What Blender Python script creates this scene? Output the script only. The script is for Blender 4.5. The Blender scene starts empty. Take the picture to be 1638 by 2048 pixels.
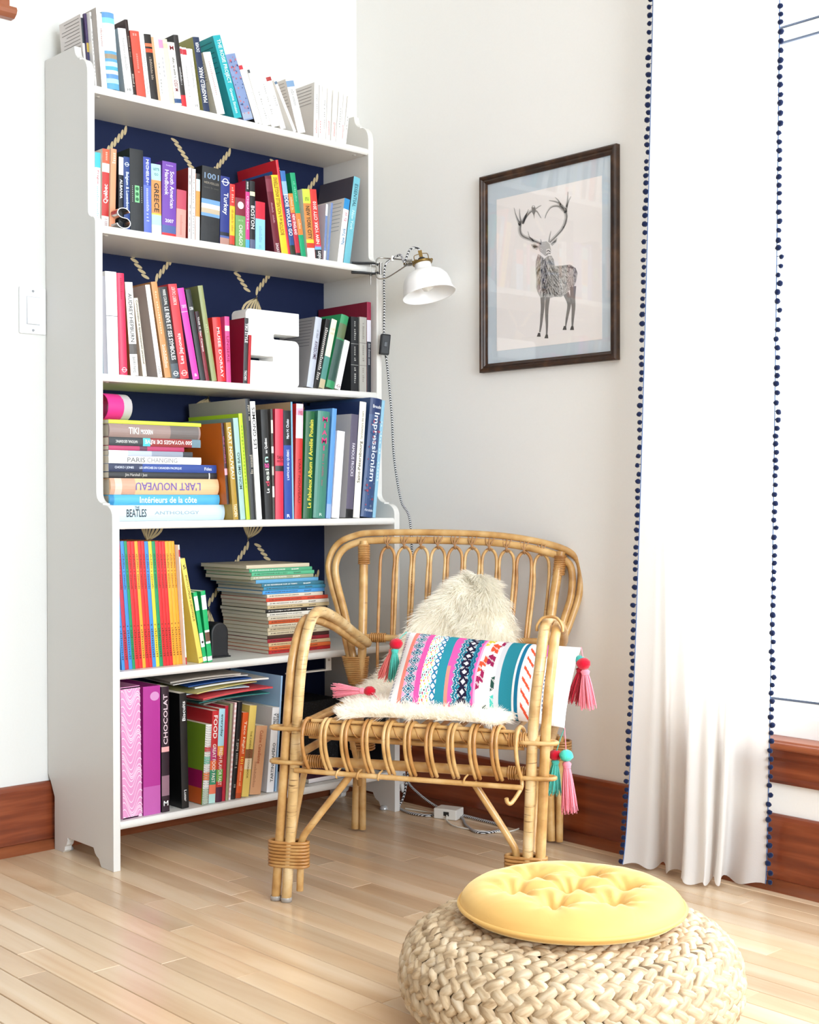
import bpy, bmesh, math, random
from mathutils import Vector, Matrix, noise

D = bpy.data
SC = bpy.context.scene
COL = SC.collection
PI = math.pi
random.seed(7)

# ------------------------------------------------------------------ camera, sky, light, exposure
cam_d = D.cameras.new('camera')
cam = D.objects.new('camera', cam_d)
COL.objects.link(cam)
CAM_POS = Vector((-1.593, -3.059, 0.8619))
CAM_YAW, CAM_PITCH, CAM_ROLL = 0.7448, -0.0092, -0.0018
FOCAL_PX = 2679.56
cam_d.sensor_fit = 'VERTICAL'
cam_d.sensor_height = 36.0
cam_d.sensor_width = 36.0 * 1638 / 2048
cam_d.lens = FOCAL_PX / 2048 * 36.0
cam_d.clip_start = 0.02
cam_d.clip_end = 60
_f = Vector((math.sin(CAM_YAW) * math.cos(CAM_PITCH), math.cos(CAM_YAW) * math.cos(CAM_PITCH), math.sin(CAM_PITCH)))
_r = Vector((math.cos(CAM_YAW), -math.sin(CAM_YAW), 0))
_u = _r.cross(_f)
_c, _s = math.cos(CAM_ROLL), math.sin(CAM_ROLL)
_r, _u = _r * _c + _u * _s, _u * _c - _r * _s
cam.matrix_world = Matrix(((_r.x, _u.x, -_f.x, CAM_POS.x), (_r.y, _u.y, -_f.y, CAM_POS.y), (_r.z, _u.z, -_f.z, CAM_POS.z), (0, 0, 0, 1)))
SC.camera = cam

world = D.worlds.new('overcast_sky')
SC.world = world
world.use_nodes = True
bg = world.node_tree.nodes['Background']
bg.inputs[0].default_value = (0.88, 0.95, 1.0, 1)
bg.inputs[1].default_value = 3.6


def area_light(name, loc, target, sx, sy, power, color):
    l = D.lights.new(name, 'AREA')
    l.shape = 'RECTANGLE'
    l.size, l.size_y = sx, sy
    l.energy = power
    l.color = color
    o = D.objects.new(name, l)
    COL.objects.link(o)
    o.location = loc
    o.rotation_euler = (Vector(target) - Vector(loc)).to_track_quat('-Z', 'Y').to_euler()
    return o


# daylight entering by the tall window in the side wall and the windows behind the photographer
area_light('daylight_side_window', (1.62, -3.05, 1.42), (-1.0, -2.3, 0.75), 3.0, 1.9, 60, (0.82, 0.92, 1.0))
area_light('daylight_rear_windows', (-0.9, -5.9, 1.6), (0.4, 0.0, 1.0), 2.4, 1.9, 180, (0.82, 0.92, 1.0))

SC.view_settings.view_transform = 'Standard'
SC.view_settings.look = 'None'
SC.view_settings.gamma = 1.0
SC.view_settings.use_curve_mapping = False
SC.view_settings.exposure = 0.15
SC.cycles.use_denoising = True
SC.cycles.max_bounces = 14
SC.cycles.diffuse_bounces = 12
SC.cycles.adaptive_threshold = 0.02
SC.cycles.transparent_max_bounces = 16
SC.cycles.sample_clamp_indirect = 8.0

# ------------------------------------------------------------------ helpers


def lin(h):
    if isinstance(h, (tuple, list)):
        return tuple(h)
    h = h.lstrip('#')
    out = []
    for i in (0, 2, 4):
        c = int(h[i:i + 2], 16) / 255
        out.append(c / 12.92 if c <= 0.04045 else ((c + 0.055) / 1.055) ** 2.4)
    return tuple(out)


_mats = {}


def new_mat(name):
    m = D.materials.new(name)
    m.use_nodes = True
    nt = m.node_tree
    return m, nt, nt.nodes['Principled BSDF']


def plain(hexcol, rough=0.5, metal=0.0, spec=0.4, coat=0.0, vary=0.0, bump=0.0, bscale=60.0, trans=0.0, sheen=0.0):
    """a simple painted / printed / dyed surface with optional fine mottling and relief"""
    key = (str(hexcol), rough, metal, spec, coat, vary, bump, bscale, trans, sheen)
    if key in _mats:
        return _mats[key]
    m, nt, b = new_mat('surface_' + str(hexcol).strip('#'))
    c = lin(hexcol)
    b.inputs['Base Color'].default_value = (*c, 1)
    b.inputs['Roughness'].default_value = rough
    b.inputs['Metallic'].default_value = metal
    b.inputs['Specular IOR Level'].default_value = spec
    b.inputs['Coat Weight'].default_value = coat
    b.inputs['Sheen Weight'].default_value = sheen
    b.inputs['Transmission Weight'].default_value = trans
    if vary or bump:
        tc = nt.nodes.new('ShaderNodeTexCoord')
        nz = nt.nodes.new('ShaderNodeTexNoise')
        nz.inputs['Scale'].default_value = bscale
        nz.inputs['Detail'].default_value = 4
        nt.links.new(tc.outputs['Object'], nz.inputs['Vector'])
        if vary:
            mx = nt.nodes.new('ShaderNodeMix')
            mx.data_type = 'RGBA'
            nt.links.new(nz.outputs['Fac'], mx.inputs['Factor'])
            mx.inputs['A'].default_value = (*[v * (1 - vary) for v in c], 1)
            mx.inputs['B'].default_value = (*[min(1, v * (1 + vary)) for v in c], 1)
            nt.links.new(mx.outputs['Result'], b.inputs['Base Color'])
        if bump:
            bp = nt.nodes.new('ShaderNodeBump')
            bp.inputs['Strength'].default_value = bump
            bp.inputs['Distance'].default_value = 0.002
            nt.links.new(nz.outputs['Fac'], bp.inputs['Height'])
            nt.links.new(bp.outputs['Normal'], b.inputs['Normal'])
    _mats[key] = m
    return m


def ramp_mat(name, stops, scale, stretch, rough=0.5, bump=0.0, rnd=0.0, detail=5, coat=0.0, dist=0.0, spec=0.4, bdist=0.0015):
    """procedural grain: stretched noise through a colour ramp; rnd shifts tone from piece to piece"""
    m, nt, b = new_mat(name)
    tc = nt.nodes.new('ShaderNodeTexCoord')
    mp = nt.nodes.new('ShaderNodeMapping')
    mp.inputs['Scale'].default_value = stretch
    nz = nt.nodes.new('ShaderNodeTexNoise')
    nz.inputs['Scale'].default_value = scale
    nz.inputs['Detail'].default_value = detail
    nz.inputs['Distortion'].default_value = dist
    cr = nt.nodes.new('ShaderNodeValToRGB')
    els = cr.color_ramp.elements
    els[0].position, els[0].color = stops[0][0], (*lin(stops[0][1]), 1)
    els[1].position, els[1].color = stops[-1][0], (*lin(stops[-1][1]), 1)
    for p, h in stops[1:-1]:
        e = els.new(p)
        e.color = (*lin(h), 1)
    nt.links.new(tc.outputs['Object'], mp.inputs['Vector'])
    last = cr.outputs['Color']
    if rnd:
        oi = nt.nodes.new('ShaderNodeObjectInfo')
        ad = nt.nodes.new('ShaderNodeVectorMath')
        ad.operation = 'MULTIPLY_ADD'
        ad.inputs[1].default_value = (37, 91, 53)
        cb = nt.nodes.new('ShaderNodeCombineXYZ')
        for i in range(3):
            nt.links.new(oi.outputs['Random'], cb.inputs[i])
        nt.links.new(cb.outputs[0], ad.inputs[0])
        nt.links.new(mp.outputs[0], ad.inputs[2])
        nt.links.new(ad.outputs[0], nz.inputs['Vector'])
        hv = nt.nodes.new('ShaderNodeHueSaturation')
        mr = nt.nodes.new('ShaderNodeMapRange')
        mr.inputs['To Min'].default_value = 1 - rnd
        mr.inputs['To Max'].default_value = 1 + rnd * 0.6
        nt.links.new(oi.outputs['Random'], mr.inputs['Value'])
        nt.links.new(mr.outputs[0], hv.inputs['Value'])
        nt.links.new(last, hv.inputs['Color'])
        last = hv.outputs['Color']
    else:
        nt.links.new(mp.outputs[0], nz.inputs['Vector'])
    nt.links.new(nz.outputs['Fac'], cr.inputs['Fac'])
    nt.links.new(last, b.inputs['Base Color'])
    b.inputs['Roughness'].default_value = rough
    b.inputs['Coat Weight'].default_value = coat
    b.inputs['Coat Roughness'].default_value = 0.25
    b.inputs['Specular IOR Level'].default_value = spec
    if bump:
        bp = nt.nodes.new('ShaderNodeBump')
        bp.inputs['Strength'].default_value = bump
        bp.inputs['Distance'].default_value = bdist
        nt.links.new(nz.outputs['Fac'], bp.inputs['Height'])
        nt.links.new(bp.outputs['Normal'], b.inputs['Normal'])
    return m


class MB:
    """collects geometry for one mesh object"""

    def __init__(s):
        s.v, s.f, s.m, s.sm = [], [], [], []

    def add(s, verts, faces, mi=0, smooth=False):
        o = len(s.v)
        s.v += [tuple(p) for p in verts]
        s.f += [tuple(i + o for i in f) for f in faces]
        s.m += [mi] * len(faces)
        s.sm += [smooth] * len(faces)
        return s

    def box(s, lo, hi, mi=0):
        x0, y0, z0 = lo
        x1, y1, z1 = hi
        s.add([(x0, y0, z0), (x1, y0, z0), (x1, y1, z0), (x0, y1, z0), (x0, y0, z1), (x1, y0, z1), (x1, y1, z1), (x0, y1, z1)],
              [(0, 3, 2, 1), (4, 5, 6, 7), (0, 1, 5, 4), (1, 2, 6, 5), (2, 3, 7, 6), (3, 0, 4, 7)], mi)
        return s

    def cbox(s, lo, hi, c, mi=0):
        """box with chamfered edges (rounded-looking)"""
        bm = bmesh.new()
        bmesh.ops.create_cube(bm, size=1)
        for v in bm.verts:
            v.co = Vector([(lo[i] + hi[i]) / 2 + v.co[i] * (hi[i] - lo[i]) for i in range(3)])
        bmesh.ops.bevel(bm, geom=bm.edges[:], offset=c, segments=2, profile=0.6, affect='EDGES')
        s.bm(bm, mi)
        return s

    def bm(s, bm, mi=0, smooth=False):
        bm.verts.index_update()
        s.add([v.co[:] for v in bm.verts], [[v.index for v in f.verts] for f in bm.faces], mi, smooth)
        bm.free()
        return s

    def prism(s, pts, a, b, axis, mi=0, smooth=False):
        """2-D outline extruded from a to b along axis (0,1,2); outline order gives outward normals or not, fixed later"""
        n = len(pts)
        def P(p, h):
            q = [p[0], p[1]]
            q.insert(axis, h)
            return tuple(q)
        vs = [P(p, a) for p in pts] + [P(p, b) for p in pts]
        fs = [tuple(range(n - 1, -1, -1)), tuple(range(n, 2 * n))] + [(i, (i + 1) % n, n + (i + 1) % n, n + i) for i in range(n)]
        s.add(vs, fs, mi, smooth)
        return s

    def tube(s, pts, r, seg=8, mi=0, caps=True, closed=False, up=None, flat=1.0):
        pts = [Vector(p) for p in pts]
        n = len(pts)
        rs = r if isinstance(r, (list, tuple)) else [r] * n
        tang = []
        for i in range(n):
            if closed:
                t = pts[(i + 1) % n] - pts[i - 1]
            else:
                t = pts[min(i + 1, n - 1)] - pts[max(i - 1, 0)]
            tang.append(t.normalized() if t.length > 1e-9 else Vector((0, 0, 1)))
        nrm = up or (Vector((0, 0, 1)) if abs(tang[0].z) < 0.9 else Vector((1, 0, 0)))
        nrm = Vector(nrm)
        nrm = (nrm - tang[0] * nrm.dot(tang[0])).normalized()
        vs = []
        for i in range(n):
            t = tang[i]
            nrm = nrm - t * nrm.dot(t)
            nrm = nrm.normalized() if nrm.length > 1e-6 else t.orthogonal().normalized()
            bn = t.cross(nrm)
            for k in range(seg):
                a = 2 * PI * k / seg
                vs.append(pts[i] + (nrm * math.cos(a) + bn * math.sin(a) * flat) * rs[i])
        fs = []
        rng = n if closed else n - 1
        for i in range(rng):
            j = (i + 1) % n
            for k in range(seg):
                k2 = (k + 1) % seg
                fs.append((i * seg + k, i * seg + k2, j * seg + k2, j * seg + k))
        s.add(vs, fs, mi, True)
        if caps and not closed:
            s.add(vs[:seg], [tuple(range(seg - 1, -1, -1))], mi)
            s.add(vs[-seg:], [tuple(range(seg))], mi)
        return s

    def lathe(s, prof, seg=32, mi=0, M=None, smooth=True):
        """profile (r, z) revolved about local z"""
        vs = []
        n = len(prof)
        for k in range(seg):
            a = 2 * PI * k / seg
            for r, z in prof:
                p = Vector((r * math.cos(a), r * math.sin(a), z))
                vs.append(M @ p if M else p)
        fs = []
        for k in range(seg):
            k2 = (k + 1) % seg
            for i in range(n - 1):
                fs.append((k * n + i, k2 * n + i, k2 * n + i + 1, k * n + i + 1))
        s.add(vs, fs, mi, smooth)
        return s

    def sphere(s, c, r, seg=10, rings=6, mi=0, jit=0.0):
        rr = r if isinstance(r, (tuple, list)) else (r, r, r)
        vs = [(c[0], c[1], c[2] + rr[2])]
        for i in range(1, rings):
            for k in range(seg):
                a, b = PI * i / rings, 2 * PI * k / seg
                j = 1 + random.uniform(-jit, jit)
                vs.append((c[0] + rr[0] * j * math.sin(a) * math.cos(b), c[1] + rr[1] * j * math.sin(a) * math.sin(b), c[2] + rr[2] * j * math.cos(a)))
        vs.append((c[0], c[1], c[2] - rr[2]))
        fs = [(0, 1 + k, 1 + (k + 1) % seg) for k in range(seg)]
        for i in range(rings - 2):
            for k in range(seg):
                a, b = 1 + i * seg + k, 1 + i * seg + (k + 1) % seg
                fs.append((a, a + seg, b + seg, b))
        L = len(vs) - 1
        o = 1 + (rings - 2) * seg
        fs += [(o + (k + 1) % seg, o + k, L) for k in range(seg)]
        s.add(vs, fs, mi, True)
        return s

    def mesh(s, name, mats):
        me = D.meshes.new(name)
        me.from_pydata(s.v, [], s.f)
        for m in (mats if isinstance(mats, (list, tuple)) else [mats]):
            me.materials.append(m)
        me.polygons.foreach_set('material_index', s.m)
        me.polygons.foreach_set('use_smooth', s.sm)
        me.update()
        return me

    def build(s, name, mats, parent=None, fix=False):
        me = s.mesh(name, mats)
        if fix:
            bm = bmesh.new()
            bm.from_mesh(me)
            bmesh.ops.recalc_face_normals(bm, faces=bm.faces)
            bm.to_mesh(me)
            bm.free()
        return link(name, me, parent)


def link(name, me, parent=None):
    o = D.objects.new(name, me)
    COL.objects.link(o)
    if parent is not None:
        o.parent = parent
    return o


def tag(o, label, cat, group=None, kind=None):
    o['label'] = label
    if cat:
        o['category'] = cat
    if group:
        o['group'] = group
    if kind:
        o['kind'] = kind
    return o


def struct(o, label=None, cat=None):
    o['kind'] = 'structure'
    if label:
        o['label'] = label
    if cat:
        o['category'] = cat
    return o


def empty(name, loc=(0, 0, 0), rot=(0, 0, 0)):
    o = D.objects.new(name, None)
    o.empty_display_size = 0.05
    COL.objects.link(o)
    o.location = loc
    o.rotation_euler = rot
    return o


def smooth_path(pts, n=6, closed=False):
    """Catmull-Rom through the points"""
    P = [Vector(p) for p in pts]
    out = []
    m = len(P)
    rng = m if closed else m - 1
    for i in range(rng):
        p0 = P[i - 1] if (closed or i > 0) else P[0] * 2 - P[1]
        p1, p2 = P[i], P[(i + 1) % m]
        p3 = P[(i + 2) % m] if (closed or i + 2 < m) else P[-1] * 2 - P[-2]
        for k in range(n):
            t = k / n
            out.append(0.5 * ((2 * p1) + (p2 - p0) * t + (2 * p0 - 5 * p1 + 4 * p2 - p3) * t * t + (3 * p1 - p0 - 3 * p2 + p3) * t ** 3))
    if not closed:
        out.append(P[-1])
    return out


_txt = {}


def text_mesh(s, bold=0.0):
    """flat lettering outline normalised to a 1 x 1 box; returns (verts2d, faces, aspect)"""
    key = (s, bold)
    if key in _txt:
        return _txt[key]
    cu = D.curves.new('lettering_source', 'FONT')
    cu.body = s
    cu.size = 1.0
    cu.resolution_u = 2
    cu.fill_mode = 'FRONT'
    cu.offset = bold
    cu.extrude = 0
    ob = D.objects.new('lettering_source', cu)
    me = ob.to_mesh()
    vs = [(v.co.x, v.co.y) for v in me.vertices]
    fs = [tuple(p.vertices) for p in me.polygons]
    ob.to_mesh_clear()
    D.objects.remove(ob)
    D.curves.remove(cu)
    if not vs:
        _txt[key] = ([], [], 1)
        return _txt[key]
    x0, x1 = min(v[0] for v in vs), max(v[0] for v in vs)
    y0, y1 = min(v[1] for v in vs), max(v[1] for v in vs)
    w, h = max(x1 - x0, 1e-6), max(y1 - y0, 1e-6)
    _txt[key] = ([((v[0] - x0) / w, (v[1] - y0) / h) for v in vs], fs, w / h)
    return _txt[key]

# ------------------------------------------------------------------ the room
XR = 1.015          # side wall with the window
XL = -4.4           # far side of the room
YF = -5.4           # wall behind the photographer
CEIL = 2.62

M_WALL = plain('#E2E2DF', rough=0.75, spec=0.25, vary=0.015, bump=0.05, bscale=180)  # same paint as the side wall, darkened to put dimmer light into the colour
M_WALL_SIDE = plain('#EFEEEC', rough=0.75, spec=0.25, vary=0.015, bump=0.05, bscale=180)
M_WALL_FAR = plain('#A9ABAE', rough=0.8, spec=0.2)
M_CEIL = plain('#F4F3F0', rough=0.8, spec=0.2)
M_TRIM = plain('#F6F6F4', rough=0.35)
M_WOOD_RED = ramp_mat('stained_softwood', [(0.25, '#5A2412'), (0.5, '#7C381C'), (0.72, '#9A5230')], 3.2, (1, 1, 14), rough=0.32, bump=0.12, detail=6, coat=0.25)
M_WOOD_SHOE = ramp_mat('stained_shoe_moulding', [(0.25, '#7C3E22'), (0.75, '#AA6440')], 3.2, (1, 1, 14), rough=0.35, bump=0.08, coat=0.2)
M_PLANK = ramp_mat('maple_strip', [(0.20, '#B08C68'), (0.38, '#CDAD8A'), (0.55, '#DBC0A0'), (0.8, '#E6D2B8')], 1.25, (8, 0.55, 8), rough=0.24, bump=0.06, rnd=0.17, detail=7, dist=0.6, spec=0.5)
M_GAP = plain('#4E3826', rough=0.9)

# floor: bed plus a maple strip floor laid board by board where the camera sees it
PX0, PX1, PY0, PY1, PW = -1.10, XR, -2.45, 0.0, 0.0575


def floor_far_mat():
    m, nt, b = new_mat('maple_strip_far')
    tc = nt.nodes.new('ShaderNodeTexCoord')
    br = nt.nodes.new('ShaderNodeTexBrick')
    mp = nt.nodes.new('ShaderNodeMapping')
    mp.inputs['Rotation'].default_value = (0, 0, PI / 2)
    br.inputs['Scale'].default_value = 1
    br.inputs['Brick Width'].default_value = 0.9
    br.inputs['Row Height'].default_value = PW
    br.inputs['Mortar Size'].default_value = 0.0008
    br.inputs['Color1'].default_value = (*lin('#CFB79C'), 1)
    br.inputs['Color2'].default_value = (*lin('#DAC8B0'), 1)
    br.inputs['Mortar'].default_value = (*lin('#7E5F44'), 1)
    nt.links.new(tc.outputs['Object'], mp.inputs['Vector'])
    nt.links.new(mp.outputs[0], br.inputs['Vector'])
    nt.links.new(br.outputs['Color'], b.inputs['Base Color'])
    b.inputs['Roughness'].default_value = 0.26
    return m


mb = MB()
mb.box((PX0, PY0, -0.06), (PX1, PY1, -0.012), 0)
for lo, hi in (((XL, YF, -0.06), (PX0, 0, 0)), ((PX0, YF, -0.06), (XR, PY0, 0))):
    mb.box(lo, hi, 1)
floor = struct(mb.build('floor', [M_GAP, floor_far_mat()]), 'pale maple strip floor running along the window wall', 'floor')


def plank_mesh():
    m = MB()
    w, h, c = PW - 0.0013, 0.012, 0.0011
    m.add([(0, 0, -h), (w, 0, -h), (w, 1, -h), (0, 1, -h), (0, 0, -c), (w, 0, -c), (w, 1, -c), (0, 1, -c),
           (c, 0.0006, 0), (w - c, 0.0006, 0), (w - c, 0.9994, 0), (c, 0.9994, 0)],
          [(0, 3, 2, 1), (0, 1, 5, 4), (1, 2, 6, 5), (2, 3, 7, 6), (3, 0, 4, 7), (4, 5, 9, 8), (5, 6, 10, 9), (6, 7, 11, 10), (7, 4, 8, 11), (8, 9, 10, 11)])
    return m.mesh('plank', M_PLANK)


pm = plank_mesh()
rp = random.Random(11)
nrow = int(math.ceil((PX1 - PX0) / PW))
for i in range(nrow):
    x = PX1 - PW * (i + 1)
    y = PY1
    first = True
    while y > PY0 + 0.001:
        L = rp.uniform(0.55, 1.5) * (rp.uniform(0.3, 1) if first else 1)
        first = False
        y2 = max(PY0, y - L)
        if y2 - PY0 < 0.25:
            y2 = PY0
        o = link('plank', pm, floor)
        o.location = (x, y2, rp.uniform(-0.0003, 0.0))
        o.scale = (1, y - y2 - 0.0008, 1)
        y = y2

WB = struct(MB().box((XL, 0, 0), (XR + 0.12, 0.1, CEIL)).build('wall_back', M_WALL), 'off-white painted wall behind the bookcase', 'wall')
# side wall with the low window opening
WY0, WY1, WZ0, WZ1 = -4.5, -1.20, 0.33, 2.36
mb = MB()
mb.box((XR, WY1, 0), (XR + 0.12, 0, CEIL))
mb.box((XR, YF, 0), (XR + 0.12, WY0, CEIL))
mb.box((XR, WY0, 0), (XR + 0.12, WY1, WZ0))
mb.box((XR, WY0, WZ1), (XR + 0.12, WY1, CEIL))
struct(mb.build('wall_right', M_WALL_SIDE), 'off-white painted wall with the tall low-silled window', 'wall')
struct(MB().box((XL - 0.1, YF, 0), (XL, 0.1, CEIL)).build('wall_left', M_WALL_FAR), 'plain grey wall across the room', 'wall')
struct(MB().box((-0.86, -1.0, 0), (-0.74, 0.0, CEIL)).build('wall_added_shade', plain('#77797C', rough=0.8, spec=0.2)), 'added unseen grey wall that shades the side of the bookcase', 'wall')  # unseen wall, added to keep light off the bookcase side
mb = MB()
FX0, FX1, FZ0, FZ1 = -2.2, 0.4, 0.55, 2.45
mb.box((XL, YF - 0.1, 0), (FX0, YF, CEIL))
mb.box((FX1, YF - 0.1, 0), (XR + 0.12, YF, CEIL))
mb.box((FX0, YF - 0.1, 0), (FX1, YF, FZ0))
mb.box((FX0, YF - 0.1, FZ1), (FX1, YF, CEIL))
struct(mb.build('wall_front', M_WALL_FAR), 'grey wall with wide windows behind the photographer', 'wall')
struct(MB().box((XL - 0.1, YF - 0.1, CEIL), (XR + 0.12, 0.1, CEIL + 0.08)).build('ceiling', M_CEIL), 'plain white ceiling', 'ceiling')

# baseboards with shoe moulding
BBH = 0.165


def shoe_profile(s):
    pts = [(0, 0), (0.018, 0)]
    for k in range(7):
        a = k / 6 * PI / 2
        pts.append((0.018 * math.cos(a), 0.024 * math.sin(a)))
    return pts


bb = MB()
bb.prism([(0, 0), (-0.016, 0), (-0.016, BBH - 0.012), (-0.012, BBH - 0.003), (-0.006, BBH), (0, BBH)], XL, XR - 0.016, 0, 0)
bo = struct(bb.build('baseboard_back', M_WOOD_RED, fix=True), 'reddish stained baseboard along the bookcase wall', 'baseboard')
MB().prism([(-0.016 - a, b) for a, b in shoe_profile(0)], XL, XR - 0.034, 0, 0, True).build('shoe_moulding', M_WOOD_SHOE, bo, fix=True)
bb = MB()
bb.prism([(XR, 0), (XR - 0.016, 0), (XR - 0.016, BBH - 0.012), (XR - 0.012, BBH - 0.003), (XR - 0.006, BBH), (XR, BBH)], YF, 0, 1, 0)
bo = struct(bb.build('baseboard_right', ramp_mat('stained_softwood_y', [(0.25, '#5A2412'), (0.5, '#7C381C'), (0.72, '#98502E')], 3.2, (1, 1, 14), rough=0.32, bump=0.12, detail=6, coat=0.25), fix=True), 'reddish stained baseboard under the window', 'baseboard')
MB().prism([(XR - 0.016 - a, b) for a, b in shoe_profile(0)], YF, -0.034, 1, 0, True).build('shoe_moulding', M_WOOD_SHOE, bo, fix=True)

# window in the side wall: sashes, panes, stool and apron
win = struct(empty('window_1', (XR, -2.9, WZ0)), 'white framed window with a stained wooden stool and apron', 'window')


def wpart(name, mb_, mats, parent=win, fix=False):
    o = mb_.build(name, mats, None, fix)
    o.parent = parent
    o.matrix_parent_inverse = Matrix.Translation(-Vector((XR, -2.9, WZ0)))
    return o


M_GLASS = D.materials.new('window_glass')
M_GLASS.use_nodes = True
_n = M_GLASS.node_tree
_n.nodes.clear()
_o = _n.nodes.new('ShaderNodeOutputMaterial')
_t = _n.nodes.new('ShaderNodeBsdfTransparent')
_g = _n.nodes.new('ShaderNodeBsdfGlossy')
_g.inputs['Roughness'].default_value = 0.02
_lw = _n.nodes.new('ShaderNodeLayerWeight')
_lw.inputs['Blend'].default_value = 0.12
_fr = _n.nodes.new('ShaderNodeMath')
_fr.operation = 'MULTIPLY_ADD'
_fr.inputs[1].default_value = 0.3
_fr.inputs[2].default_value = 0.02
_n.links.new(_lw.outputs['Facing'], _fr.inputs[0])
_mx = _n.nodes.new('ShaderNodeMixShader')
_n.links.new(_fr.outputs[0], _mx.inputs[0])
_n.links.new(_t.outputs[0], _mx.inputs[1])
_n.links.new(_g.outputs[0], _mx.inputs[2])
_n.links.new(_mx.outputs[0], _o.inputs[0])

nw = 3
ww = (WY1 - WY0) / nw
for k in range(nw):
    a, b = WY0 + k * ww, WY0 + (k + 1) * ww
    f = MB()
    fw = 0.05
    f.cbox((XR + 0.03, a, WZ0), (XR + 0.08, a + fw, WZ1), 0.004)
    f.cbox((XR + 0.03, b - fw, WZ0), (XR + 0.08, b, WZ1), 0.004)
    f.cbox((XR + 0.03, a + fw, WZ0), (XR + 0.08, b - fw, WZ0 + fw), 0.004)
    f.cbox((XR + 0.03, a + fw, WZ1 - fw), (XR + 0.08, b - fw, WZ1), 0.004)
    fo = wpart('window_frame', f, M_TRIM)
    s = MB()
    s.cbox((XR + 0.045, a + fw, WZ0 + fw), (XR + 0.065, b - fw, WZ0 + fw + 0.03), 0.003)
    s.cbox((XR + 0.045, a + fw, 1.885), (XR + 0.065, b - fw, 1.915), 0.003)
    s.cbox((XR + 0.045, a + fw, WZ1 - fw - 0.03), (XR + 0.065, b - fw, WZ1 - fw), 0.003)
    wpart('sash_rail', s, M_TRIM)
    wpart('sash_seal', MB().box((XR + 0.044, a + fw, 1.9155), (XR + 0.05, b - fw, 1.9195)).box((XR + 0.044, a + fw, 1.8805), (XR + 0.05, b - fw, 1.8845)).box((XR + 0.044, a + fw, WZ0 + fw + 0.0302), (XR + 0.05, b - fw, WZ0 + fw + 0.0345)), plain('#566073', rough=0.5))
    wpart('pane', MB().box((XR + 0.053, a + fw, WZ0 + fw + 0.03), (XR + 0.057, b - fw, 1.885)), M_GLASS)
    wpart('pane', MB().box((XR + 0.053, a + fw, 1.915), (XR + 0.057, b - fw, WZ1 - fw - 0.03)), M_GLASS)
st = MB()
pts = [(XR + 0.03, WZ0 - 0.018), (XR - 0.028, WZ0 - 0.018)] + [(XR - 0.028 - 0.009 * math.sin(PI * k / 8), WZ0 - 0.009 - 0.009 * math.cos(PI * k / 8)) for k in range(1, 8)] + [(XR - 0.028, WZ0 + 0.003), (XR + 0.03, WZ0 + 0.003)]
st.prism(pts, WY0 - 0.05, WY1 + 0.05, 1, 0)
wpart('stool', st, ramp_mat('stained_stool', [(0.25, '#7A3418'), (0.75, '#A8603C')], 3.2, (1, 1, 14), rough=0.35, bump=0.08, coat=0.2), fix=True)
ap = MB()
ap.prism([(XR, WZ0 - 0.095), (XR - 0.012, WZ0 - 0.095), (XR - 0.016, WZ0 - 0.088), (XR - 0.012, WZ0 - 0.08), (XR - 0.012, WZ0 - 0.045), (XR - 0.018, WZ0 - 0.037), (XR - 0.018, WZ0 - 0.018), (XR, WZ0 - 0.018)], WY0 - 0.03, WY1 + 0.03, 1, 0)
wpart('apron', ap, M_WOOD_RED, fix=True)
cs = MB()
cs.cbox((XR - 0.02, WY1, WZ0), (XR, WY1 + 0.07, WZ1 + 0.08), 0.004)
cs.cbox((XR - 0.02, WY0 - 0.07, WZ0), (XR, WY0, WZ1 + 0.08), 0.004)
cs.cbox((XR - 0.02, WY0, WZ1), (XR, WY1, WZ1 + 0.08), 0.004)
wpart('casing', cs, M_TRIM)

# stained casing end on the bookcase wall
tr = MB()
tr.cbox((-0.20, -0.018, 2.05), (-0.099, 0.0, CEIL - 0.02), 0.004)
t1 = struct(tr.build('trim_1', M_WOOD_SHOE), 'stained wooden casing ending on a small moulded lip', 'trim')
MB().prism([(0, 2.028), (-0.018, 2.028), (-0.03, 2.036), (-0.034, 2.044), (-0.03, 2.052), (0, 2.052)], -0.21, -0.088, 0, 0).build('lip', M_WOOD_SHOE, t1, fix=True)

# light switch
sw = tag(empty('light_switch', (-0.037, 0, 1.328)), 'white rocker light switch on the wall beside the bookcase', 'light switch')
MB().cbox((-0.035, -0.007, -0.057), (0.035, 0, 0.057), 0.003).build('cover_plate', plain('#F4F5F7', rough=0.3), sw)
MB().box((-0.0175, -0.0078, -0.0345), (0.0175, -0.0069, 0.0345)).build('surround', plain('#C9CBD0', rough=0.4), sw)
MB().add([(-0.0162, -0.012, -0.033), (0.0162, -0.012, -0.033), (0.0162, -0.007, -0.033), (-0.0162, -0.007, -0.033), (-0.0162, -0.0085, 0.033), (0.0162, -0.0085, 0.033), (0.0162, -0.007, 0.033), (-0.0162, -0.007, 0.033)],
         [(0, 1, 5, 4), (1, 2, 6, 5), (2, 3, 7, 6), (3, 0, 4, 7), (4, 5, 6, 7), (0, 3, 2, 1)]).build('rocker', plain('#EFEFF2', rough=0.25), sw)
for z in (-0.048, 0.048):
    MB().lathe([(0, -0.0088), (0.003, -0.0084), (0.0034, -0.006)], 10, M=Matrix.Translation((0, 0, z)) @ Matrix.Rotation(PI / 2, 4, 'X') @ Matrix.Scale(-1, 4, (0, 0, 1))).build('screw', plain('#B8BAC0', rough=0.3, metal=0.6), sw, fix=True)

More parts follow.
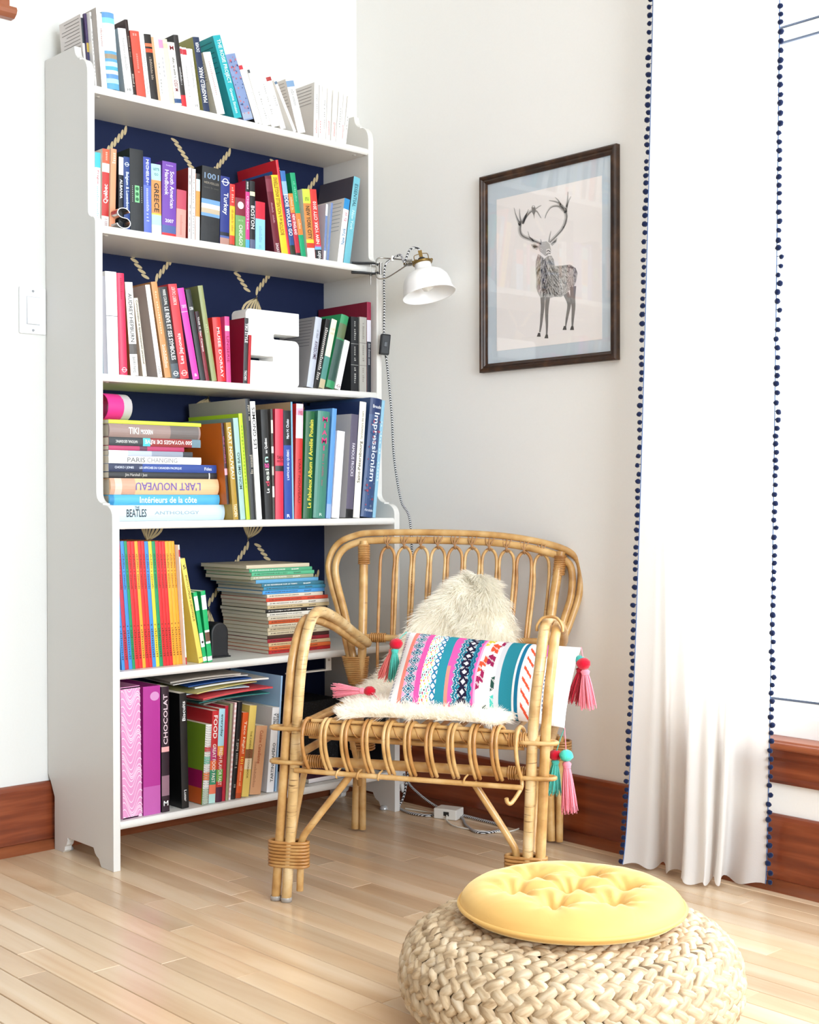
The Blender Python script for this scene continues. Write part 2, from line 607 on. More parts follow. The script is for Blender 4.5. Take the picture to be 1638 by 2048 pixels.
# ------------------------------------------------------------------ bookcase
BW, BT = 0.8958, 0.0184
D1, D2, D3 = 0.318, 0.2458, 0.2115
ZS = [1.847, 1.510, 1.161, 0.812, 0.462, 0.1127]      # upper faces of the six shelves
DS = [D3, D2, D2, D1, D1, D1]
YB = -0.022                                            # back edge, clear of the baseboard below
M_CASE = plain('#DEDCD8', rough=0.38, spec=0.4, vary=0.01, bump=0.03, bscale=240)
case = tag(empty('bookcase', (0, 0, 0)), 'tall white bookcase with scrolled sides and navy rope-print back', 'bookcase')


def ogee(a, b, n=6):
    """small stepped scroll between two profile points (cove, fillet, ovolo)"""
    (y0, z0), (y1, z1) = a, b
    out = []
    for k in range(n + 1):
        t = k / n
        out.append((y0 + (y1 - y0) * 0.5 * (1 - math.cos(t * PI / 2)), z0 + (z1 - z0) * 0.5 * math.sin(t * PI / 2)))
    ym, zm = out[-1]
    out.append((ym + (y1 - y0) * 0.08, zm))
    out.append((ym + (y1 - y0) * 0.08, zm + (z1 - z0) * 0.06))
    ym, zm = out[-1]
    for k in range(1, n + 1):
        t = k / n
        out.append((ym + (y1 - ym) * math.sin(t * PI / 2), zm + (z1 - zm) * (1 - math.cos(t * PI / 2))))
    return out


def side_profile():
    p = [(-D1, 0.0), (-D1, 0.822)]
    p += ogee((-D1, 0.822), (-D2, 0.88))
    p += [(-D2, 1.512)]
    p += ogee((-D2, 1.512), (-D3, 1.548))
    p += [(-D3, 1.872)]
    p += ogee((-D3, 1.872), (-0.150, 1.95), 6)
    p += [(-0.002, 1.95), (-0.002, 0.185)]
    p += [(-0.006, 0.178), (-0.016, 0.165), (-0.0355, 0.13), (-0.0355, 0.0), (-0.078, 0.0)]
    p += [(-0.086, 0.006), (-0.088, 0.016), (-0.096, 0.022), (-0.102, 0.034), (-0.100, 0.04), (-0.225, 0.04), (-0.232, 0.028), (-0.24, 0.022), (-0.25, 0.018), (-0.257, 0.006), (-0.262, 0.0)]
    return p


def side_panel(x0, x1):
    bm = bmesh.new()
    vs = [bm.verts.new((x0, y, z)) for y, z in side_profile()]
    f = bm.faces.new(vs)
    r = bmesh.ops.extrude_face_region(bm, geom=[f])
    for v in r['geom']:
        if isinstance(v, bmesh.types.BMVert):
            v.co.x = x1
    bmesh.ops.recalc_face_normals(bm, faces=bm.faces)
    es = [e for e in bm.edges if len(e.link_faces) == 2 and e.calc_face_angle(0) > 1.0]
    bmesh.ops.bevel(bm, geom=es, offset=0.0009, segments=2, profile=0.5, affect='EDGES', clamp_overlap=True)
    return MB().bm(bm)


side_panel(0, BT).build('side_panel', M_CASE, case)
side_panel(BW - BT, BW).build('side_panel', M_CASE, case)
SHT = 0.0175
for z, d in zip(ZS, DS):
    pr = [(-0.012, z), (-d + 0.004, z)] + [(-d + 0.006 - 0.006 * math.sin(PI * k / 8), z - SHT / 2 + SHT / 2 * math.cos(PI * k / 8)) for k in range(1, 8)] + [(-d + 0.004, z - SHT), (-0.012, z - SHT)]
    MB().prism(pr, BT, BW - BT, 0).build('shelf', M_CASE, case, fix=True)
    pl = MB()
    for xx in (0.045, BW - 0.045):
        pl.lathe([(0, -0.0012), (0.005, -0.001), (0.0055, 0.0)], 12, M=Matrix.Translation((xx, -d + 0.03, z - SHT)))
    pl.build('screw_cap', plain('#D8D6D2', rough=0.3, metal=0.3), case, fix=True)
M_NAVY = plain('#141E3E', rough=0.7, spec=0.2, vary=0.06, bscale=30)
MB().box((BT, -0.012, 0.1), (BW - BT, -0.004, ZS[0])).build('back_panel', M_NAVY, case)
# metal glides under the feet
for x in (BT / 2, BW - BT / 2):
    for y in (-0.065, -0.275):
        MB().lathe([(0, 0.0005), (0.012, 0.0005), (0.0125, 0.004), (0.009, 0.010), (0, 0.011)], 14, M=Matrix.Translation((x + (0.012 if x < 0.4 else -0.012), y, 0))).build('foot_glide', plain('#C8CBCE', rough=0.2, metal=0.4), case, fix=True)

# rope trellis printed on the backing paper
M_ROPE = plain('#C9B48A', rough=0.7, vary=0.08, bscale=80)
M_ROPE_D = plain('#8F7C58', rough=0.7)
rope = MB()
YP = -0.0126


def rope_run(a, b, w=0.0135):
    a, b = Vector(a), Vector(b)
    d = (b - a)
    L = d.length
    d.normalize()
    nrm = Vector((-d.y, d.x))
    n = int(L / 0.0155)
    for i in range(n):
        c = a + d * (L * (i + 0.5) / n)
        p = []
        for k in range(10):
            t = 2 * PI * k / 10
            u, v = math.cos(t), math.sin(t)
            ln = 0.0076 * u
            wd = w * (0.9 * v)
            q = c + d * (ln + wd * 0.75) + nrm * wd * 0.62
            p.append((q.x, YP, q.y))
        rope.add(p, [tuple(range(10))], 0)


def rope_knot(cx, cz, w=0.037, h=0.066):
    """ball knot: plump strands wound like meridians, with two wrapping turns across the middle"""
    def strand(pts, wd):
        vs, fs = [], []
        m = len(pts)
        for j in range(m):
            t = Vector(pts[min(j + 1, m - 1)]) - Vector(pts[max(j - 1, 0)])
            t.normalize()
            q_ = wd * math.sin(PI * (j + 0.7) / (m + 0.4))
            vs += [(cx + pts[j][0] - t.y * q_, YP - 0.0002, cz + pts[j][1] + t.x * q_), (cx + pts[j][0] + t.y * q_, YP - 0.0002, cz + pts[j][1] - t.x * q_)]
        for j in range(m - 1):
            fs.append((2 * j, 2 * j + 1, 2 * j + 3, 2 * j + 2))
        rope.add(vs, fs, 0)
    rot = math.radians(-24)
    for k in range(7):
        a_ = -0.93 + 1.86 * k / 6
        pts = []
        for j in range(11):
            t = -1 + 2 * j / 10
            x, z = w * a_ * math.cos(t * PI / 2) + 0.004 * t, h * 0.93 * t * (1 - 0.12 * abs(a_))
            pts.append((x * math.cos(rot) - z * math.sin(rot) * 0.55, x * math.sin(rot) + z * math.cos(rot)))
        strand(pts, 0.0037)


PXX, PZZ = 0.325, 0.575
kn = []
for r in range(-3, 4):
    for c in range(-2, 4):
        cx = 0.295 + PXX * (c + (0.5 if r % 2 else 0))
        cz = 1.378 + PZZ / 2 * r
        kn.append((cx, cz, r, c))
inb = lambda x, z: BT + 0.004 < x < BW - BT - 0.004 and 0.12 < z < ZS[0] - 0.02


def clip_run(a, b):
    n = 24
    run = []
    for i in range(n + 1):
        t = i / n
        p = (a[0] + (b[0] - a[0]) * t, a[1] + (b[1] - a[1]) * t)
        if BT + 0.018 < p[0] < BW - BT - 0.018 and 0.13 < p[1] < ZS[0] - 0.02:
            run.append(p)
    if len(run) > 2:
        rope_run(run[0], run[-1])


for cx, cz, r, c in kn:
    if inb(cx, cz) and inb(cx - 0.04, cz) and inb(cx + 0.04, cz):
        rope_knot(cx, cz)
    for s in (-1, 1):
        clip_run((cx + s * 0.012, cz + 0.062), (cx + s * (PXX / 2 - 0.012), cz + PZZ / 2 - 0.062))
rope.build('rope_print', [M_ROPE], case, fix=False)
# shelf, x at base, x of other base edge, thickness, height, lean, depth, y of spine, colour, label, details
BOOKS = [
 (0, 0.0276, 0.0332, 0.0056, 0.1815, 0.0831, 0.105, -0.1565, '#F3F1EE', 'white paperback with printed back cover against the scrolled side on the top shelf', {'s': '#DDD6D2', 'y': 45, 'b': [(0.62, 0.95, '#3A4048')], 'P': ('#8A8480', 9)}),
 (0, 0.0336, 0.0391, 0.0055, 0.1816, 0.0832, 0.108, -0.1645, '#4A3A62', 'purple and yellow floral paperback on the top shelf', {'y': 37, 'b': [(0, 0.3, '#8C8A3E'), (0.3, 0.5, '#39365C'), (0.5, 0.62, '#C2A64A')]}),
 (0, 0.0396, 0.0438, 0.0042, 0.1827, 0.0834, 0.108, -0.1795, '#F3F1EE', 'white paperback numbered 10 between floral and grey books on the top shelf', {'y': 22, 'T': [('10', 0.93, 0.04, 0.7, '#444444', 'h'), ('~13', 0.15, 0.75, 0.4, '#777777', 'd')]}),
 (0, 0.0442, 0.0485, 0.0043, 0.1888, 0.0816, 0.118, -0.2015, '#F3F1EE', 'tall white paperback with grey cover behind the others on the top shelf', {'s': '#B9B2AC', 'T': [('~9', 0.3, 0.7, 0.45, '#9AA0A6', 'd')]}),
 (0, 0.0491, 0.0585, 0.0094, 0.1766, 0.0831, 0.112, -0.2015, '#F3F1EE', 'white paperback with black cover and red title on the top shelf', {'s': '#17140F', 'T': [('~11', 0.55, 0.82, 0.45, '#8E2A22', 'd')]}),
 (0, 0.0592, 0.0918, 0.0325, 0.1816, 0.0839, 0.12, -0.2015, '#6FB6DC', 'thick hardcover with blue and white wavy bands on the top shelf', {'k': 'h', 'b': [(0, 0.08, '#5C9FD0'), (0.08, 0.14, '#A7DDF0'), (0.14, 0.2, '#5F8FC4'), (0.2, 0.25, '#DDEBF2'), (0.25, 0.3, '#4FA7D0'), (0.3, 0.36, '#B9E4F0'), (0.36, 0.5, '#5C9CC8'), (0.4, 0.46, '#9A8A72'), (0.5, 0.8, '#F0F3F4'), (0.8, 0.86, '#CDEBF4'), (0.86, 0.93, '#7FCBE6'), (0.93, 1, '#5E93C8')]}),
 (0, 0.1083, 0.1303, 0.0217, 0.1543, 0.1356, 0.112, -0.2015, '#F3F1EE', 'thick white paperback with grey cover beside dark brown book on the top shelf', {'s': '#C9C4BE', 'T': [('~24', 0.35, 0.85, 0.25, '#777777', 'd'), ('10', 0.06, 0.04, 0.5, '#444444', 'h')]}),
 (0, 0.1307, 0.1388, 0.0081, 0.1797, 0.133, 0.118, -0.2015, '#2A1712', 'tall dark brown paperback with orange corner on the top shelf', {'s': '#4A2A1E', 'T': [('~16', 0.5, 0.8, 0.4, '#9C8676', 'd'), ('~12', 0.05, 0.28, 0.5, '#D8CFC6', 'd')]}),
 (0, 0.1402, 0.1655, 0.0251, 0.1562, 0.125, 0.115, -0.2015, '#C4503F', 'brick red paperback on the top shelf', {'T': [('~2', 0.95, 0.05, 0.5, '#E8B0A6', 'h'), ('~10', 0.35, 0.65, 0.22, '#E3A79C', 'd')]}),
 (0, 0.1669, 0.1796, 0.0126, 0.1574, 0.1315, 0.112, -0.2015, '#F3F1EE', 'slim white paperback between red and black books on the top shelf', {'T': [('~11', 0.06, 0.3, 0.4, '#777777', 'd'), ('~12', 0.4, 0.78, 0.3, '#8C9298', 'd')]}),
 (0, 0.1811, 0.2008, 0.0196, 0.157, 0.1367, 0.112, -0.2015, '#241E1B', 'black paperback with orange diagonal stripes on the top shelf', {'b': [(0.72, 0.78, '#C8502E'), (0.81, 0.86, '#D9714A')], 'T': [('~23', 0.3, 0.65, 0.3, '#B9A99A', 'd')]}),
 (0, 0.2012, 0.208, 0.0067, 0.1541, 0.1369, 0.11, -0.2015, '#C9A27C', 'thin tan paperback beside the striped black book on the top shelf', {}),
 (0, 0.2084, 0.2209, 0.0124, 0.1562, 0.1371, 0.11, -0.2015, '#F3F1EE', 'slim white paperback between tan and pale lilac ones on the top shelf', {'T': [('~10', 0.1, 0.6, 0.3, '#888888', 'd')]}),
 (0, 0.2214, 0.234, 0.0125, 0.1574, 0.1373, 0.11, -0.2015, '#ECE6EE', 'pale lilac paperback with pink mark on the top shelf', {'b': [(0.84, 0.97, '#C88FB4')], 'T': [('~6', 0.3, 0.7, 0.3, '#999999', 'd')]}),
 (0, 0.2344, 0.2473, 0.0128, 0.1572, 0.1374, 0.11, -0.2015, '#E9DFB8', 'cream paperback beside the novel with red initial on the top shelf', {'b': [(0.86, 0.93, '#C9C2A4')]}),
 (0, 0.2487, 0.269, 0.0201, 0.1527, 0.1443, 0.112, -0.2015, '#F1EDE6', 'white novel with red initial and red author name on the top shelf', {'b': [(0.03, 0.1, '#33507C')], 'T': [('M', 0.91, 0.07, 0.55, '#8C1D2C', 'h'), ('MUSSO', 0.22, 0.4, 0.5, '#7C1D28', 'u'), ('L appel de l ange', 0.44, 0.76, 0.42, '#333333', 'u')]}),
 (0, 0.2695, 0.2838, 0.0142, 0.1751, 0.1445, 0.118, -0.2015, '#2C2726', 'tall black paperback with red base block on the top shelf', {'s': '#231F1E', 'b': [(0, 0.16, '#C72B33')], 'T': [('~22', 0.3, 0.55, 0.35, '#DDDDDD', 'd')]}),
 (0, 0.2842, 0.2897, 0.0055, 0.1493, 0.1447, 0.105, -0.2015, '#F3F1EE', 'thin white paperback with red top beside a tall black one on the top shelf', {'b': [(0.88, 0.97, '#B82E3A')]}),
 (0, 0.2902, 0.3033, 0.013, 0.1488, 0.1449, 0.105, -0.2015, '#F3F1EE', 'white paperback with red round emblem on the top shelf', {'b': [(0.88, 0.97, '#B82E3A')], 'T': [('~21', 0.15, 0.7, 0.3, '#777777', 'd')]}),
 (0, 0.3048, 0.3228, 0.0178, 0.1491, 0.1522, 0.108, -0.2015, '#F3F1EE', 'white paperback numbered 10 beside MANSFIELD PARK on the top shelf', {'T': [('10', 0.06, 0.04, 0.5, '#444444', 'h'), ('~17', 0.35, 0.8, 0.3, '#888888', 'd')]}),
 (0, 0.3334, 0.3531, 0.0194, 0.1839, 0.1769, 0.122, -0.2015, '#22304F', 'navy classic novel lettered MANSFIELD PARK with olive cover on the top shelf', {'s': '#9C9A5C', 'T': [('DOVER', 0.8, 0.93, 0.5, '#E8ECF2', 'u'), ('MANSFIELD PARK', 0.12, 0.6, 0.62, '#F2F2F4', 'u')]}),
 (0, 0.376, 0.4007, 0.0237, 0.1554, 0.2872, 0.11, -0.2015, '#F3F1EE', 'white paperback with printed cover beside the teal novel on the top shelf', {'s': '#DDD8D4', 'P': ('#8A8480', 10), 'T': [('~18', 0.3, 0.85, 0.22, '#A07070', 'd')]}),
 (0, 0.4288, 0.454, 0.0239, 0.209, 0.3257, 0.125, -0.2015, '#1FA3AE', 'teal novel with tall white title on the top shelf', {'s': '#2A9AA4', 'P': ('#1B5A62', 7), 'T': [('THE ROSIE PROJECT', 0.42, 0.95, 0.6, '#E8F6F6', 'd'), ('Graeme Simsion', 0.06, 0.36, 0.36, '#D8F0F0', 'd')]}),
 (0, 0.4588, 0.4923, 0.0315, 0.1686, 0.3502, 0.118, -0.2015, '#7C8FB8', 'blue paperback with coral blossom pattern on the top shelf', {'F': ['#B85A6A', '#3A4A78', '#C27A80'], 'b': [(0.02, 0.12, '#9AA6BC')]}),
 (0, 0.4955, 0.5082, 0.0119, 0.1538, 0.3674, 0.108, -0.2015, '#F3F1EE', 'white paperback with two red circles on the top shelf', {'s': '#2A2A2C', 'b': [(0.9, 0.97, '#C0303C')]}),
 (0, 0.5086, 0.5182, 0.0089, 0.1499, 0.3646, 0.108, -0.2015, '#F3F1EE', 'slim white paperback leaning among other white ones on the top shelf', {'g': 'white paperbacks on the top shelf', 'T': [('~10', 0.2, 0.6, 0.3, '#999999', 'd')]}),
 (0, 0.5198, 0.5277, 0.0074, 0.1448, 0.3574, 0.108, -0.2015, '#F3F1EE', 'slim white paperback leaning among other white ones on the top shelf', {'g': 'white paperbacks on the top shelf', 'b': [(0.93, 0.99, '#55585C')]}),
 (0, 0.5281, 0.5476, 0.0182, 0.1461, 0.3576, 0.11, -0.2015, '#F3F1EE', 'slim white paperback leaning among other white ones on the top shelf', {'g': 'white paperbacks on the top shelf', 'T': [('~12', 0.1, 0.6, 0.25, '#8C8C8C', 'd')]}),
 (0, 0.5492, 0.5773, 0.0262, 0.1478, 0.3655, 0.112, -0.2015, '#F3F1EE', 'slim white paperback leaning among other white ones on the top shelf', {'g': 'white paperbacks on the top shelf', 'T': [('~15', 0.2, 0.75, 0.2, '#8C8C8C', 'd')]}),
 (0, 0.5789, 0.5973, 0.0171, 0.1468, 0.3736, 0.108, -0.2015, '#F3F1EE', 'white paperback with one red round stamp on the top shelf', {'b': [(0.86, 0.93, '#A83A3A')], 'T': [('~5', 0.4, 0.6, 0.3, '#999999', 'd')]}),
 (0, 0.6225, 0.6327, 0.0089, 0.1421, 0.4953, 0.105, -0.2015, '#F3F1EE', 'slim white paperback leaning among other white ones on the top shelf', {'g': 'white paperbacks on the top shelf', 'b': [(0.92, 0.97, '#56708C')]}),
 (0, 0.6361, 0.6634, 0.0261, 0.1433, 0.2979, 0.118, -0.2015, '#F3F1EE', 'white paperback with blue bird logo and loose grey cover on the top shelf', {'s': '#D9D3CE', 'P': ('#9A948E', 8), 'b': [(0.85, 0.96, '#7C9CC0')], 'T': [('~14', 0.5, 0.8, 0.35, '#777777', 'd')]}),
 (0, 0.6892, 0.7049, 0.0156, 0.149, -0.0252, 0.15, -0.2015, '#F3F1EE', 'white paperback with printed cover heading an upright white row on the top shelf', {'s': '#D6D1CC', 'P': ('#8A8480', 6), 'T': [('~13', 0.06, 0.35, 0.4, '#C24A4A', 'u'), ('~10', 0.45, 0.8, 0.35, '#9A9A9A', 'u')]}),
 (0, 0.7066, 0.7152, 0.0085, 0.1451, -0.0301, 0.13, -0.2015, '#F3F1EE', 'upright white paperback with red author name on the top shelf', {'g': 'upright white paperbacks', 'T': [('~6', 0.1, 0.4, 0.4, '#C24A4A', 'u')]}),
 (0, 0.7156, 0.7312, 0.0156, 0.1441, -0.0391, 0.13, -0.2015, '#F3F1EE', 'upright white paperback with red author name on the top shelf', {'g': 'upright white paperbacks', 'T': [('~15', 0.2, 0.75, 0.3, '#8C8C8C', 'u')]}),
 (0, 0.7329, 0.747, 0.0141, 0.1422, -0.0499, 0.13, -0.2015, '#F3F1EE', 'upright white paperback with red author name on the top shelf', {'g': 'upright white paperbacks', 'T': [('~13', 0.1, 0.4, 0.4, '#C24A4A', 'u')]}),
 (0, 0.7506, 0.7666, 0.016, 0.1413, -0.0667, 0.13, -0.2015, '#F3F1EE', 'upright white paperback with red author name on the top shelf', {'g': 'upright white paperbacks', 'T': [('~13', 0.1, 0.4, 0.4, '#C24A4A', 'u')]}),
 (0, 0.7684, 0.7825, 0.014, 0.1416, -0.0894, 0.13, -0.2015, '#F3F1EE', 'upright white paperback with red author name on the top shelf', {'g': 'upright white paperbacks', 'T': [('~8', 0.3, 0.7, 0.3, '#8C8C8C', 'u')]}),
 (0, 0.7829, 0.7932, 0.0103, 0.1377, -0.1042, 0.13, -0.2015, '#F3F1EE', 'upright white paperback with red author name on the top shelf', {'g': 'upright white paperbacks', 'T': [('~13', 0.1, 0.4, 0.4, '#C24A4A', 'u')]}),
 (0, 0.7937, 0.8043, 0.0105, 0.1363, -0.1366, 0.13, -0.2015, '#F3F1EE', 'upright white paperback with red author name on the top shelf', {'g': 'upright white paperbacks', 'T': [('~5', 0.3, 0.6, 0.3, '#8C8C8C', 'u')]}),
 (1, 0.0198, 0.0344, 0.0147, 0.179, -0.0124, 0.118, -0.207, '#EDF2F4', 'white guidebook with cyan top band at the end of the row', {'b': [(0.8, 1, '#3FB2CC')], 'T': [('Prague', 0.58, 0.76, 0.4, '#C4444C', 'd'), ('~17', 0.12, 0.55, 0.3, '#6FB0C0', 'd')]}),
 (1, 0.0385, 0.0573, 0.0188, 0.191, -0.0186, 0.125, -0.207, '#B8312F', 'red and orange guidebook lettered Quebec on the second shelf', {'s': '#E6DCD0', 'b': [(0, 0.16, '#F1EDE8'), (0.71, 0.82, '#F1EDE8'), (0.82, 1, '#D65A3C')], 'T': [('Québec', 0.32, 0.56, 0.7, '#F4F1EE', 'u'), ('~8', 0.02, 0.13, 0.5, '#7C2A2A', 'u'), ('~5', 0.86, 0.97, 0.3, '#F0D0C0', 'u')]}),
 (1, 0.06, 0.0749, 0.0149, 0.1951, -0.0258, 0.125, -0.207, '#E5936C', 'slim salmon orange guidebook on the second shelf', {'s': '#E8C8B0', 'T': [('~5', 0.82, 0.96, 0.5, '#F4DCCC', 'u')]}),
 (1, 0.0844, 0.0967, 0.0123, 0.179, -0.0101, 0.118, -0.207, '#11141C', 'black guidebook lettered ALBANIA with white top on the second shelf', {'b': [(0.76, 1, '#E8E8EA')], 'T': [('ALBANIA', 0.44, 0.7, 0.55, '#E8E8EA', 'd')]}),
 (1, 0.0995, 0.116, 0.0165, 0.182, 0.0031, 0.12, -0.207, '#1E3A78', 'navy guidebook lettered Belgium and Luxembourg on the second shelf', {'T': [('Belgium & Luxembourg', 0.26, 0.8, 0.62, '#DCE6F4', 'd')], 'C': (0.9, 0.32, '#DCE6F4')}),
 (1, 0.1174, 0.1549, 0.0375, 0.205, 0.0085, 0.128, -0.207, '#17191C', 'tall black hardcover with pale green square device on the second shelf', {'s': '#1C2A22', 'b': [(0.38, 0.56, '#17191C')], 'Q': (0.47, 0.34, 0.2, '#7FC48C'), 'T': [('~13', 0.04, 0.14, 0.3, '#2A2D30', 'd')]}),
 (1, 0.1553, 0.1762, 0.021, 0.191, 0.0086, 0.122, -0.207, '#5B6DC0', 'blue-violet guidebook with slanted white title on the second shelf', {'b': [(0.64, 1, '#3444A0')], 'T': [('MICHELIN', 0.68, 0.97, 0.4, '#E8ECF8', 'd'), ('COUPS DE COEUR', 0.64, 0.9, 0.2, '#B8C2E8', 'd'), ('~21', 0.15, 0.6, 0.3, '#DCE2F6', 'd')]}),
 (1, 0.1777, 0.2048, 0.0271, 0.178, 0.0094, 0.122, -0.207, '#C98A4E', 'orange-tan guidebook lettered GREECE with pale blue top on the second shelf', {'s': '#E8E2D6', 'b': [(0, 0.16, '#EFF1EF'), (0.16, 0.3, '#A8DCE6'), (0.3, 0.32, '#E8D24A'), (0.78, 1, '#A6DCE0')], 'T': [('GREECE', 0.34, 0.74, 0.5, '#22201E', 'd'), ("LET'S", 0.93, 0.035, 0.62, '#3A5058', 'h'), ('GO', 0.86, 0.035, 0.4, '#3A5058', 'h')]}),
 (1, 0.2062, 0.2465, 0.0403, 0.19, -0.0094, 0.13, -0.207, '#6B3FA0', 'thick purple handbook with 2007 on its spine on the second shelf', {'s': '#5C3490', 'b': [(0, 0.07, '#D2282E'), (0.07, 0.17, '#4A5C94')], 'T': [('South American', 0.4, 0.88, 0.28, '#EFE8F6', 'd', 0.18), ('Handbook', 0.56, 0.89, 0.28, '#EFE8F6', 'd', -0.2), ('2007', 0.23, 0.045, 0.6, '#F2EEF8', 'h'), ('footprint', 0.95, 0.02, 0.5, '#D8CCE8', 'h')]}),
 (1, 0.247, 0.2746, 0.0277, 0.126, -0.0258, 0.118, -0.207, '#E2948A', 'short salmon guidebook with rose upper third on the second shelf', {'b': [(0.62, 1, '#B4455A')], 'T': [('~15', 0.1, 0.5, 0.22, '#B07468', 'd')]}),
 (1, 0.282, 0.2909, 0.0089, 0.186, -0.0106, 0.13, -0.207, '#F1EFEC', 'thin white-spined book with brick red cover on the second shelf', {'s': '#8C2C24', 'T': [('~10', 0.1, 0.9, 0.4, '#777777', 'd')]}),
 (1, 0.2924, 0.3028, 0.0104, 0.185, -0.014, 0.12, -0.207, '#F1EFEC', 'thin white guidebook with small dark print on the second shelf', {'T': [('~21', 0.1, 0.9, 0.4, '#888888', 'd')]}),
 (1, 0.3043, 0.3163, 0.012, 0.175, -0.0152, 0.115, -0.207, '#E0924A', 'slim guidebook banded black, pale blue, orange and white on the second shelf', {'b': [(0, 0.38, '#ECF0EE'), (0.75, 0.92, '#BFE0E8'), (0.92, 1, '#1D1D1E')]}),
 (1, 0.3193, 0.3756, 0.0562, 0.1971, -0.0308, 0.128, -0.207, '#202124', 'thick charcoal book numbered 1001 with a mountain photograph band on the second shelf', {'s': '#18191B', 'b': [(0.36, 0.58, '#6C98C8'), (0.4, 0.46, '#B8A890'), (0.46, 0.52, '#E0D6C8')], 'T': [('1001', 0.88, 0.075, 0.78, '#7E97B4', 'h'), ('MERVEILLES', 0.79, 0.03, 0.8, '#8C8478', 'h'), ('~15', 0.73, 0.02, 0.8, '#5C5852', 'h')]}),
 (1, 0.3786, 0.4065, 0.0279, 0.181, -0.0161, 0.12, -0.207, '#22307C', 'indigo guidebook lettered Turkey with a rock photograph at the foot on the second shelf', {'b': [(0, 0.13, '#B08478'), (0.13, 0.16, '#4A5C9C'), (0.16, 0.21, '#1A1E2C')], 'T': [('Turkey', 0.46, 0.77, 0.62, '#F0F2F8', 'd')], 'C': (0.92, 0.34, '#E4E8F4')}),
 (1, 0.4081, 0.4237, 0.0156, 0.165, -0.0118, 0.112, -0.207, '#F0B72E', 'slim guidebook with red upper third and yellow below on the second shelf', {'b': [(0.66, 1, '#D2302E'), (0.06, 0.2, '#C4402C'), (0, 0.06, '#5A4A30')], 'T': [('~21', 0.26, 0.6, 0.35, '#7A5A20', 'd'), ('~7', 0.7, 0.95, 0.35, '#F0C0B0', 'd')]}),
 (1, 0.4268, 0.4582, 0.0314, 0.133, -0.001, 0.115, -0.207, '#6C9A5C', 'green guidebook lettered CHICAGO under a maroon top with white disc on the second shelf', {'b': [(0.66, 1, '#7C2338')], 'T': [('CHICAGO', 0.08, 0.48, 0.36, '#DCE8D4', 'd'), ("Let's Go", 0.57, 0.04, 0.5, '#A8C49C', 'h')], 'O': (0.86, 0.3, '#F0E8EA')}),
 (1, 0.4586, 0.4711, 0.0125, 0.182, -0.004, 0.12, -0.207, '#D03A86', 'slim magenta guidebook with black top and blue foot on the second shelf', {'s': '#B02048', 'b': [(0, 0.16, '#4AA0D0'), (0.84, 1, '#161618')], 'T': [("CHICAGO'S best", 0.3, 0.78, 0.55, '#F2C8DC', 'd'), ('~5', 0.87, 0.98, 0.5, '#EEEEEE', 'd')]}),
 (1, 0.4727, 0.4887, 0.016, 0.183, -0.0017, 0.12, -0.207, '#1A1A1C', 'black guidebook lettered BOSTON with cream label on the second shelf', {'b': [(0, 0.17, '#59607C'), (0.79, 0.85, '#E8E4B8')], 'T': [('BOSTON', 0.32, 0.65, 0.7, '#F2F2F2', 'd')]}),
 (1, 0.4903, 0.521, 0.0307, 0.133, -0.0051, 0.115, -0.207, '#8CC4EA', 'sky blue guidebook with crimson upper third on the second shelf', {'b': [(0.66, 1, '#C4263C')], 'T': [('~17', 0.06, 0.52, 0.26, '#6E9CC0', 'd')]}),
 (1, 0.5538, 0.5753, 0.0212, 0.2063, 0.1601, 0.125, -0.207, '#6A1A2A', 'maroon guidebook leaning beside the yellow one on the second shelf', {'s': '#5A1424', 'b': [(0.8, 0.96, '#7C3040')], 'T': [('~20', 0.4, 0.66, 0.25, '#C8A0A8', 'd'), ('ZAGAT', 0.03, 0.15, 0.4, '#E8D8DA', 'd')]}),
 (1, 0.577, 0.5984, 0.0212, 0.2121, 0.1661, 0.122, -0.207, '#F2C32C', 'yellow guidebook lettered BOSTON et la NOUVELLE ANGLETERRE on the second shelf', {'T': [('BOSTON et la NOUVELLE ANGLETERRE', 0.26, 0.97, 0.58, '#6A4A18', 'u')]}),
 (1, 0.5989, 0.6068, 0.0079, 0.2548, 0.1662, 0.175, -0.207, '#CC2230', 'large thin red book with blue panel on its cover on the second shelf', {'s': '#CC2230', 'k': 'h', 'Sq': '#2F5A9C'}),
 (1, 0.6073, 0.6239, 0.0164, 0.2279, 0.1589, 0.12, -0.207, '#2A4C84', 'blue surf book with bold white capitals on the second shelf', {'b': [(0.72, 0.88, '#8CB4DC'), (0.88, 1, '#3A6CB0'), (0.03, 0.14, '#2A3424')], 'T': [('EDDIE WOULD GO', 0.25, 0.73, 0.75, '#F4F4F2', 'd')]}),
 (1, 0.6256, 0.6409, 0.0151, 0.1712, 0.1621, 0.115, -0.207, '#B8283C', 'slim guidebook lettered NEW ENGLAND with orange top on the second shelf', {'b': [(0.7, 1, '#E8863C'), (0, 0.08, '#2A2A30')], 'T': [('NEW ENGLAND', 0.36, 0.68, 0.62, '#F4ECEC', 'd'), ('~10', 0.74, 0.94, 0.4, '#F8DCC0', 'd')]}),
 (1, 0.6426, 0.6597, 0.0168, 0.2283, 0.1696, 0.122, -0.207, '#17996A', 'tall green guidebook with an orange band on the second shelf', {'s': '#148A5E', 'b': [(0.28, 0.53, '#E07C3A')], 'T': [('~11', 0.66, 0.9, 0.25, '#8CD4B8', 'd'), ('~6', 0.32, 0.46, 0.4, '#F4D4B8', 'd')]}),
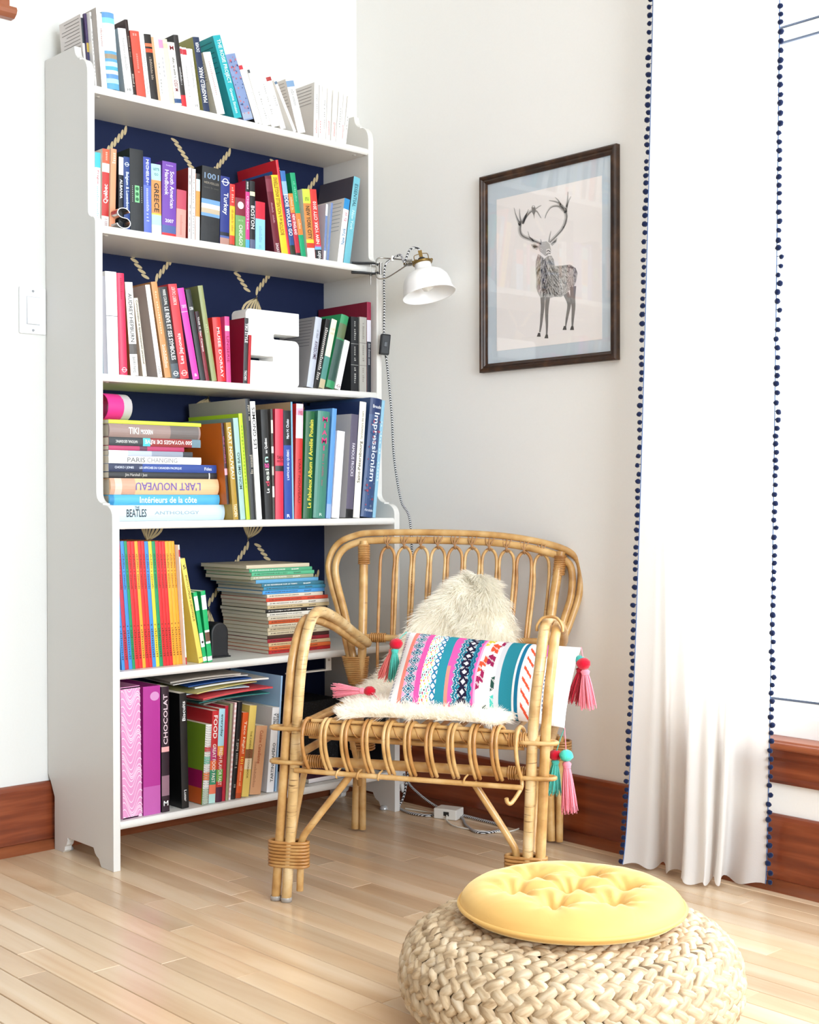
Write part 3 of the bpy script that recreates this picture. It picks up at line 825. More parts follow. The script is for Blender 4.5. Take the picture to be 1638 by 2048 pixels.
 (1, 0.6648, 0.6907, 0.0258, 0.1898, 0.1043, 0.118, -0.207, '#C98444', 'tan guidebook lettered NEW YORK CITY with lime top on the second shelf', {'s': '#E6E0D4', 'b': [(0, 0.17, '#EEF0F0'), (0.17, 0.24, '#C8402C'), (0.24, 0.29, '#E8C83A'), (0.8, 1, '#C4DC4A')], 'T': [('NEW YORK CITY', 0.3, 0.76, 0.5, '#26221E', 'd'), ("LET'S GO", 0.86, 0.05, 0.5, '#5C6A30', 'h')]}),
 (1, 0.6925, 0.7151, 0.0225, 0.1934, 0.1113, 0.118, -0.207, '#CC3A36', 'red guidebook lettered NEW YORK CITY 2010 on the second shelf', {'b': [(0, 0.16, '#1C1C20'), (0.16, 0.2, '#6FA8D4'), (0.2, 0.22, '#C04A8C')], 'T': [('NEW YORK CITY 2010', 0.24, 0.83, 0.5, '#F6E8E4', 'u'), ('Fodors', 0.02, 0.14, 0.62, '#F2F2F2', 'u')]}),
 (1, 0.7186, 0.7256, 0.007, 0.1603, -0.0585, 0.15, -0.207, '#E4E8EE', 'folded white and blue pamphlet tucked beside the red guide on the second shelf', {'s': '#C8CED8', 'b': [(0.2, 0.8, '#6C84B4')], 'g': 'city pamphlets'}),
 (1, 0.7292, 0.7362, 0.007, 0.1669, -0.1011, 0.15, -0.207, '#6C84B4', 'folded white and blue pamphlet tucked beside the red guide on the second shelf', {'s': '#D8DCE4', 'g': 'city pamphlets'}),
 (1, 0.7664, 0.7861, 0.0195, 0.1861, -0.149, 0.13, -0.207, '#F2F2F0', 'white guidebook lettered New York with blue square on the second shelf', {'s': '#E6E2DC', 'P': ('#9AA0A4', 8), 'b': [(0.84, 1, '#2C88C4')], 'T': [('New York', 0.3, 0.55, 0.6, '#3A7CA8', 'u'), ('~5', 0.66, 0.8, 0.4, '#C04A70', 'u')]}),
 (1, 0.7879, 0.8113, 0.0232, 0.2522, -0.1598, 0.15, -0.207, '#6FB6C6', 'turquoise guidebook lettered ESSENTIAL with dark photo cover on the second shelf', {'s': '#4A4650', 'b': [(0.55, 0.9, '#7ABCCA')], 'T': [('ESSENTIAL', 0.66, 0.92, 0.5, '#2C5A68', 'd'), ('New York', 0.4, 0.62, 0.4, '#C8E4EA', 'd')]}),
 (2, 0.0257, 0.0363, 0.0107, 0.231, 0.0234, 0.19, -0.236, '#8F8D94', 'thin grey booklet at the end beside the white binder book on the third shelf', {'s': '#9CC4DC'}),
 (2, 0.0377, 0.0672, 0.0296, 0.2432, 0.0275, 0.205, -0.236, '#F1EFF1', 'wide white book divided by a thin dark line on the third shelf', {'b': [(0.565, 0.571, '#5A5C66')], 'T': [('~18', 0.65, 0.9, 0.14, '#B8A8A8', 'd'), ('~7', 0.42, 0.52, 0.14, '#C8BCBC', 'd')]}),
 (2, 0.0699, 0.0903, 0.0204, 0.2422, 0.037, 0.2, -0.236, '#DB2E54', 'crimson hardcover with round emblem at the foot on the third shelf', {'k': 'h', 'T': [('~13', 0.72, 0.95, 0.2, '#8C1A34', 'd')], 'C': (0.05, 0.3, '#F2C8D0')}),
 (2, 0.0999, 0.1206, 0.0206, 0.2236, 0.0713, 0.195, -0.236, '#F4F1EC', 'white biography with a small portrait on its spine on the third shelf', {'s': '#9C6A44', 'b': [(0.23, 0.34, '#55504C')], 'T': [('AUDREY HEPBURN', 0.36, 0.88, 0.5, '#3A3A3A', 'd'), ('BARRY PARIS', 0.03, 0.2, 0.4, '#666666', 'd')]}),
 (2, 0.1331, 0.1442, 0.0111, 0.1887, 0.1333, 0.18, -0.236, '#D8CFBE', 'beige paperback lettered Communication in black on the third shelf', {'T': [('Communication et épanouissement personnel', 0.16, 0.97, 0.62, '#2A2826', 'd')]}),
 (2, 0.1752, 0.1879, 0.0126, 0.2248, 0.1571, 0.215, -0.236, '#F2F0EE', 'large white book with mauve-grey cover on the third shelf', {'s': '#B8ACA8', 'T': [('~15', 0.3, 0.92, 0.3, '#C8D0D4', 'd'), ('~5', 0.03, 0.12, 0.4, '#555555', 'd')]}),
 (2, 0.1951, 0.2123, 0.0169, 0.2343, 0.1675, 0.205, -0.236, '#C08C58', 'caramel brown hardcover with white lettering on the third shelf', {'T': [('~16', 0.1, 0.36, 0.5, '#F0E4D0', 'd'), ('~17', 0.45, 0.9, 0.22, '#EAD6B8', 'd')]}),
 (2, 0.2166, 0.2383, 0.0214, 0.224, 0.164, 0.195, -0.236, '#2A2A2C', 'black paperback lettered LE REVE ET SES SYMBOLES on the third shelf', {'s': '#D6CEB8', 'b': [(0, 0.16, '#4A545C')], 'T': [('LE REVE ET SES SYMBOLES', 0.2, 0.78, 0.55, '#F2F2F0', 'd'), ('MARIE COUPAL', 0.8, 0.97, 0.4, '#D8D8D4', 'd')], 'C': (0.05, 0.3, '#D8DCE0')}),
 (2, 0.2397, 0.2645, 0.0246, 0.2334, 0.1502, 0.2, -0.236, '#C23A42', 'red hardcover lettered Les Japonais on the third shelf', {'T': [('Les Japonais', 0.16, 0.48, 0.55, '#F6E4E2', 'u'), ('ROBERT CALVET', 0.78, 0.97, 0.4, '#F0C8C4', 'u')], 'C': (0.06, 0.3, '#F0C8C4')}),
 (2, 0.2763, 0.2956, 0.0189, 0.2278, 0.1996, 0.205, -0.236, '#DA3FA6', 'bright magenta hardcover with white title block on the third shelf', {'s': '#5A3A6A', 'T': [('TOKYO', 0.8, 0.035, 0.7, '#F6DCEE', 'h'), ('a', 0.05, 0.03, 0.4, '#F6DCEE', 'h')], 'b': [(0.74, 0.745, '#F0D0E8')]}),
 (2, 0.2986, 0.3135, 0.0147, 0.2272, 0.1929, 0.205, -0.236, '#2E2F31', 'black hardcover with white title block on the third shelf', {'T': [('CUBA', 0.79, 0.035, 0.75, '#E6E6E6', 'h')]}),
 (2, 0.315, 0.3255, 0.0103, 0.174, 0.1849, 0.17, -0.236, '#7A2430', 'thin dark red booklet with white lettering on the third shelf', {'b': [(0.7, 1, '#332228')], 'T': [('THIS IS Star Campus', 0.42, 0.92, 0.6, '#E8DCDC', 'd')]}),
 (2, 0.333, 0.3482, 0.0149, 0.2397, 0.1763, 0.205, -0.236, '#8E9464', 'tall olive green hardcover on the third shelf', {'k': 'h', 's': '#7C8256', 'T': [('~5', 0.5, 0.62, 0.3, '#C8CCA4', 'd')]}),
 (2, 0.3512, 0.3757, 0.0243, 0.1619, 0.1065, 0.15, -0.236, '#E02A2A', 'red catalogue with white capitals beside the pink paperback on the third shelf', {'k': 'h', 'T': [("MUSEE D'ORSAY", 0.06, 0.84, 0.36, '#F4DCDC', 'd')]}),
 (2, 0.3772, 0.3911, 0.0139, 0.1671, 0.0311, 0.15, -0.236, '#D8488A', 'pink paperback lettered LINGERIE with an oval portrait on the third shelf', {'b': [(0.78, 0.86, '#E8C8D0')], 'T': [('LINGERIE', 0.3, 0.7, 0.55, '#8C1C48', 'd')]}),
 (2, 0.4284, 0.441, 0.0126, 0.1691, -0.033, 0.14, -0.236, '#3A3A3C', 'black book lettered TIKI STYLE with crimson cover on the third shelf', {'s': '#8C1C34', 'T': [('TIKI STYLE', 0.62, 0.92, 0.7, '#F2F2F2', 'd'), ('TASCHEN', 0.05, 0.2, 0.6, '#E6E6E6', 'd')]}),
 (2, 0.4426, 0.4505, 0.0079, 0.1261, -0.043, 0.12, -0.236, '#B41C26', 'thin red booklet against the letter block on the third shelf', {}),
 (2, 0.6357, 0.6578, 0.0219, 0.1926, -0.1634, 0.15, -0.236, '#B4BAC8', 'grey-blue hardcover lettered AWESOME on the third shelf', {'k': 'h', 's': '#8C8A8C', 'P': ('#5A5860', 9), 'T': [('AWESOME', 0.4, 0.66, 0.5, '#5A4A60', 'd'), ('~7', 0.7, 0.82, 0.25, '#6C6C78', 'd')]}),
 (2, 0.6596, 0.675, 0.0151, 0.193, -0.2271, 0.145, -0.236, '#201E1E', 'slim black book with white lettering along the spine on the third shelf', {'T': [('~30', 0.08, 0.93, 0.6, '#E2DED8', 'd')]}),
 (2, 0.6768, 0.6958, 0.0185, 0.1946, -0.24, 0.15, -0.236, '#4E8880', 'book with cream upper half and teal lower half on the third shelf', {'b': [(0.46, 1, '#E9E2C8'), (0, 0.13, '#B8AC8C')], 'T': [('~8', 0.86, 0.03, 0.7, '#A89C7C', 'h'), ('~8', 0.8, 0.03, 0.7, '#A89C7C', 'h')]}),
 (2, 0.701, 0.729, 0.027, 0.2093, -0.2658, 0.16, -0.236, '#2C8A58', 'bright green hardcover with dark gilt spine on the third shelf', {'k': 'h', 's': '#2E9A62', 'b': [(0.68, 0.88, '#5A6A48'), (0.1, 0.66, '#2A4A42')]}),
 (2, 0.7325, 0.752, 0.0188, 0.1396, -0.2569, 0.14, -0.236, '#F1F0F2', 'short white paperback in front of the black volume on the third shelf', {'T': [('~16', 0.5, 0.9, 0.2, '#A8A8B4', 'd')], 'C': (0.06, 0.3, '#7A4A50')}),
 (2, 0.7913, 0.8184, 0.0271, 0.205, -0.0035, 0.165, -0.236, '#1B1C1F', 'black paperback divided by thin grey rules on the third shelf', {'b': [(0.635, 0.641, '#9A9A98'), (0.35, 0.356, '#9A9A98')], 'T': [('~10', 0.68, 0.94, 0.2, '#C4C4C0', 'd'), ('~8', 0.4, 0.6, 0.2, '#C4C4C0', 'd'), ('~8', 0.1, 0.32, 0.2, '#C4C4C0', 'd')]}),
 (2, 0.8221, 0.8477, 0.0256, 0.207, -0.0045, 0.165, -0.236, '#A5A29C', 'grey paperback divided by thin dark rules on the third shelf', {'b': [(0.65, 0.655, '#55534F'), (0.35, 0.355, '#55534F')], 'T': [('~10', 0.7, 0.92, 0.2, '#6A6862', 'd'), ('~8', 0.4, 0.62, 0.2, '#6A6862', 'd'), ('~9', 0.1, 0.32, 0.2, '#6A6862', 'd')]}),
 (2, 0.8495, 0.8643, 0.0147, 0.251, -0.002, 0.215, -0.236, '#20242E', 'tall thin book with maroon top, pale middle and navy foot on the third shelf', {'s': '#7C2034', 'b': [(0.56, 0.8, '#CFCBD6'), (0.8, 1, '#8C2440')], 'T': [('~24', 0.3, 0.55, 0.4, '#C8C8D0', 'd')]}),
 (3, 0.3371, 0.3451, 0.008, 0.2031, 0.0843, 0.215, -0.294, '#3C2230', 'black-spined book with bright orange cover on the fourth shelf', {'s': '#C4641A', 'y': 8, 'z': 38.6, 'b': [(0, 0.33, '#2A1C20'), (0.36, 0.44, '#E8A0B0')], 'T': [('the mullet', 0.5, 0.84, 0.5, '#B85A78', 'd')]}),
 (3, 0.351, 0.3662, 0.0151, 0.243, 0.0906, 0.215, -0.302, '#A8862E', 'gold paperback lettered L ART NOUVEAU standing by the stack on the fourth shelf', {'T': [("L'ART NOUVEAU", 0.42, 0.95, 0.6, '#F2EAD0', 'd'), ('TASCHEN', 0.03, 0.16, 0.6, '#EEE4C8', 'd')]}),
 (3, 0.3723, 0.3876, 0.0153, 0.255, 0.0875, 0.225, -0.302, '#9CBCB8', 'pale teal book lettered MON OMI BAO on the fourth shelf', {'s': '#7C9490', 'T': [('MON OMI BAO', 0.3, 0.66, 0.5, '#3A5450', 'u')]}),
 (3, 0.3907, 0.4015, 0.0108, 0.2671, 0.0888, 0.225, -0.302, '#B6DC2C', 'lime green thin book on the fourth shelf', {'s': '#A4C828', 'T': [('~18', 0.3, 0.9, 0.4, '#6C8A1C', 'u')]}),
 (3, 0.4061, 0.4201, 0.014, 0.3045, 0.0608, 0.255, -0.302, '#232325', 'tall thin black-spined album with pale grey cover on the fourth shelf', {'s': '#A8A59E', 'k': 'h', 'y': 0, 'T': [('~12', 0.38, 0.54, 0.5, '#C8C0B0', 'u'), ('~14', 0.82, 0.95, 0.4, '#C8C0B0', 'u')]}),
 (3, 0.4232, 0.4388, 0.0156, 0.2988, 0.0698, 0.24, -0.302, '#F1F1EF', 'white book lettered LES GNOMES on the fourth shelf', {'T': [('LES GNOMES', 0.6, 0.95, 0.62, '#2A2A2A', 'u'), ('~10', 0.05, 0.15, 0.3, '#A8A8A8', 'u')]}),
 (3, 0.4499, 0.472, 0.0221, 0.2794, 0.0532, 0.23, -0.302, '#242424', 'black book lettered Le design au Quebec on the fourth shelf', {'T': [('Le', 0.24, 0.28, 0.4, '#F0F0F0', 'u'), ('d', 0.3, 0.345, 0.5, '#C8405A', 'u'), ('esi', 0.35, 0.46, 0.5, '#DCE8D8', 'u'), ('g', 0.465, 0.51, 0.6, '#C84A90', 'u'), ('n', 0.52, 0.57, 0.45, '#A8D8C4', 'u'), ('au Québec', 0.6, 0.74, 0.42, '#F0F0F0', 'u')]}),
 (3, 0.4736, 0.48, 0.0064, 0.2821, 0.0234, 0.225, -0.302, '#4A4642', 'narrow book with a black and white collage spine on the fourth shelf', {'b': [(0.78, 0.9, '#C8C4BC'), (0.6, 0.66, '#E8E4DC'), (0.4, 0.48, '#B8B0A8'), (0.2, 0.3, '#D8D4CC')]}),
 (3, 0.4816, 0.5072, 0.0257, 0.283, 0.002, 0.23, -0.302, '#CE2C46', 'cherry red hardcover with small black device on the fourth shelf', {'k': 'h', 'b': [(0.435, 0.485, '#26201F')], 'T': [('TAKA', 0.56, 0.03, 0.75, '#5A1420', 'h'), ('~6', 0.53, 0.025, 0.75, '#5A1420', 'h')]}),
 (3, 0.5105, 0.5348, 0.0243, 0.28, 0.0108, 0.235, -0.302, '#2B4796', "blue book lettered L'AFFICHE AU QUEBEC with black upper third on the fourth shelf", {'b': [(0.68, 1, '#1A1B20')], 'T': [("L'AFFICHE AU QUÉBEC", 0.36, 0.64, 0.4, '#E8ECF6', 'u'), ('Marc H. Choko', 0.74, 0.92, 0.35, '#E8ECF6', 'u'), ('R', 0.03, 0.03, 0.4, '#E8ECF6', 'h')]}),
 (3, 0.5364, 0.5413, 0.0049, 0.3031, 0.0152, 0.25, -0.302, '#7AB4E0', 'tall thin sky blue spine with tan cover on the fourth shelf', {'s': '#9C8668'}),
 (3, 0.5429, 0.5659, 0.023, 0.2991, -0.0236, 0.24, -0.302, '#C02C2C', "glossy red hardcover lettered L'ART NOUVEAU with pink upper third on the fourth shelf", {'k': 'h', 'b': [(0.7, 1, '#E8C8D4'), (0.9, 0.96, '#E0A0B8')], 'T': [("L'ART NOUVEAU", 0.14, 0.52, 0.35, '#7C1414', 'd'), ('1900', 0.92, 0.04, 0.6, '#A83A5A', 'h')]}),
 (3, 0.5709, 0.6008, 0.0299, 0.2812, -0.0396, 0.24, -0.302, '#14552E', 'dark green hardcover with yellow script along its spine on the fourth shelf', {'k': 'h', 's': '#1E7A40', 'T': [('Le Fabuleux Album d Amélie Poulain', 0.1, 0.92, 0.42, '#E8D84A', 'u')]}),
 (3, 0.6041, 0.6446, 0.0404, 0.2826, -0.0632, 0.245, -0.302, '#3C7C6C', 'thick teal hardcover with pink block letters on the fourth shelf', {'k': 'h', 'T': [('M', 0.925, 0.045, 0.4, '#D8387C', 'h'), ('I', 0.865, 0.045, 0.14, '#D8387C', 'h'), ('A', 0.8, 0.045, 0.4, '#D8387C', 'h'), ('M', 0.725, 0.055, 0.4, '#D8387C', 'h'), ('I', 0.655, 0.045, 0.14, '#D8387C', 'h'), ('~21', 0.3, 0.6, 0.14, '#A8506C', 'd'), ('R', 0.035, 0.025, 0.3, '#D0E4DC', 'h')]}),
 (3, 0.648, 0.6634, 0.0153, 0.2929, -0.0785, 0.245, -0.302, '#5C94D0', 'slim cornflower blue book beside the thick teal one on the fourth shelf', {'b': [(0, 0.13, '#8CA8DC')]}),
 (3, 0.6668, 0.6927, 0.0257, 0.233, -0.091, 0.215, -0.302, '#F0F0F6', 'plain white book shorter than its neighbours on the fourth shelf', {}),
 (3, 0.7153, 0.7398, 0.0245, 0.2798, -0.0777, 0.225, -0.302, '#5A5468', 'slate violet book lettered FAMOUS FROCKS with grey cover on the fourth shelf', {'s': '#B4B2B4', 'b': [(0, 0.085, '#141416')], 'T': [('FAMOUS FROCKS', 0.4, 0.72, 0.4, '#D6D2DE', 'd')]}),
 (3, 0.7416, 0.7646, 0.023, 0.315, -0.0807, 0.24, -0.302, '#EFE9DA', 'cream tall book lettered Saint-Petersbourg on the fourth shelf', {'s': '#1C2C54', 'T': [('Saint-Pétersbourg', 0.3, 0.66, 0.55, '#4A4640', 'u'), ("l'architecture des tsars", 0.68, 0.92, 0.4, '#8C887C', 'u')]}),
 (3, 0.7682, 0.8095, 0.041, 0.3261, -0.1131, 0.265, -0.302, '#2F4874', 'thick blue hardcover lettered Impressionism with painted blossom pattern on the fourth shelf', {'k': 'h', 'F': ['#8C3A50', '#3C5C8C', '#6C7C94', '#A0485C'], 'b': [(0.86, 1, '#1E3160')], 'T': [('Impressionism', 0.3, 0.88, 0.55, '#DCE4F0', 'd'), ('Broude', 0.93, 0.028, 0.7, '#E4E8F0', 'h'), ('Abradale', 0.06, 0.022, 0.7, '#C8D0E0', 'h')]}),
 (3, 0.8113, 0.8222, 0.0108, 0.324, -0.1105, 0.255, -0.302, '#8CBAD2', 'thin pale blue book closing the fourth row on the fourth shelf', {'T': [('~19', 0.3, 0.85, 0.4, '#D8E8F0', 'd')]}),
 (4, 0.0429, 0.0508, 0.0079, 0.3039, 0.0765, 0.205, -0.286, '#3E86CC', 'thin blue picture book standing against the bookcase side on the fifth shelf', {'g': 'thin picture book series', 'T': [('~21', 0.62, 0.9, 0.42, '#3A2A18', 'd'), ('~16', 0.07, 0.36, 0.42, '#3A2A18', 'd')], 'k': 't', 'y': 14}),
 (4, 0.0514, 0.0612, 0.0098, 0.3039, 0.077, 0.205, -0.286, '#B43048', 'thin maroon picture book between two blue ones on the fifth shelf', {'g': 'thin picture book series', 'T': [('~21', 0.62, 0.9, 0.42, '#3A2A18', 'd'), ('~16', 0.07, 0.36, 0.42, '#3A2A18', 'd')], 'k': 't', 'y': 14}),
 (4, 0.0617, 0.071, 0.0093, 0.3039, 0.0748, 0.205, -0.286, '#3E86CC', 'thin blue picture book between maroon and green ones on the fifth shelf', {'g': 'thin picture book series', 'T': [('~21', 0.62, 0.9, 0.42, '#3A2A18', 'd'), ('~16', 0.07, 0.36, 0.42, '#3A2A18', 'd')], 'k': 't', 'y': 14}),
 (4, 0.0716, 0.0789, 0.0073, 0.3038, 0.0743, 0.205, -0.286, '#1F8C5A', 'thin green picture book between blue and red ones on the fifth shelf', {'g': 'thin picture book series', 'T': [('~21', 0.62, 0.9, 0.42, '#3A2A18', 'd'), ('~16', 0.07, 0.36, 0.42, '#3A2A18', 'd')], 'k': 't', 'y': 14}),
 (4, 0.0794, 0.0889, 0.0095, 0.3028, 0.0741, 0.205, -0.286, '#D52B2E', 'thin red picture book touching the green one that follows blue on the fifth shelf', {'g': 'thin picture book series', 'T': [('~21', 0.62, 0.9, 0.42, '#3A2A18', 'd'), ('~16', 0.07, 0.36, 0.42, '#3A2A18', 'd')], 'k': 't', 'y': 14}),
 (4, 0.0895, 0.0988, 0.0093, 0.3028, 0.0743, 0.205, -0.286, '#D52B2E', 'thin red picture book between another red and the amber one on the fifth shelf', {'g': 'thin picture book series', 'T': [('~21', 0.62, 0.9, 0.42, '#3A2A18', 'd'), ('~16', 0.07, 0.36, 0.42, '#3A2A18', 'd')], 'k': 't', 'y': 14}),
 (4, 0.0993, 0.1077, 0.0083, 0.3028, 0.0737, 0.205, -0.286, '#F0A034', 'thin amber picture book between two red ones on the fifth shelf', {'g': 'thin picture book series', 'T': [('~21', 0.62, 0.9, 0.42, '#3A2A18', 'd'), ('~16', 0.07, 0.36, 0.42, '#3A2A18', 'd')], 'k': 't', 'y': 14}),
 (4, 0.1082, 0.117, 0.0088, 0.3028, 0.0738, 0.205, -0.286, '#D52B2E', 'thin red picture book between the amber one and a red one', {'g': 'thin picture book series', 'T': [('~21', 0.62, 0.9, 0.42, '#3A2A18', 'd'), ('~16', 0.07, 0.36, 0.42, '#3A2A18', 'd')], 'k': 't', 'y': 14}),
 (4, 0.1176, 0.1257, 0.0081, 0.3028, 0.0743, 0.205, -0.286, '#D52B2E', 'thin red picture book between another red and a blue one on the fifth shelf', {'g': 'thin picture book series', 'T': [('~21', 0.62, 0.9, 0.42, '#3A2A18', 'd'), ('~16', 0.07, 0.36, 0.42, '#3A2A18', 'd')], 'k': 't', 'y': 14}),
 (4, 0.1263, 0.136, 0.0097, 0.3018, 0.0739, 0.205, -0.286, '#3E86CC', 'thin blue picture book between red and yellow ones on the fifth shelf', {'g': 'thin picture book series', 'T': [('~21', 0.62, 0.9, 0.42, '#3A2A18', 'd'), ('~16', 0.07, 0.36, 0.42, '#3A2A18', 'd')], 'k': 't', 'y': 14}),
 (4, 0.1365, 0.1455, 0.0089, 0.3018, 0.0726, 0.205, -0.286, '#E8CC3C', 'thin yellow picture book between blue and green ones on the fifth shelf', {'g': 'thin picture book series', 'T': [('~21', 0.62, 0.9, 0.42, '#3A2A18', 'd'), ('~16', 0.07, 0.36, 0.42, '#3A2A18', 'd')], 'k': 't', 'y': 14}),
 (4, 0.146, 0.1555, 0.0095, 0.3018, 0.0731, 0.205, -0.286, '#1F8C5A', 'thin green picture book between yellow and red ones on the fifth shelf', {'g': 'thin picture book series', 'T': [('~21', 0.62, 0.9, 0.42, '#3A2A18', 'd'), ('~16', 0.07, 0.36, 0.42, '#3A2A18', 'd')], 'k': 't', 'y': 14}),
 (4, 0.1561, 0.1653, 0.0092, 0.3018, 0.0737, 0.205, -0.286, '#D52B2E', 'thin red picture book touching the green one that follows yellow on the fifth shelf', {'g': 'thin picture book series', 'T': [('~21', 0.62, 0.9, 0.42, '#3A2A18', 'd'), ('~16', 0.07, 0.36, 0.42, '#3A2A18', 'd')], 'k': 't', 'y': 14}),
 (4, 0.1659, 0.1742, 0.0083, 0.3008, 0.0743, 0.205, -0.286, '#D52B2E', 'middle of three thin red picture books before the orange ones on the fifth shelf', {'g': 'thin picture book series', 'T': [('~21', 0.62, 0.9, 0.42, '#3A2A18', 'd'), ('~16', 0.07, 0.36, 0.42, '#3A2A18', 'd')], 'k': 't', 'y': 14}),
 (4, 0.1748, 0.1831, 0.0083, 0.3008, 0.0748, 0.205, -0.286, '#D52B2E', 'thin red picture book between another red and an orange one on the fifth shelf', {'g': 'thin picture book series', 'T': [('~21', 0.62, 0.9, 0.42, '#3A2A18', 'd'), ('~16', 0.07, 0.36, 0.42, '#3A2A18', 'd')], 'k': 't', 'y': 14}),
 (4, 0.1837, 0.1929, 0.0092, 0.3008, 0.0754, 0.205, -0.286, '#EFA02E', 'thin orange picture book beside a red one on the fifth shelf', {'g': 'thin picture book series', 'T': [('~21', 0.62, 0.9, 0.42, '#3A2A18', 'd'), ('~16', 0.07, 0.36, 0.42, '#3A2A18', 'd')], 'k': 't', 'y': 14}),
 (4, 0.1935, 0.2026, 0.0091, 0.3008, 0.076, 0.205, -0.286, '#EFA02E', 'middle of three thin orange picture books on the fifth shelf', {'g': 'thin picture book series', 'T': [('~21', 0.62, 0.9, 0.42, '#3A2A18', 'd'), ('~16', 0.07, 0.36, 0.42, '#3A2A18', 'd')], 'k': 't', 'y': 14}),
 (4, 0.2032, 0.2104, 0.0072, 0.3007, 0.0766, 0.205, -0.286, '#EFA02E', 'thin orange picture book beside the thin white one on the fifth shelf', {'g': 'thin picture book series', 'T': [('~21', 0.62, 0.9, 0.42, '#3A2A18', 'd'), ('~16', 0.07, 0.36, 0.42, '#3A2A18', 'd')], 'k': 't', 'y': 14}),
 (4, 0.2108, 0.214, 0.0032, 0.292, 0.0711, 0.215, -0.3, '#F0EFEC', 'thin white picture book closing the colourful series on the fifth shelf', {'b': [(0, 0.06, '#B8303A'), (0.9, 0.96, '#B8303A')], 'T': [('~23', 0.3, 0.7, 0.4, '#9A9AA4', 'd')]}),
 (4, 0.2486, 0.2615, 0.0127, 0.2618, 0.202, 0.19, -0.3, '#E8CC5C', 'yellow encyclopedia volume numbered 5 leaning on the fifth shelf', {'T': [('5', 0.92, 0.04, 0.6, '#3A3420', 'h'), ('ENCYCLOPEDIE SCIENTIFIQUE', 0.4, 0.84, 0.5, '#4A4020', 'd'), ('LAROUSSE', 0.05, 0.012, 0.8, '#6A5C2C', 'h')]}),
 (4, 0.262, 0.2727, 0.0106, 0.1765, 0.1693, 0.14, -0.3, '#19A862', 'green pocket book with black dot on white label on the fifth shelf', {'b': [(0.02, 0.08, '#F0F2F0'), (0.22, 0.42, '#F0F2F0'), (0.74, 0.94, '#F0F2F0')], 'O': (0.29, 0.28, '#1A1A1A')}),
 (4, 0.2749, 0.2882, 0.0132, 0.1772, 0.1185, 0.14, -0.3, '#19A862', 'green pocket book with tiny portrait on white label on the fifth shelf', {'b': [(0.02, 0.08, '#F0F2F0'), (0.26, 0.45, '#F0F2F0'), (0.29, 0.42, '#6A4A3C'), (0.74, 0.94, '#F0F2F0')]}),
 (5, 0.0357, 0.0875, 0.0518, 0.3104, 0.0184, 0.235, -0.3, '#D892BE', 'pink wave-patterned magazine file on the bottom shelf', {'k': 'box', 'Wv': 1}),
 (5, 0.0909, 0.1377, 0.0468, 0.3063, -0.0002, 0.235, -0.3, '#A8328A', 'magenta translucent plastic document case on the bottom shelf', {'k': 'box', 'b': [(0.0, 0.22, '#B85AA4')], 'Ov': 1}),
 (5, 0.1419, 0.1629, 0.021, 0.3013, 0.003, 0.225, -0.3, '#2C1C26', 'dark book lettered CHOCOLAT with pink label and photograph on the bottom shelf', {'s': '#1E141A', 'b': [(0.13, 0.29, '#8C6A78'), (0.48, 0.52, '#E8A8A8')], 'T': [('CHOCOLAT', 0.54, 0.94, 0.55, '#E4CCD4', 'u'), ('M', 0.07, 0.04, 0.6, '#F0F0F0', 'h')]}),
 (5, 0.1983, 0.2183, 0.02, 0.2804, 0.0224, 0.235, -0.3, '#1C1A1A', 'black cookbook lettered Biscuits on the bottom shelf', {'s': '#121111', 'T': [('Biscuits', 0.76, 0.93, 0.45, '#F0F0F0', 'u'), ('Lusar', 0.06, 0.16, 0.35, '#E0E0E0', 'd')]}),
 (5, 0.256, 0.2736, 0.0176, 0.196, -0.0618, 0.15, -0.3, '#E8E6E2', 'spiral bound notebook with green and magenta cover on the bottom shelf', {'sp': 1, 's': '#7C9C2C', 'b': [(0, 0.2, '#B8C8B4'), (0.3, 0.4, '#E88A5C'), (0.5, 0.6, '#8CC8B4'), (0.66, 0.72, '#D84A50')]}),
 (5, 0.2751, 0.2943, 0.0192, 0.2275, -0.0563, 0.17, -0.3, '#C22E34', 'red and white cookbook lettered FOOD on the bottom shelf', {'b': [(0, 0.1, '#B8E0DC'), (0.1, 0.2, '#E87A5C'), (0.2, 0.36, '#3A8C6A'), (0.36, 0.46, '#E06A3A'), (0.46, 0.6, '#B83A70')], 'T': [('FOOD', 0.7, 0.95, 0.6, '#F4F0EC', 'd'), ('GREAT FOOD FAST', 0.22, 0.64, 0.5, '#F2ECE4', 'd')]}),
 (5, 0.2958, 0.3137, 0.0179, 0.2305, -0.0515, 0.17, -0.3, '#C43A2E', 'cookbook lettered everyday FRESH FLAVOR FAST with pale blue top on the bottom shelf', {'b': [(0.6, 1, '#A8D4E4'), (0.5, 0.6, '#E89A3A'), (0.22, 0.35, '#6CA84A'), (0, 0.16, '#4A1C38')], 'T': [('everyday', 0.7, 0.94, 0.5, '#2A4A50', 'd'), ('FRESH FLAVOR FAST', 0.18, 0.58, 0.55, '#F4ECE4', 'd')]}),
 (5, 0.3152, 0.3242, 0.009, 0.2365, -0.0468, 0.18, -0.3, '#B41E36', 'slim dark red cookbook beside the striped ones on the bottom shelf', {}),
 (5, 0.3257, 0.3332, 0.0075, 0.2409, -0.0679, 0.18, -0.3, '#9A9A78', 'thin grey-green booklet on the bottom row on the bottom shelf', {}),
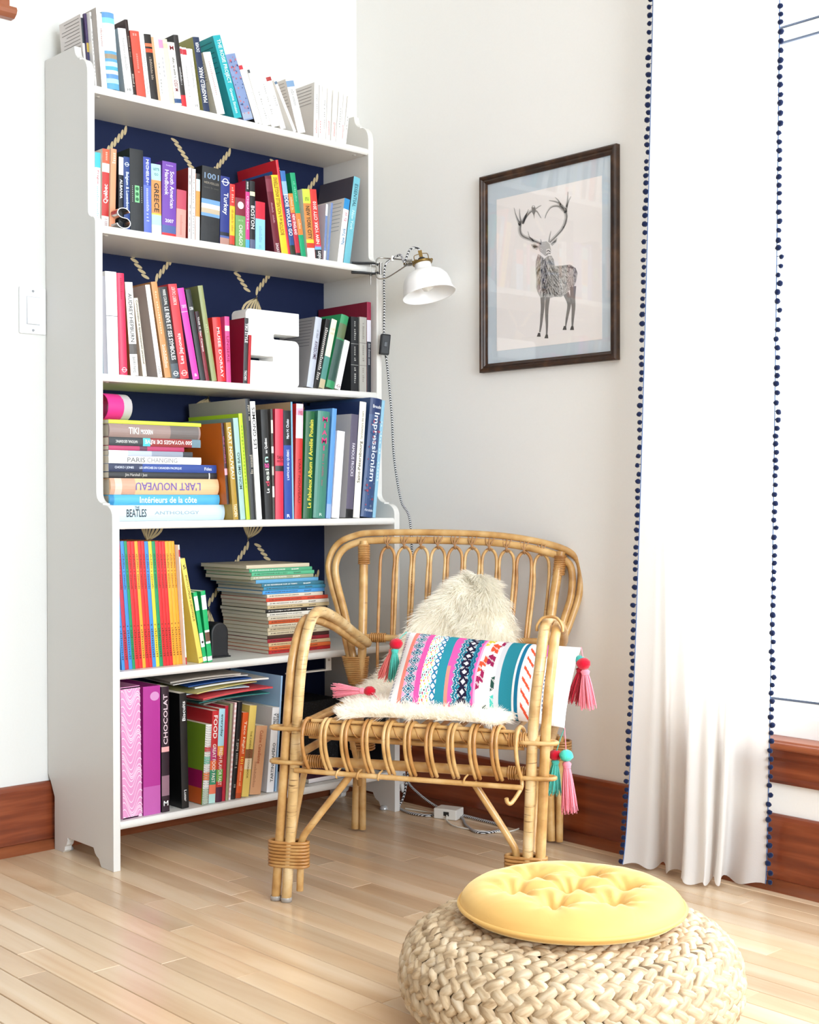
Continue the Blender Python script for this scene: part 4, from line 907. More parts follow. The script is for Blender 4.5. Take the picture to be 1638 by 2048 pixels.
 (5, 0.3347, 0.3407, 0.006, 0.2422, -0.084, 0.175, -0.3, '#E8C0C0', 'thin pink gingham notebook on the bottom shelf', {'b': [(0.0, 0.025, '#F4E6E6'), (0.05, 0.07500000000000001, '#F4E6E6'), (0.1, 0.125, '#F4E6E6'), (0.15, 0.175, '#F4E6E6'), (0.2, 0.225, '#F4E6E6'), (0.25, 0.275, '#F4E6E6'), (0.3, 0.325, '#F4E6E6'), (0.35, 0.375, '#F4E6E6'), (0.4, 0.42500000000000004, '#F4E6E6'), (0.45, 0.47500000000000003, '#F4E6E6'), (0.5, 0.525, '#F4E6E6'), (0.55, 0.5750000000000001, '#F4E6E6'), (0.6, 0.625, '#F4E6E6'), (0.65, 0.675, '#F4E6E6'), (0.7, 0.725, '#F4E6E6'), (0.75, 0.775, '#F4E6E6'), (0.8, 0.8250000000000001, '#F4E6E6'), (0.85, 0.875, '#F4E6E6'), (0.9, 0.925, '#F4E6E6'), (0.95, 0.975, '#F4E6E6')]}),
 (5, 0.3422, 0.3544, 0.0121, 0.2425, -0.0981, 0.18, -0.3, '#1D1D1F', 'slim black cookbook with faint white print on the bottom shelf', {'T': [('~17', 0.32, 0.62, 0.5, '#C8C4BC', 'u'), ('~2', 0.12, 0.16, 0.5, '#C8C4BC', 'u')]}),
 (5, 0.3559, 0.3727, 0.0167, 0.2137, -0.113, 0.17, -0.3, '#DC5A24', 'orange cookbook lettered TACO NIGHT on the bottom shelf', {'b': [(0, 0.06, '#B84A20')], 'T': [('Taco Night!', 0.52, 0.9, 0.55, '#F8E8C8', 'd'), ('101', 0.4, 0.48, 0.5, '#F8D84A', 'd'), ('~22', 0.14, 0.38, 0.35, '#F8D8A0', 'd')]}),
 (5, 0.3742, 0.3958, 0.0214, 0.2289, -0.1173, 0.175, -0.3, '#E2C66A', 'mustard yellow cookbook with a brown photo band on the bottom shelf', {'b': [(0.42, 0.52, '#8C5A3C'), (0.3, 0.42, '#E8D8B8')], 'T': [('THE CANDLE CAFE COOKBOOK', 0.2, 0.72, 0.25, '#6A5420', 'd')]}),
 (5, 0.3989, 0.4332, 0.034, 0.1737, -0.1277, 0.165, -0.3, '#D3A078', 'worn tan cookbook with frayed pages on the bottom shelf', {'s': '#D8C4A4', 'T': [('Cuisine Canadienne', 0.45, 0.93, 0.3, '#A8502C', 'd'), ('~16', 0.1, 0.5, 0.2, '#A87858', 'd', -0.25)]}),
 (5, 0.4521, 0.4743, 0.0221, 0.2163, -0.0923, 0.17, -0.3, '#EEF0F4', 'white cookbook lettered TARTINES APERO on the bottom shelf', {'s': '#D4D2D8', 'T': [('TARTINES APÉRO', 0.12, 0.58, 0.5, '#3A4248', 'u'), ('PRET A', 0.8, 0.93, 0.4, '#3A4248', 'u', -0.1), ('CUISINER', 0.76, 0.93, 0.3, '#3A4248', 'u', 0.3)]}),
 (5, 0.4791, 0.4839, 0.0048, 0.296, -0.072, 0.225, -0.3, '#9CC0E2', 'large pale blue card folder behind the cookbooks on the bottom shelf', {'s': '#9CC0E2', 'y': 0}),
]
FLAT = [
 (0.0279, 0.3475, 0.8123, 0.0376, 0.25, '#C4DAE8', 'pale blue anthology at the bottom of the stack on the fourth shelf', {'k': 'h', 'T': [('BEATLES', 0.12, 0.29, 0.5, '#22262C', 'u'), ('THE', 0.19, 0.23, 0.16, '#22262C', 'u', -0.36), ('ANTHOLOGY', 0.36, 0.76, 0.22, '#8C9CA8', 'u')]}),
 (0.0225, 0.3335, 0.8503, 0.0246, 0.235, '#4FA6D0', 'sky blue book lettered Interieurs de la cote on the fourth shelf', {'k': 'h', 'T': [('Intérieurs de la côte', 0.26, 0.78, 0.62, '#E8F4FA', 'u')], 'b': [(0, 0.04, '#2C7CAC')]}),
 (0.0242, 0.33, 0.8753, 0.0386, 0.24, '#E4B98C', "peach book lettered L'ART NOUVEAU lying upside down on the fourth shelf", {'k': 'h', 'b': [(0, 0.22, '#C89C84'), (0.04, 0.1, '#DCC0B0')], 'T': [("L'ART NOUVEAU", 0.22, 0.82, 0.5, '#6A5AA0', 'd')]}),
 (0.0225, 0.3275, 0.9143, 0.0146, 0.23, '#232326', 'thin black book lying in the stack on the fourth shelf', {'T': [('Jim Marshall / Jazz', 0.14, 0.34, 0.6, '#B4B0AC', 'u')], 'b': [(0.92, 0.93, '#E8E8E8')]}),
 (0.0225, 0.326, 0.9293, 0.0196, 0.24, '#26428C', 'navy blue book lettered LES AFFICHES lying in the stack on the fourth shelf', {'b': [(0, 0.3, '#1E2848')], 'T': [('CHOKO / JONES', 0.05, 0.22, 0.35, '#D8DEEC', 'u'), ('LES AFFICHES DU CANADIEN PACIFIQUE', 0.27, 0.66, 0.32, '#D8DEEC', 'u'), ('Fides', 0.88, 0.95, 0.4, '#D8DEEC', 'u')]}),
 (0.0225, 0.2805, 0.9493, 0.0176, 0.235, '#F2F1EF', 'white book lettered PARIS CHANGING lying in the stack on the fourth shelf', {'T': [('PARIS', 0.19, 0.38, 0.65, '#6A6A6A', 'u'), ('CHANGING', 0.4, 0.73, 0.65, '#8C8C8C', 'u')]}),
 (0.0225, 0.2556, 0.9673, 0.0126, 0.215, '#8C94A4', 'thin grey guidebook with white end lying in the stack on the fourth shelf', {'b': [(0, 0.22, '#ECECEE'), (0.22, 0.5, '#AEB8D4'), (0.88, 1, '#33363C')]}),
 (0.0225, 0.2309, 0.9803, 0.0106, 0.2, '#A8305C', 'thin raspberry booklet lying in the stack on the fourth shelf', {'b': [(0.4, 0.5, '#5A2A44')]}),
 (0.0225, 0.2791, 0.9913, 0.0196, 0.235, '#8C2A28', 'red and black book lettered 500 VOYAGES DE REVE lying upside down', {'b': [(0, 0.36, '#2C3034'), (0.36, 0.44, '#4CB8C4'), (0.9, 1, '#6A8490')], 'T': [('500 VOYAGES DE RÊVE', 0.38, 0.9, 0.6, '#F4ECE8', 'd'), ('NATIONAL GEOGRAPHIC', 0.07, 0.3, 0.34, '#D8D8D4', 'd')]}),
 (0.0225, 0.2763, 1.0113, 0.0316, 0.255, '#96807A', 'thick taupe book lettered TIKI MODERN lying in the stack on the fourth shelf', {'k': 'h', 'T': [('TIKI', 0.2, 0.31, 0.5, '#F2F0EE', 'u'), ('MODERN', 0.33, 0.46, 0.35, '#F2F0EE', 'u', 0.06)], 'b': [(0.66, 0.98, '#6E6664')]}),
 (0.0225, 0.2808, 1.0433, 0.0086, 0.235, '#CCE03C', 'thin acid yellow book topping the stack on the fourth shelf', {}),
]

# ------------------------------------------------------------------ books
M_PAGES = ramp_mat('page_edges', [(0.3, '#D9D0BE'), (0.7, '#F0EADC')], 40, (1, 1, 0.02), rough=0.8)
M_PAGES_F = ramp_mat('page_edges_flat', [(0.3, '#C9BFAC'), (0.7, '#EAE2D2')], 30, (0.02, 0.02, 12), rough=0.8)


def gloss(h):
    return plain(h, rough=0.38, spec=0.4)


def letter_part(parent, texts, t, h, yf, name='spine_lettering'):
    """texts: (string, f0, f1, size, colour, direction[, sideways shift]) printed on the spine face y=yf (x 0..t, z 0..h)"""
    for T in texts:
        mb_ = MB()
        s, f0, f1, sz, c, dr = T[:6]
        sh = T[6] if len(T) > 6 else 0
        if s[0] == '~':            # print too small to read in the photograph: a row of letter-sized marks
            nl_ = int(s[1:])
            rr_ = random.Random(nl_ * 17 + int(f0 * 1000))
            vs, fs = [], []
            x_ = 0
            while x_ < nl_:
                if rr_.random() < 0.13:
                    x_ += 1
                    continue
                a0, a1, hgt = x_ / nl_, (x_ + 0.62) / nl_, rr_.choice((0.62, 0.66, 1.0, 0.7))
                o4 = len(vs)
                vs += [(a0, 0.0), (a1, 0.0), (a1, hgt * 0.35), (a0, hgt * 0.35), (a0, hgt * 0.6), (a1, hgt * 0.6), (a1, hgt), (a0, hgt)]
                fs += [(o4, o4 + 1, o4 + 2, o4 + 3), (o4 + 4, o4 + 5, o4 + 6, o4 + 7)]
                x_ += 1
            asp = nl_ * 0.6
        else:
            vs, fs, asp = text_mesh(s, 0.012)
        if not vs:
            continue
        out = []
        if dr == 'h':
            hh = f1 * h
            w = min(sz * t, hh * asp * 1.6)
            for u, v in vs:
                out.append((t / 2 + (u - 0.5) * w, yf, f0 * h + (v - 0.5) * hh))
        else:
            L = (f1 - f0) * h
            g = sz * t
            for u, v in vs:
                if dr == 'd':
                    out.append((t / 2 + (v - 0.5) * g + sh * t, yf, f1 * h - u * L))
                else:
                    out.append((t / 2 - (v - 0.5) * g + sh * t, yf, f0 * h + u * L))
        mb_.add(out, fs)
        mb_.build(name, plain(c, rough=0.5), parent)


def make_book(root, t, h, d, col, o, flat=False):
    """cover with spine bands, page block and lettering in the book's own frame: x thickness, y depth, z height"""
    k = o.get('k', '')
    side = o.get('s', col)
    ct = 0.0022 if k == 'h' else (0.0014 if k in ('t', 'box') else 0.0007)
    ct = min(ct, t * 0.2)
    bulge = min(0.006, t * 0.16) if k == 'h' else min(0.0012, t * 0.08)
    over = 0.003 if k == 'h' else (0.0016 if k == 't' else 0.0004)
    nseg = 6
    arc = [(t * i / nseg, -bulge * (1 - (2 * i / nseg - 1) ** 2)) for i in range(nseg + 1)]
    prof_o = [(0, d)] + arc + [(t, d)]
    prof_i = [(ct, d)] + [(ct + (t - 2 * ct) * i / nseg, ct) for i in range(nseg + 1)] + [(t - ct, d)]
    bands = [b for b in o.get('b', []) if b[1] > b[0]]
    cuts = sorted({0.0, 1.0} | {round(min(max(v, 0), 1), 4) for b in bands for v in b[:2]})
    cols = [col, side] + [b[2] for b in bands]
    mats = [gloss(c) for c in cols]
    n = len(prof_o)
    m = MB()
    vs = [(x, y, c * h) for c in cuts for x, y in prof_o]
    fs, mi, sm = [], [], []
    for j in range(len(cuts) - 1):
        mid = (cuts[j] + cuts[j + 1]) / 2
        bm_ = 0
        for q, b in enumerate(bands):
            if b[0] <= mid <= b[1]:
                bm_ = 2 + q
        for i in range(n - 1):
            fs.append((j * n + i, j * n + i + 1, (j + 1) * n + i + 1, (j + 1) * n + i))
            mi.append(bm_ if 0 < i < n - 2 else 1)
    off = len(vs)
    vs += [(x, y, 0) for x, y in prof_i] + [(x, y, h) for x, y in prof_i]
    top = (len(cuts) - 1) * n
    for i in range(n - 1):
        fs.append((off + i + 1, off + i, off + n + i, off + n + i + 1)); mi.append(1)
        fs.append((i + 1, i, off + i, off + i + 1)); mi.append(1)
        fs.append((top + i, top + i + 1, off + n + i + 1, off + n + i)); mi.append(1)
    fs.append((0, top, off + n, off)); mi.append(1)
    fs.append((n - 1, off + n - 1, off + 2 * n - 1, top + n - 1)); mi.append(1)
    m.v = vs
    m.f = fs
    m.m = mi
    m.sm = [False] * len(fs)
    name = 'case' if k == 'box' else 'cover'
    m.build(name, mats, root)
    if k == 'box':
        MB().box((ct, ct, 0.001), (t - ct, d - 0.004, h * 0.96)).build('paper_block', M_PAGES, root)
    else:
        MB().box((ct * 1.02, ct * 1.5, over), (t - ct * 1.02, d - over, h - over)).build('pages', M_PAGES_F if flat else M_PAGES, root)
    yf = -bulge - 0.0004
    T = o.get('T')
    if T:
        letter_part(root, T, t, h, yf)
    if 'C' in o or 'O' in o:
        fz, rr, c = o.get('C') or o.get('O')
        r = rr * t
        g = MB()
        seg = 18
        if 'O' in o:
            g.add([(t / 2 + r * math.cos(2 * PI * q / seg), yf, fz * h + r * math.sin(2 * PI * q / seg)) for q in range(seg)], [tuple(range(seg))])
        else:
            for q in range(seg):
                a, b = 2 * PI * q / seg, 2 * PI * (q + 1) / seg
                g.add([(t / 2 + s_ * r * math.cos(w), yf, fz * h + s_ * r * math.sin(w)) for s_, w in ((1, a), (1, b), (0.78, b), (0.78, a))], [(0, 1, 2, 3)])
            g.box((t / 2 - r * 1.3, yf - 0.0001, fz * h - r * 0.12), (t / 2 + r * 1.3, yf, fz * h + r * 0.12))
        g.build('spine_emblem', plain(c, rough=0.5), root)
    if 'Q' in o:
        fz, ww, hh, c = o['Q']
        g = MB()
        g.box((t * (0.5 - ww / 2), yf - 0.0002, (fz - hh / 2) * h), (t * (0.5 + ww / 2), yf, (fz + hh / 2) * h), 0)
        for q in (-1, 0, 1):
            for sq in (0,):
                cx, cz, r = t / 2, (fz + q * hh * 0.31) * h, t * ww * 0.36
                g.add([(cx + r * math.cos(2 * PI * e / 12), yf - 0.0004, cz + r * math.sin(2 * PI * e / 12)) for e in range(12)], [tuple(range(12))], 1)
        for sx in (0.16, 0.84):
            for e in range(9):
                z = (fz - hh / 2 + hh * (e + 0.2) / 9) * h
                g.box((t * sx - 0.0007, yf - 0.0002, z), (t * sx + 0.0007, yf, z + 0.0018), 2)
        g.build('spine_emblem', [plain(c, rough=0.5), plain('#2A6A40', rough=0.5), plain('#C8D0C8', rough=0.5)], root)
    if 'P' in o:                       # lines of print on the cover that faces the side panel
        c, nl = o['P']
        g = MB()
        rr = random.Random(int(h * 1e5))
        for q in range(nl):
            z = h * (0.93 - 0.06 * q) if nl < 9 else h * (0.95 - 0.045 * q)
            L = d * rr.uniform(0.55, 0.85)
            g.add([(-0.0003, d * 0.08, z), (-0.0003, d * 0.08 + L, z), (-0.0003, d * 0.08 + L, z + 0.0016), (-0.0003, d * 0.08, z + 0.0016)], [(0, 1, 2, 3)])
        g.build('cover_print', plain(c, rough=0.6), root)
    if 'Sq' in o:
        g = MB()
        g.add([(-0.0003, d * 0.12, h * 0.08), (-0.0003, d * 0.9, h * 0.08), (-0.0003, d * 0.9, h * 0.9), (-0.0003, d * 0.12, h * 0.9)], [(0, 1, 2, 3)])
        g.build('cover_print', plain(o['Sq'], rough=0.45), root)
    if 'F' in o:                       # blossom print on the spine
        rr = random.Random(5)
        g = MB()
        for q in range(46):
            cx, cz, r = rr.uniform(0.12, 0.88) * t, rr.uniform(0.05, 0.95 if 'T' not in o else 0.84) * h, rr.uniform(0.05, 0.13) * t
            n_ = 7
            ang = rr.uniform(0, 6)
            pts = []
            for e in range(n_ * 2):
                q_ = r * (1.0 if e % 2 else 0.45)
                x = min(max(cx + q_ * math.cos(ang + PI * e / n_), 0.001), t - 0.001)
                pts.append((x, yf + 0.0002 - 0.00001 * q, cz + q_ * math.sin(ang + PI * e / n_)))
            g.add(pts, [tuple(range(n_ * 2))], q % len(o['F']))
        g.build('spine_pattern', [plain(c, rough=0.5) for c in o['F']], root)
    if 'Wv' in o:                      # marbled wave lines printed on the magazine file
        g = MB()
        lw = 0.0013
        for q in range(34):
            a = -0.1 + q / 34 * 1.25
            pts = []
            for e in range(21):
                u = e / 20
                z = (a + 0.055 * math.sin(u * 7.5 + 1.3) + 0.03 * math.sin(a * 22 + u * 3)) * h
                pts.append((u * t, min(max(z, 0.002), h - 0.003)))
            vs_, fs_ = [], []
            for x, z in pts:
                vs_ += [(x, yf, z - lw), (x, yf, z + lw)]
            for e in range(20):
                fs_.append((2 * e, 2 * e + 2, 2 * e + 3, 2 * e + 1))
            g.add(vs_, fs_)
        g.build('wave_print', plain('#F2D4E6', rough=0.5), root)
    if 'Ov' in o:
        g = MB()
        g.add([(t * 0.66 + t * 0.27 * math.cos(2 * PI * q / 20), yf, h * 0.92 + h * 0.035 * math.sin(2 * PI * q / 20)) for q in range(20)], [tuple(range(20))])
        g.build('oval_label', plain('#C88CBC', rough=0.3), root)
    if 'sp' in o:                      # wire spiral
        g = MB()
        nn = 34
        for q in range(nn):
            z = h * (0.02 + 0.96 * q / (nn - 1))
            cx, r = t * 0.5, t * 0.48
            g.tube([(cx + r * math.cos(2 * PI * e / 10), -0.001 + 0.006 * math.sin(2 * PI * e / 10), z + 0.0012 * math.sin(2 * PI * e / 10)) for e in range(10)], 0.0006, 5, closed=True)
        g.build('wire_spiral', plain('#D8D8DA', rough=0.2, metal=0.8), root)
        g = MB()
        for (z0, z1, c) in ((0.0, 0.2, 0), (0.2, 0.42, 1)):
            g.add([(-0.0003, 0.004, h * z0), (-0.0003, d * 0.99, h * z0), (-0.0003, d * 0.99, h * z1), (-0.0003, 0.004, h * z1)], [(0, 1, 2, 3)], c)
        g.build('cover_print', [plain('#D8642C', rough=0.4), plain('#A81C5C', rough=0.4)], root)


for (r, x0, x1, t, h, lean, d, y, col, label, o) in BOOKS:
    k = o.get('k', '')
    nm, cat = ('magazine_file', 'file') if k == 'box' else (('notebook', 'notebook') if 'sp' in o else ('book', 'book'))
    z = ZS[r] + 0.0003 + o.get('z', 0) / 1000
    # a book tipped to one side stands on that lower edge
    if lean >= 0:
        root = empty(nm, (x0, y, z), (0, -lean, 0))
    else:
        root = empty(nm, (x1 - t * math.cos(lean), y, z + t * math.sin(-lean)), (0, -lean, 0))
    tag(root, label, cat, o.get('g') or ('books on shelf %d of the bookcase' % (r + 1)))
    make_book(root, t, h, d, col, o)

for (x0, x1, z, t, d, col, label, o) in FLAT:
    # lying flat, spine to the room: thickness runs down from the origin
    root = empty('book', (x0, -0.264, z + t), (0, PI / 2, 0))
    tag(root, label, 'book', 'books lying in a stack')
    make_book(root, t, x1 - x0, min(d, 0.245), col, o, flat=True)

# pile of thin science booklets on the fifth shelf, listed from the top down
PILE = [('#C9BDA4', 507, '', 0.205), ('#4FA079', 512.6, 'JE ME RENSEIGNE SUR LA CHASSE', 0), ('#57AE84', 517, 'JE ME RENSEIGNE SUR L EAU', 0), ('#9AA083', 516, 'JE ME RENSEIGNE SUR LES PLANTES', 0),
        ('#5E9CC4', 525, '', 0), ('#3C7488', 536, 'JE ME RENSEIGNE SUR LE TEMPS', 0), ('#3A86A8', 540, 'JE ME RENSEIGNE SUR LES AVIONS', 0), ('#4A94D2', 538.6, 'JE ME RENSEIGNE SUR LES BATEAUX', 0),
        ('#DACBB8', 546, 'JE ME RENSEIGNE SUR LES OISEAUX', 0.185), ('#C94A34', 544, 'JE ME RENSEIGNE SUR LES FORETS', 0), ('#D9D1C4', 545.5, 'JE ME RENSEIGNE SUR LE LAIT', 0), ('#C2AC84', 547, 'JE ME RENSEIGNE SUR LA FERME', 0),
        ('#1C1A1A', 544, 'Je me renseigne sur LES SERPENTS', 0), ('#D8D2C6', 546, 'JE ME RENSEIGNE SUR LE BETAIL', 0), ('#D0C4AE', 547, 'JE ME RENSEIGNE SUR LES FLEURS', 0), ('#C8562C', 550, 'JE ME RENSEIGNE SUR LE BOIS', 0),
        ('#CFC2AA', 549, 'JE ME RENSEIGNE SUR LE SOL', 0), ('#CABB9E', 548, 'JE ME RENSEIGNE SUR LE BLE', 0), ('#CDBFA2', 547, 'JE ME RENSEIGNE SUR LE VENT', 0), ('#4A2E26', 547, 'JE ME RENSEIGNE SUR LE FEU', 0),
        ('#9C2834', 547, 'JE ME RENSEIGNE SUR LA MER', 0), ('#D4B68C', 549, 'JE ME RENSEIGNE SUR LES ROCHES', 0), ('#DC6A34', 549, 'JE ME RENSEIGNE SUR LE FER', 0), ('#BC2A2C', 550, 'JE ME RENSEIGNE SUR LE CIEL', 0)]
PNAME = ['beige', 'green', 'bright green', 'sage', 'light blue', 'dark teal', 'teal blue', 'vivid blue', 'cream pink', 'brick red', 'off-white', 'khaki', 'black', 'bone white', 'sand', 'rust orange', 'ecru', 'straw', 'oatmeal', 'dark brown', 'maroon', 'tan', 'orange', 'scarlet']
tp = 0.2325 / len(PILE)
for i, (col, px, s, wid) in enumerate(PILE):
    z = ZS[4] + 0.0003 + tp * (len(PILE) - 1 - i)
    x0 = 0.487 + (px - 550) * 0.00155
    y0 = -0.266 + (550 - px) * 0.0002
    jr = random.Random(i * 3 + 1)
    root = empty('booklet', (x0, y0 + jr.uniform(-0.002, 0.002), z + tp - 0.0004), (0, PI / 2, 0))
    tag(root, 'thin %s booklet lying in the tall pile on the fifth shelf' % PNAME[i], 'booklet', 'booklets in the tall pile')
    T = []
    if s:
        lc = '#F2EEE6' if col in ('#1C1A1A', '#3C7488', '#4FA079', '#9AA083') else '#3A332C'
        T = [(s, 0.04, 0.56, 0.42, lc, 'u'), ('SHAPP', 0.66, 0.78, 0.4, lc, 'u')]
    make_book(root, tp - 0.0006, wid or 0.205, 0.205, col, dict(T=T, s=col), flat=True)

# ------------------------------------------------------------------ other things on the shelves
def rounded_outline(pts, radii, n=6):
    """polygon with chosen corners rounded"""
    out = []
    m = len(pts)
    for i in range(m):
        p = Vector(pts[i])
        r = radii[i]
        if r <= 0:
            out.append(tuple(p))
            continue
        a = (Vector(pts[i - 1]) - p).normalized()
        b = (Vector(pts[(i + 1) % m]) - p).normalized()
        ang = a.angle(b)
        dd = r / math.tan(ang / 2)
        c = p + (a + b).normalized() * (r / math.sin(ang / 2))
        s0, s1 = p + a * dd - c, p + b * dd - c
        for k in range(n + 1):
            t = k / n
            q = (s0 * (1 - t) + s1 * t).normalized() * r
            out.append(tuple(c + q))
    return out


def extrude_outline(pts, y0, y1, bev):
    bm = bmesh.new()
    vs = [bm.verts.new((x, y0, z)) for x, z in pts]
    f = bm.faces.new(vs)
    rr = bmesh.ops.extrude_face_region(bm, geom=[f])
    for v in rr['geom']:
        if isinstance(v, bmesh.types.BMVert):
            v.co.y = y1
    bmesh.ops.recalc_face_normals(bm, faces=bm.faces)
    es = [e for e in bm.edges if len(e.link_faces) == 2 and e.calc_face_angle(0) > 1.2]
    bmesh.ops.bevel(bm, geom=es, offset=bev, segments=2, profile=0.5, affect='EDGES', clamp_overlap=True)
    return MB().bm(bm)


# white block letter S on the third shelf
x0, x1, z0, z1 = 0.448, 0.622, ZS[2] + 0.0003, 1.3585
xm0, xm1 = 0.536, 0.538
pts = [(x0, z0), (x1, z0), (x1, 1.2985 - 0.014), (xm1, 1.2985 - 0.014), (xm1, 1.2985), (x1, 1.2985), (x1, z1), (x0, z1), (x0, 1.2385), (xm0, 1.2385), (xm0, 1.2255), (x0, 1.2255)]
rad = [0.0, 0.012, 0.016, 0.004, 0.004, 0, 0, 0.014, 0.012, 0.003, 0.003, 0]
ol = rounded_outline([Vector(p) for p in pts], rad)
lb = extrude_outline(ol, -0.222, -0.158, 0.0015).build('letter_block', plain('#F8F8F6', rough=0.35, spec=0.4))
tag(lb, 'large white block letter S standing between books on the third shelf', 'letter')

# bent steel S on the second shelf, in front of the guidebooks
sp = []
for k in range(13):
    a = math.radians(10 + 250 * k / 12)
    sp.append((0.0115 * math.cos(a), 0.0355 + 0.0115 * math.sin(a)))
for k in range(1, 14):
    a = math.radians(80 - 250 * k / 13)
    sp.append((0.0 + 0.0125 * math.cos(a), 0.0125 + 0.0125 * math.sin(a)))
th = 0.0014
vs, fs = [], []
P = [Vector(p) for p in sp]
for i, p in enumerate(P):
    tg = (P[min(i + 1, len(P) - 1)] - P[max(i - 1, 0)]).normalized()
    nn = Vector((-tg.y, tg.x)) * th / 2
    for yy in (0.0, 0.03):
        vs += [(p.x + nn.x, yy, p.y + nn.y), (p.x - nn.x, yy, p.y - nn.y)]
for i in range(len(P) - 1):
    a, b = 4 * i, 4 * i + 4
    for q, w in ((0, 1), (1, 3), (3, 2), (2, 0)):
        fs.append((a + q, a + w, b + w, b + q))
fs += [(0, 2, 3, 1), (len(vs) - 4, len(vs) - 3, len(vs) - 1, len(vs) - 2)]
so = MB().add(vs, fs, 0, False).build('letter_ornament', plain('#B9B4B0', rough=0.22, metal=1.0), fix=True)
so.location = (0.078, -0.2425, ZS[1] + 0.0012)
so.scale = (1.45, 0.95, 1.02)
tag(so, 'small bent steel letter S in front of the black guidebooks', 'letter')

# matt black rounded bookend on the fifth shelf
prof = []
be = empty('bookend', (0.3545, -0.215, ZS[4] + 0.0003))
tag(be, 'matt black rounded bookend beside the green pocket books', 'bookend')
g = MB()
n = 22
outl = [(-0.026, 0.0), (0.029, 0.0), (0.0295, 0.006), (0.026, 0.012)] + [(0.0265 * math.cos(a), 0.062 + 0.0275 * math.sin(a)) for a in [PI * k / 12 for k in range(13)]] + [(-0.026, 0.012)]
extrude_outline(outl, -0.022, 0.03, 0.006).build('body', plain('#1B1B1E', rough=0.5, bump=0.08, bscale=90), be)
MB().cbox((-0.028, -0.026, 0), (0.0305, 0.034, 0.004), 0.0015).build('foot', plain('#151517', rough=0.5), be)
be2 = empty('toy_figure', (0.2715, -0.150, ZS[4] + 0.0003))
tag(be2, 'small black figure with an ochre base hidden behind the leaning encyclopedia', 'figure')
MB().lathe([(0, 0), (0.011, 0), (0.0125, 0.004), (0.0115, 0.014), (0.009, 0.022), (0.011, 0.034), (0.012, 0.044), (0.009, 0.054), (0, 0.058)], 20).build('body', plain('#17171A', rough=0.45), be2)
MB().lathe([(0.0127, 0.0), (0.0135, 0.001), (0.0135, 0.006), (0.0122, 0.007)], 20).build('base_ring', plain('#B88A2C', rough=0.4), be2)

# rolled pink sheet lying on the stack of the fourth shelf
rs = empty('paper_roll', (0.0, 0.0, 1.0505))
tag(rs, 'rolled pink and grey sheet lying on the stack of books', 'paper')
g = MB()
seg, turns = 44, 1.35
vs, fs = [], []
ax = Vector((1.0, 0.12, 0)).normalized()
sd = Vector((ax.y, -ax.x, 0))
o0 = Vector((0.024, -0.222, 0.0335))
for i in range(seg + 1):
    a = -PI / 2 + 2 * PI * turns * i / seg
    r = 0.0315 + 0.0018 * i / seg
    for L in (0.0, 0.02, 0.046, 0.07):
        q = o0 + ax * L + (sd * math.cos(a) + Vector((0, 0, 1)) * math.sin(a)) * r
        vs.append(tuple(q))
for i in range(seg):
    for j in range(3):
        fs.append((4 * i + j, 4 * i + j + 1, 4 * i + 4 + j + 1, 4 * i + 4 + j))
g.add(vs, fs, 0, True)
g.m = [(1 if q % 3 == 2 else 0) for q in range(len(g.f))]
pr_ = g.build('sheet', [plain('#D02A80', rough=0.45), plain('#B4AFAF', rough=0.5)], rs)

# loose sheets and magazines on top of the bottom row
SHEETS = [('#B9B2A8', 'grey'), ('#E8E4DE', 'white'), ('#2C5AA0', 'blue'), ('#EDE9DF', 'ivory'), ('#D8CC84', 'pale yellow'), ('#C8DCE8', 'ice blue'), ('#D24A50', 'red'), ('#9A968E', 'dull grey'), ('#3A8C86', 'teal'), ('#8F877C', 'taupe')]
rs_ = random.Random(4)
for i, (c, nmc) in enumerate(SHEETS):
    j = len(SHEETS) - 1 - i
    z = 0.3545 + 0.0072 * j
    cx, cy = 0.40 + rs_.uniform(-0.045, 0.045) - 0.008 * j, -0.175 + rs_.uniform(-0.02, 0.02)
    w, dpt = rs_.uniform(0.085, 0.11), rs_.uniform(0.075, 0.1)
    ang = rs_.uniform(-0.2, 0.2)
    m_ = MB()
    nx, ny = 8, 5
    tt = 0.0022 if i % 3 else 0.004
    vs, fs = [], []
    for s_ in (1, 0):
        for a in range(nx + 1):
            for b in range(ny + 1):
                u, v = a / nx * 2 - 1, b / ny * 2 - 1
                X, Y_ = u * w, v * dpt
                zz = 0.004 * u - 0.003 * u * u
                vs.append((cx + X * math.cos(ang) - Y_ * math.sin(ang), cy + X * math.sin(ang) + Y_ * math.cos(ang), z + zz + (tt if s_ else 0)))
    N = (nx + 1) * (ny + 1)
    for a in range(nx):
        for b in range(ny):
            q = a * (ny + 1) + b
            fs.append((q, q + ny + 1, q + ny + 2, q + 1))
            fs.append((N + q, N + q + 1, N + q + ny + 2, N + q + ny + 1))
    rim = [a * (ny + 1) for a in range(nx + 1)] + [nx * (ny + 1) + b for b in range(1, ny + 1)] + [a * (ny + 1) + ny for a in range(nx - 1, -1, -1)] + [b for b in range(ny - 1, 0, -1)]
    for a in range(len(rim)):
        p_, q_ = rim[a], rim[(a + 1) % len(rim)]
        fs.append((p_, q_, N + q_, N + p_))
    m_.add(vs, fs)
    so = m_.build('magazine', plain(c, rough=0.4), fix=True)
    tag(so, '%s loose magazine lying across the cookbooks on the bottom shelf' % nmc, 'magazine', 'loose papers on the bottom row')

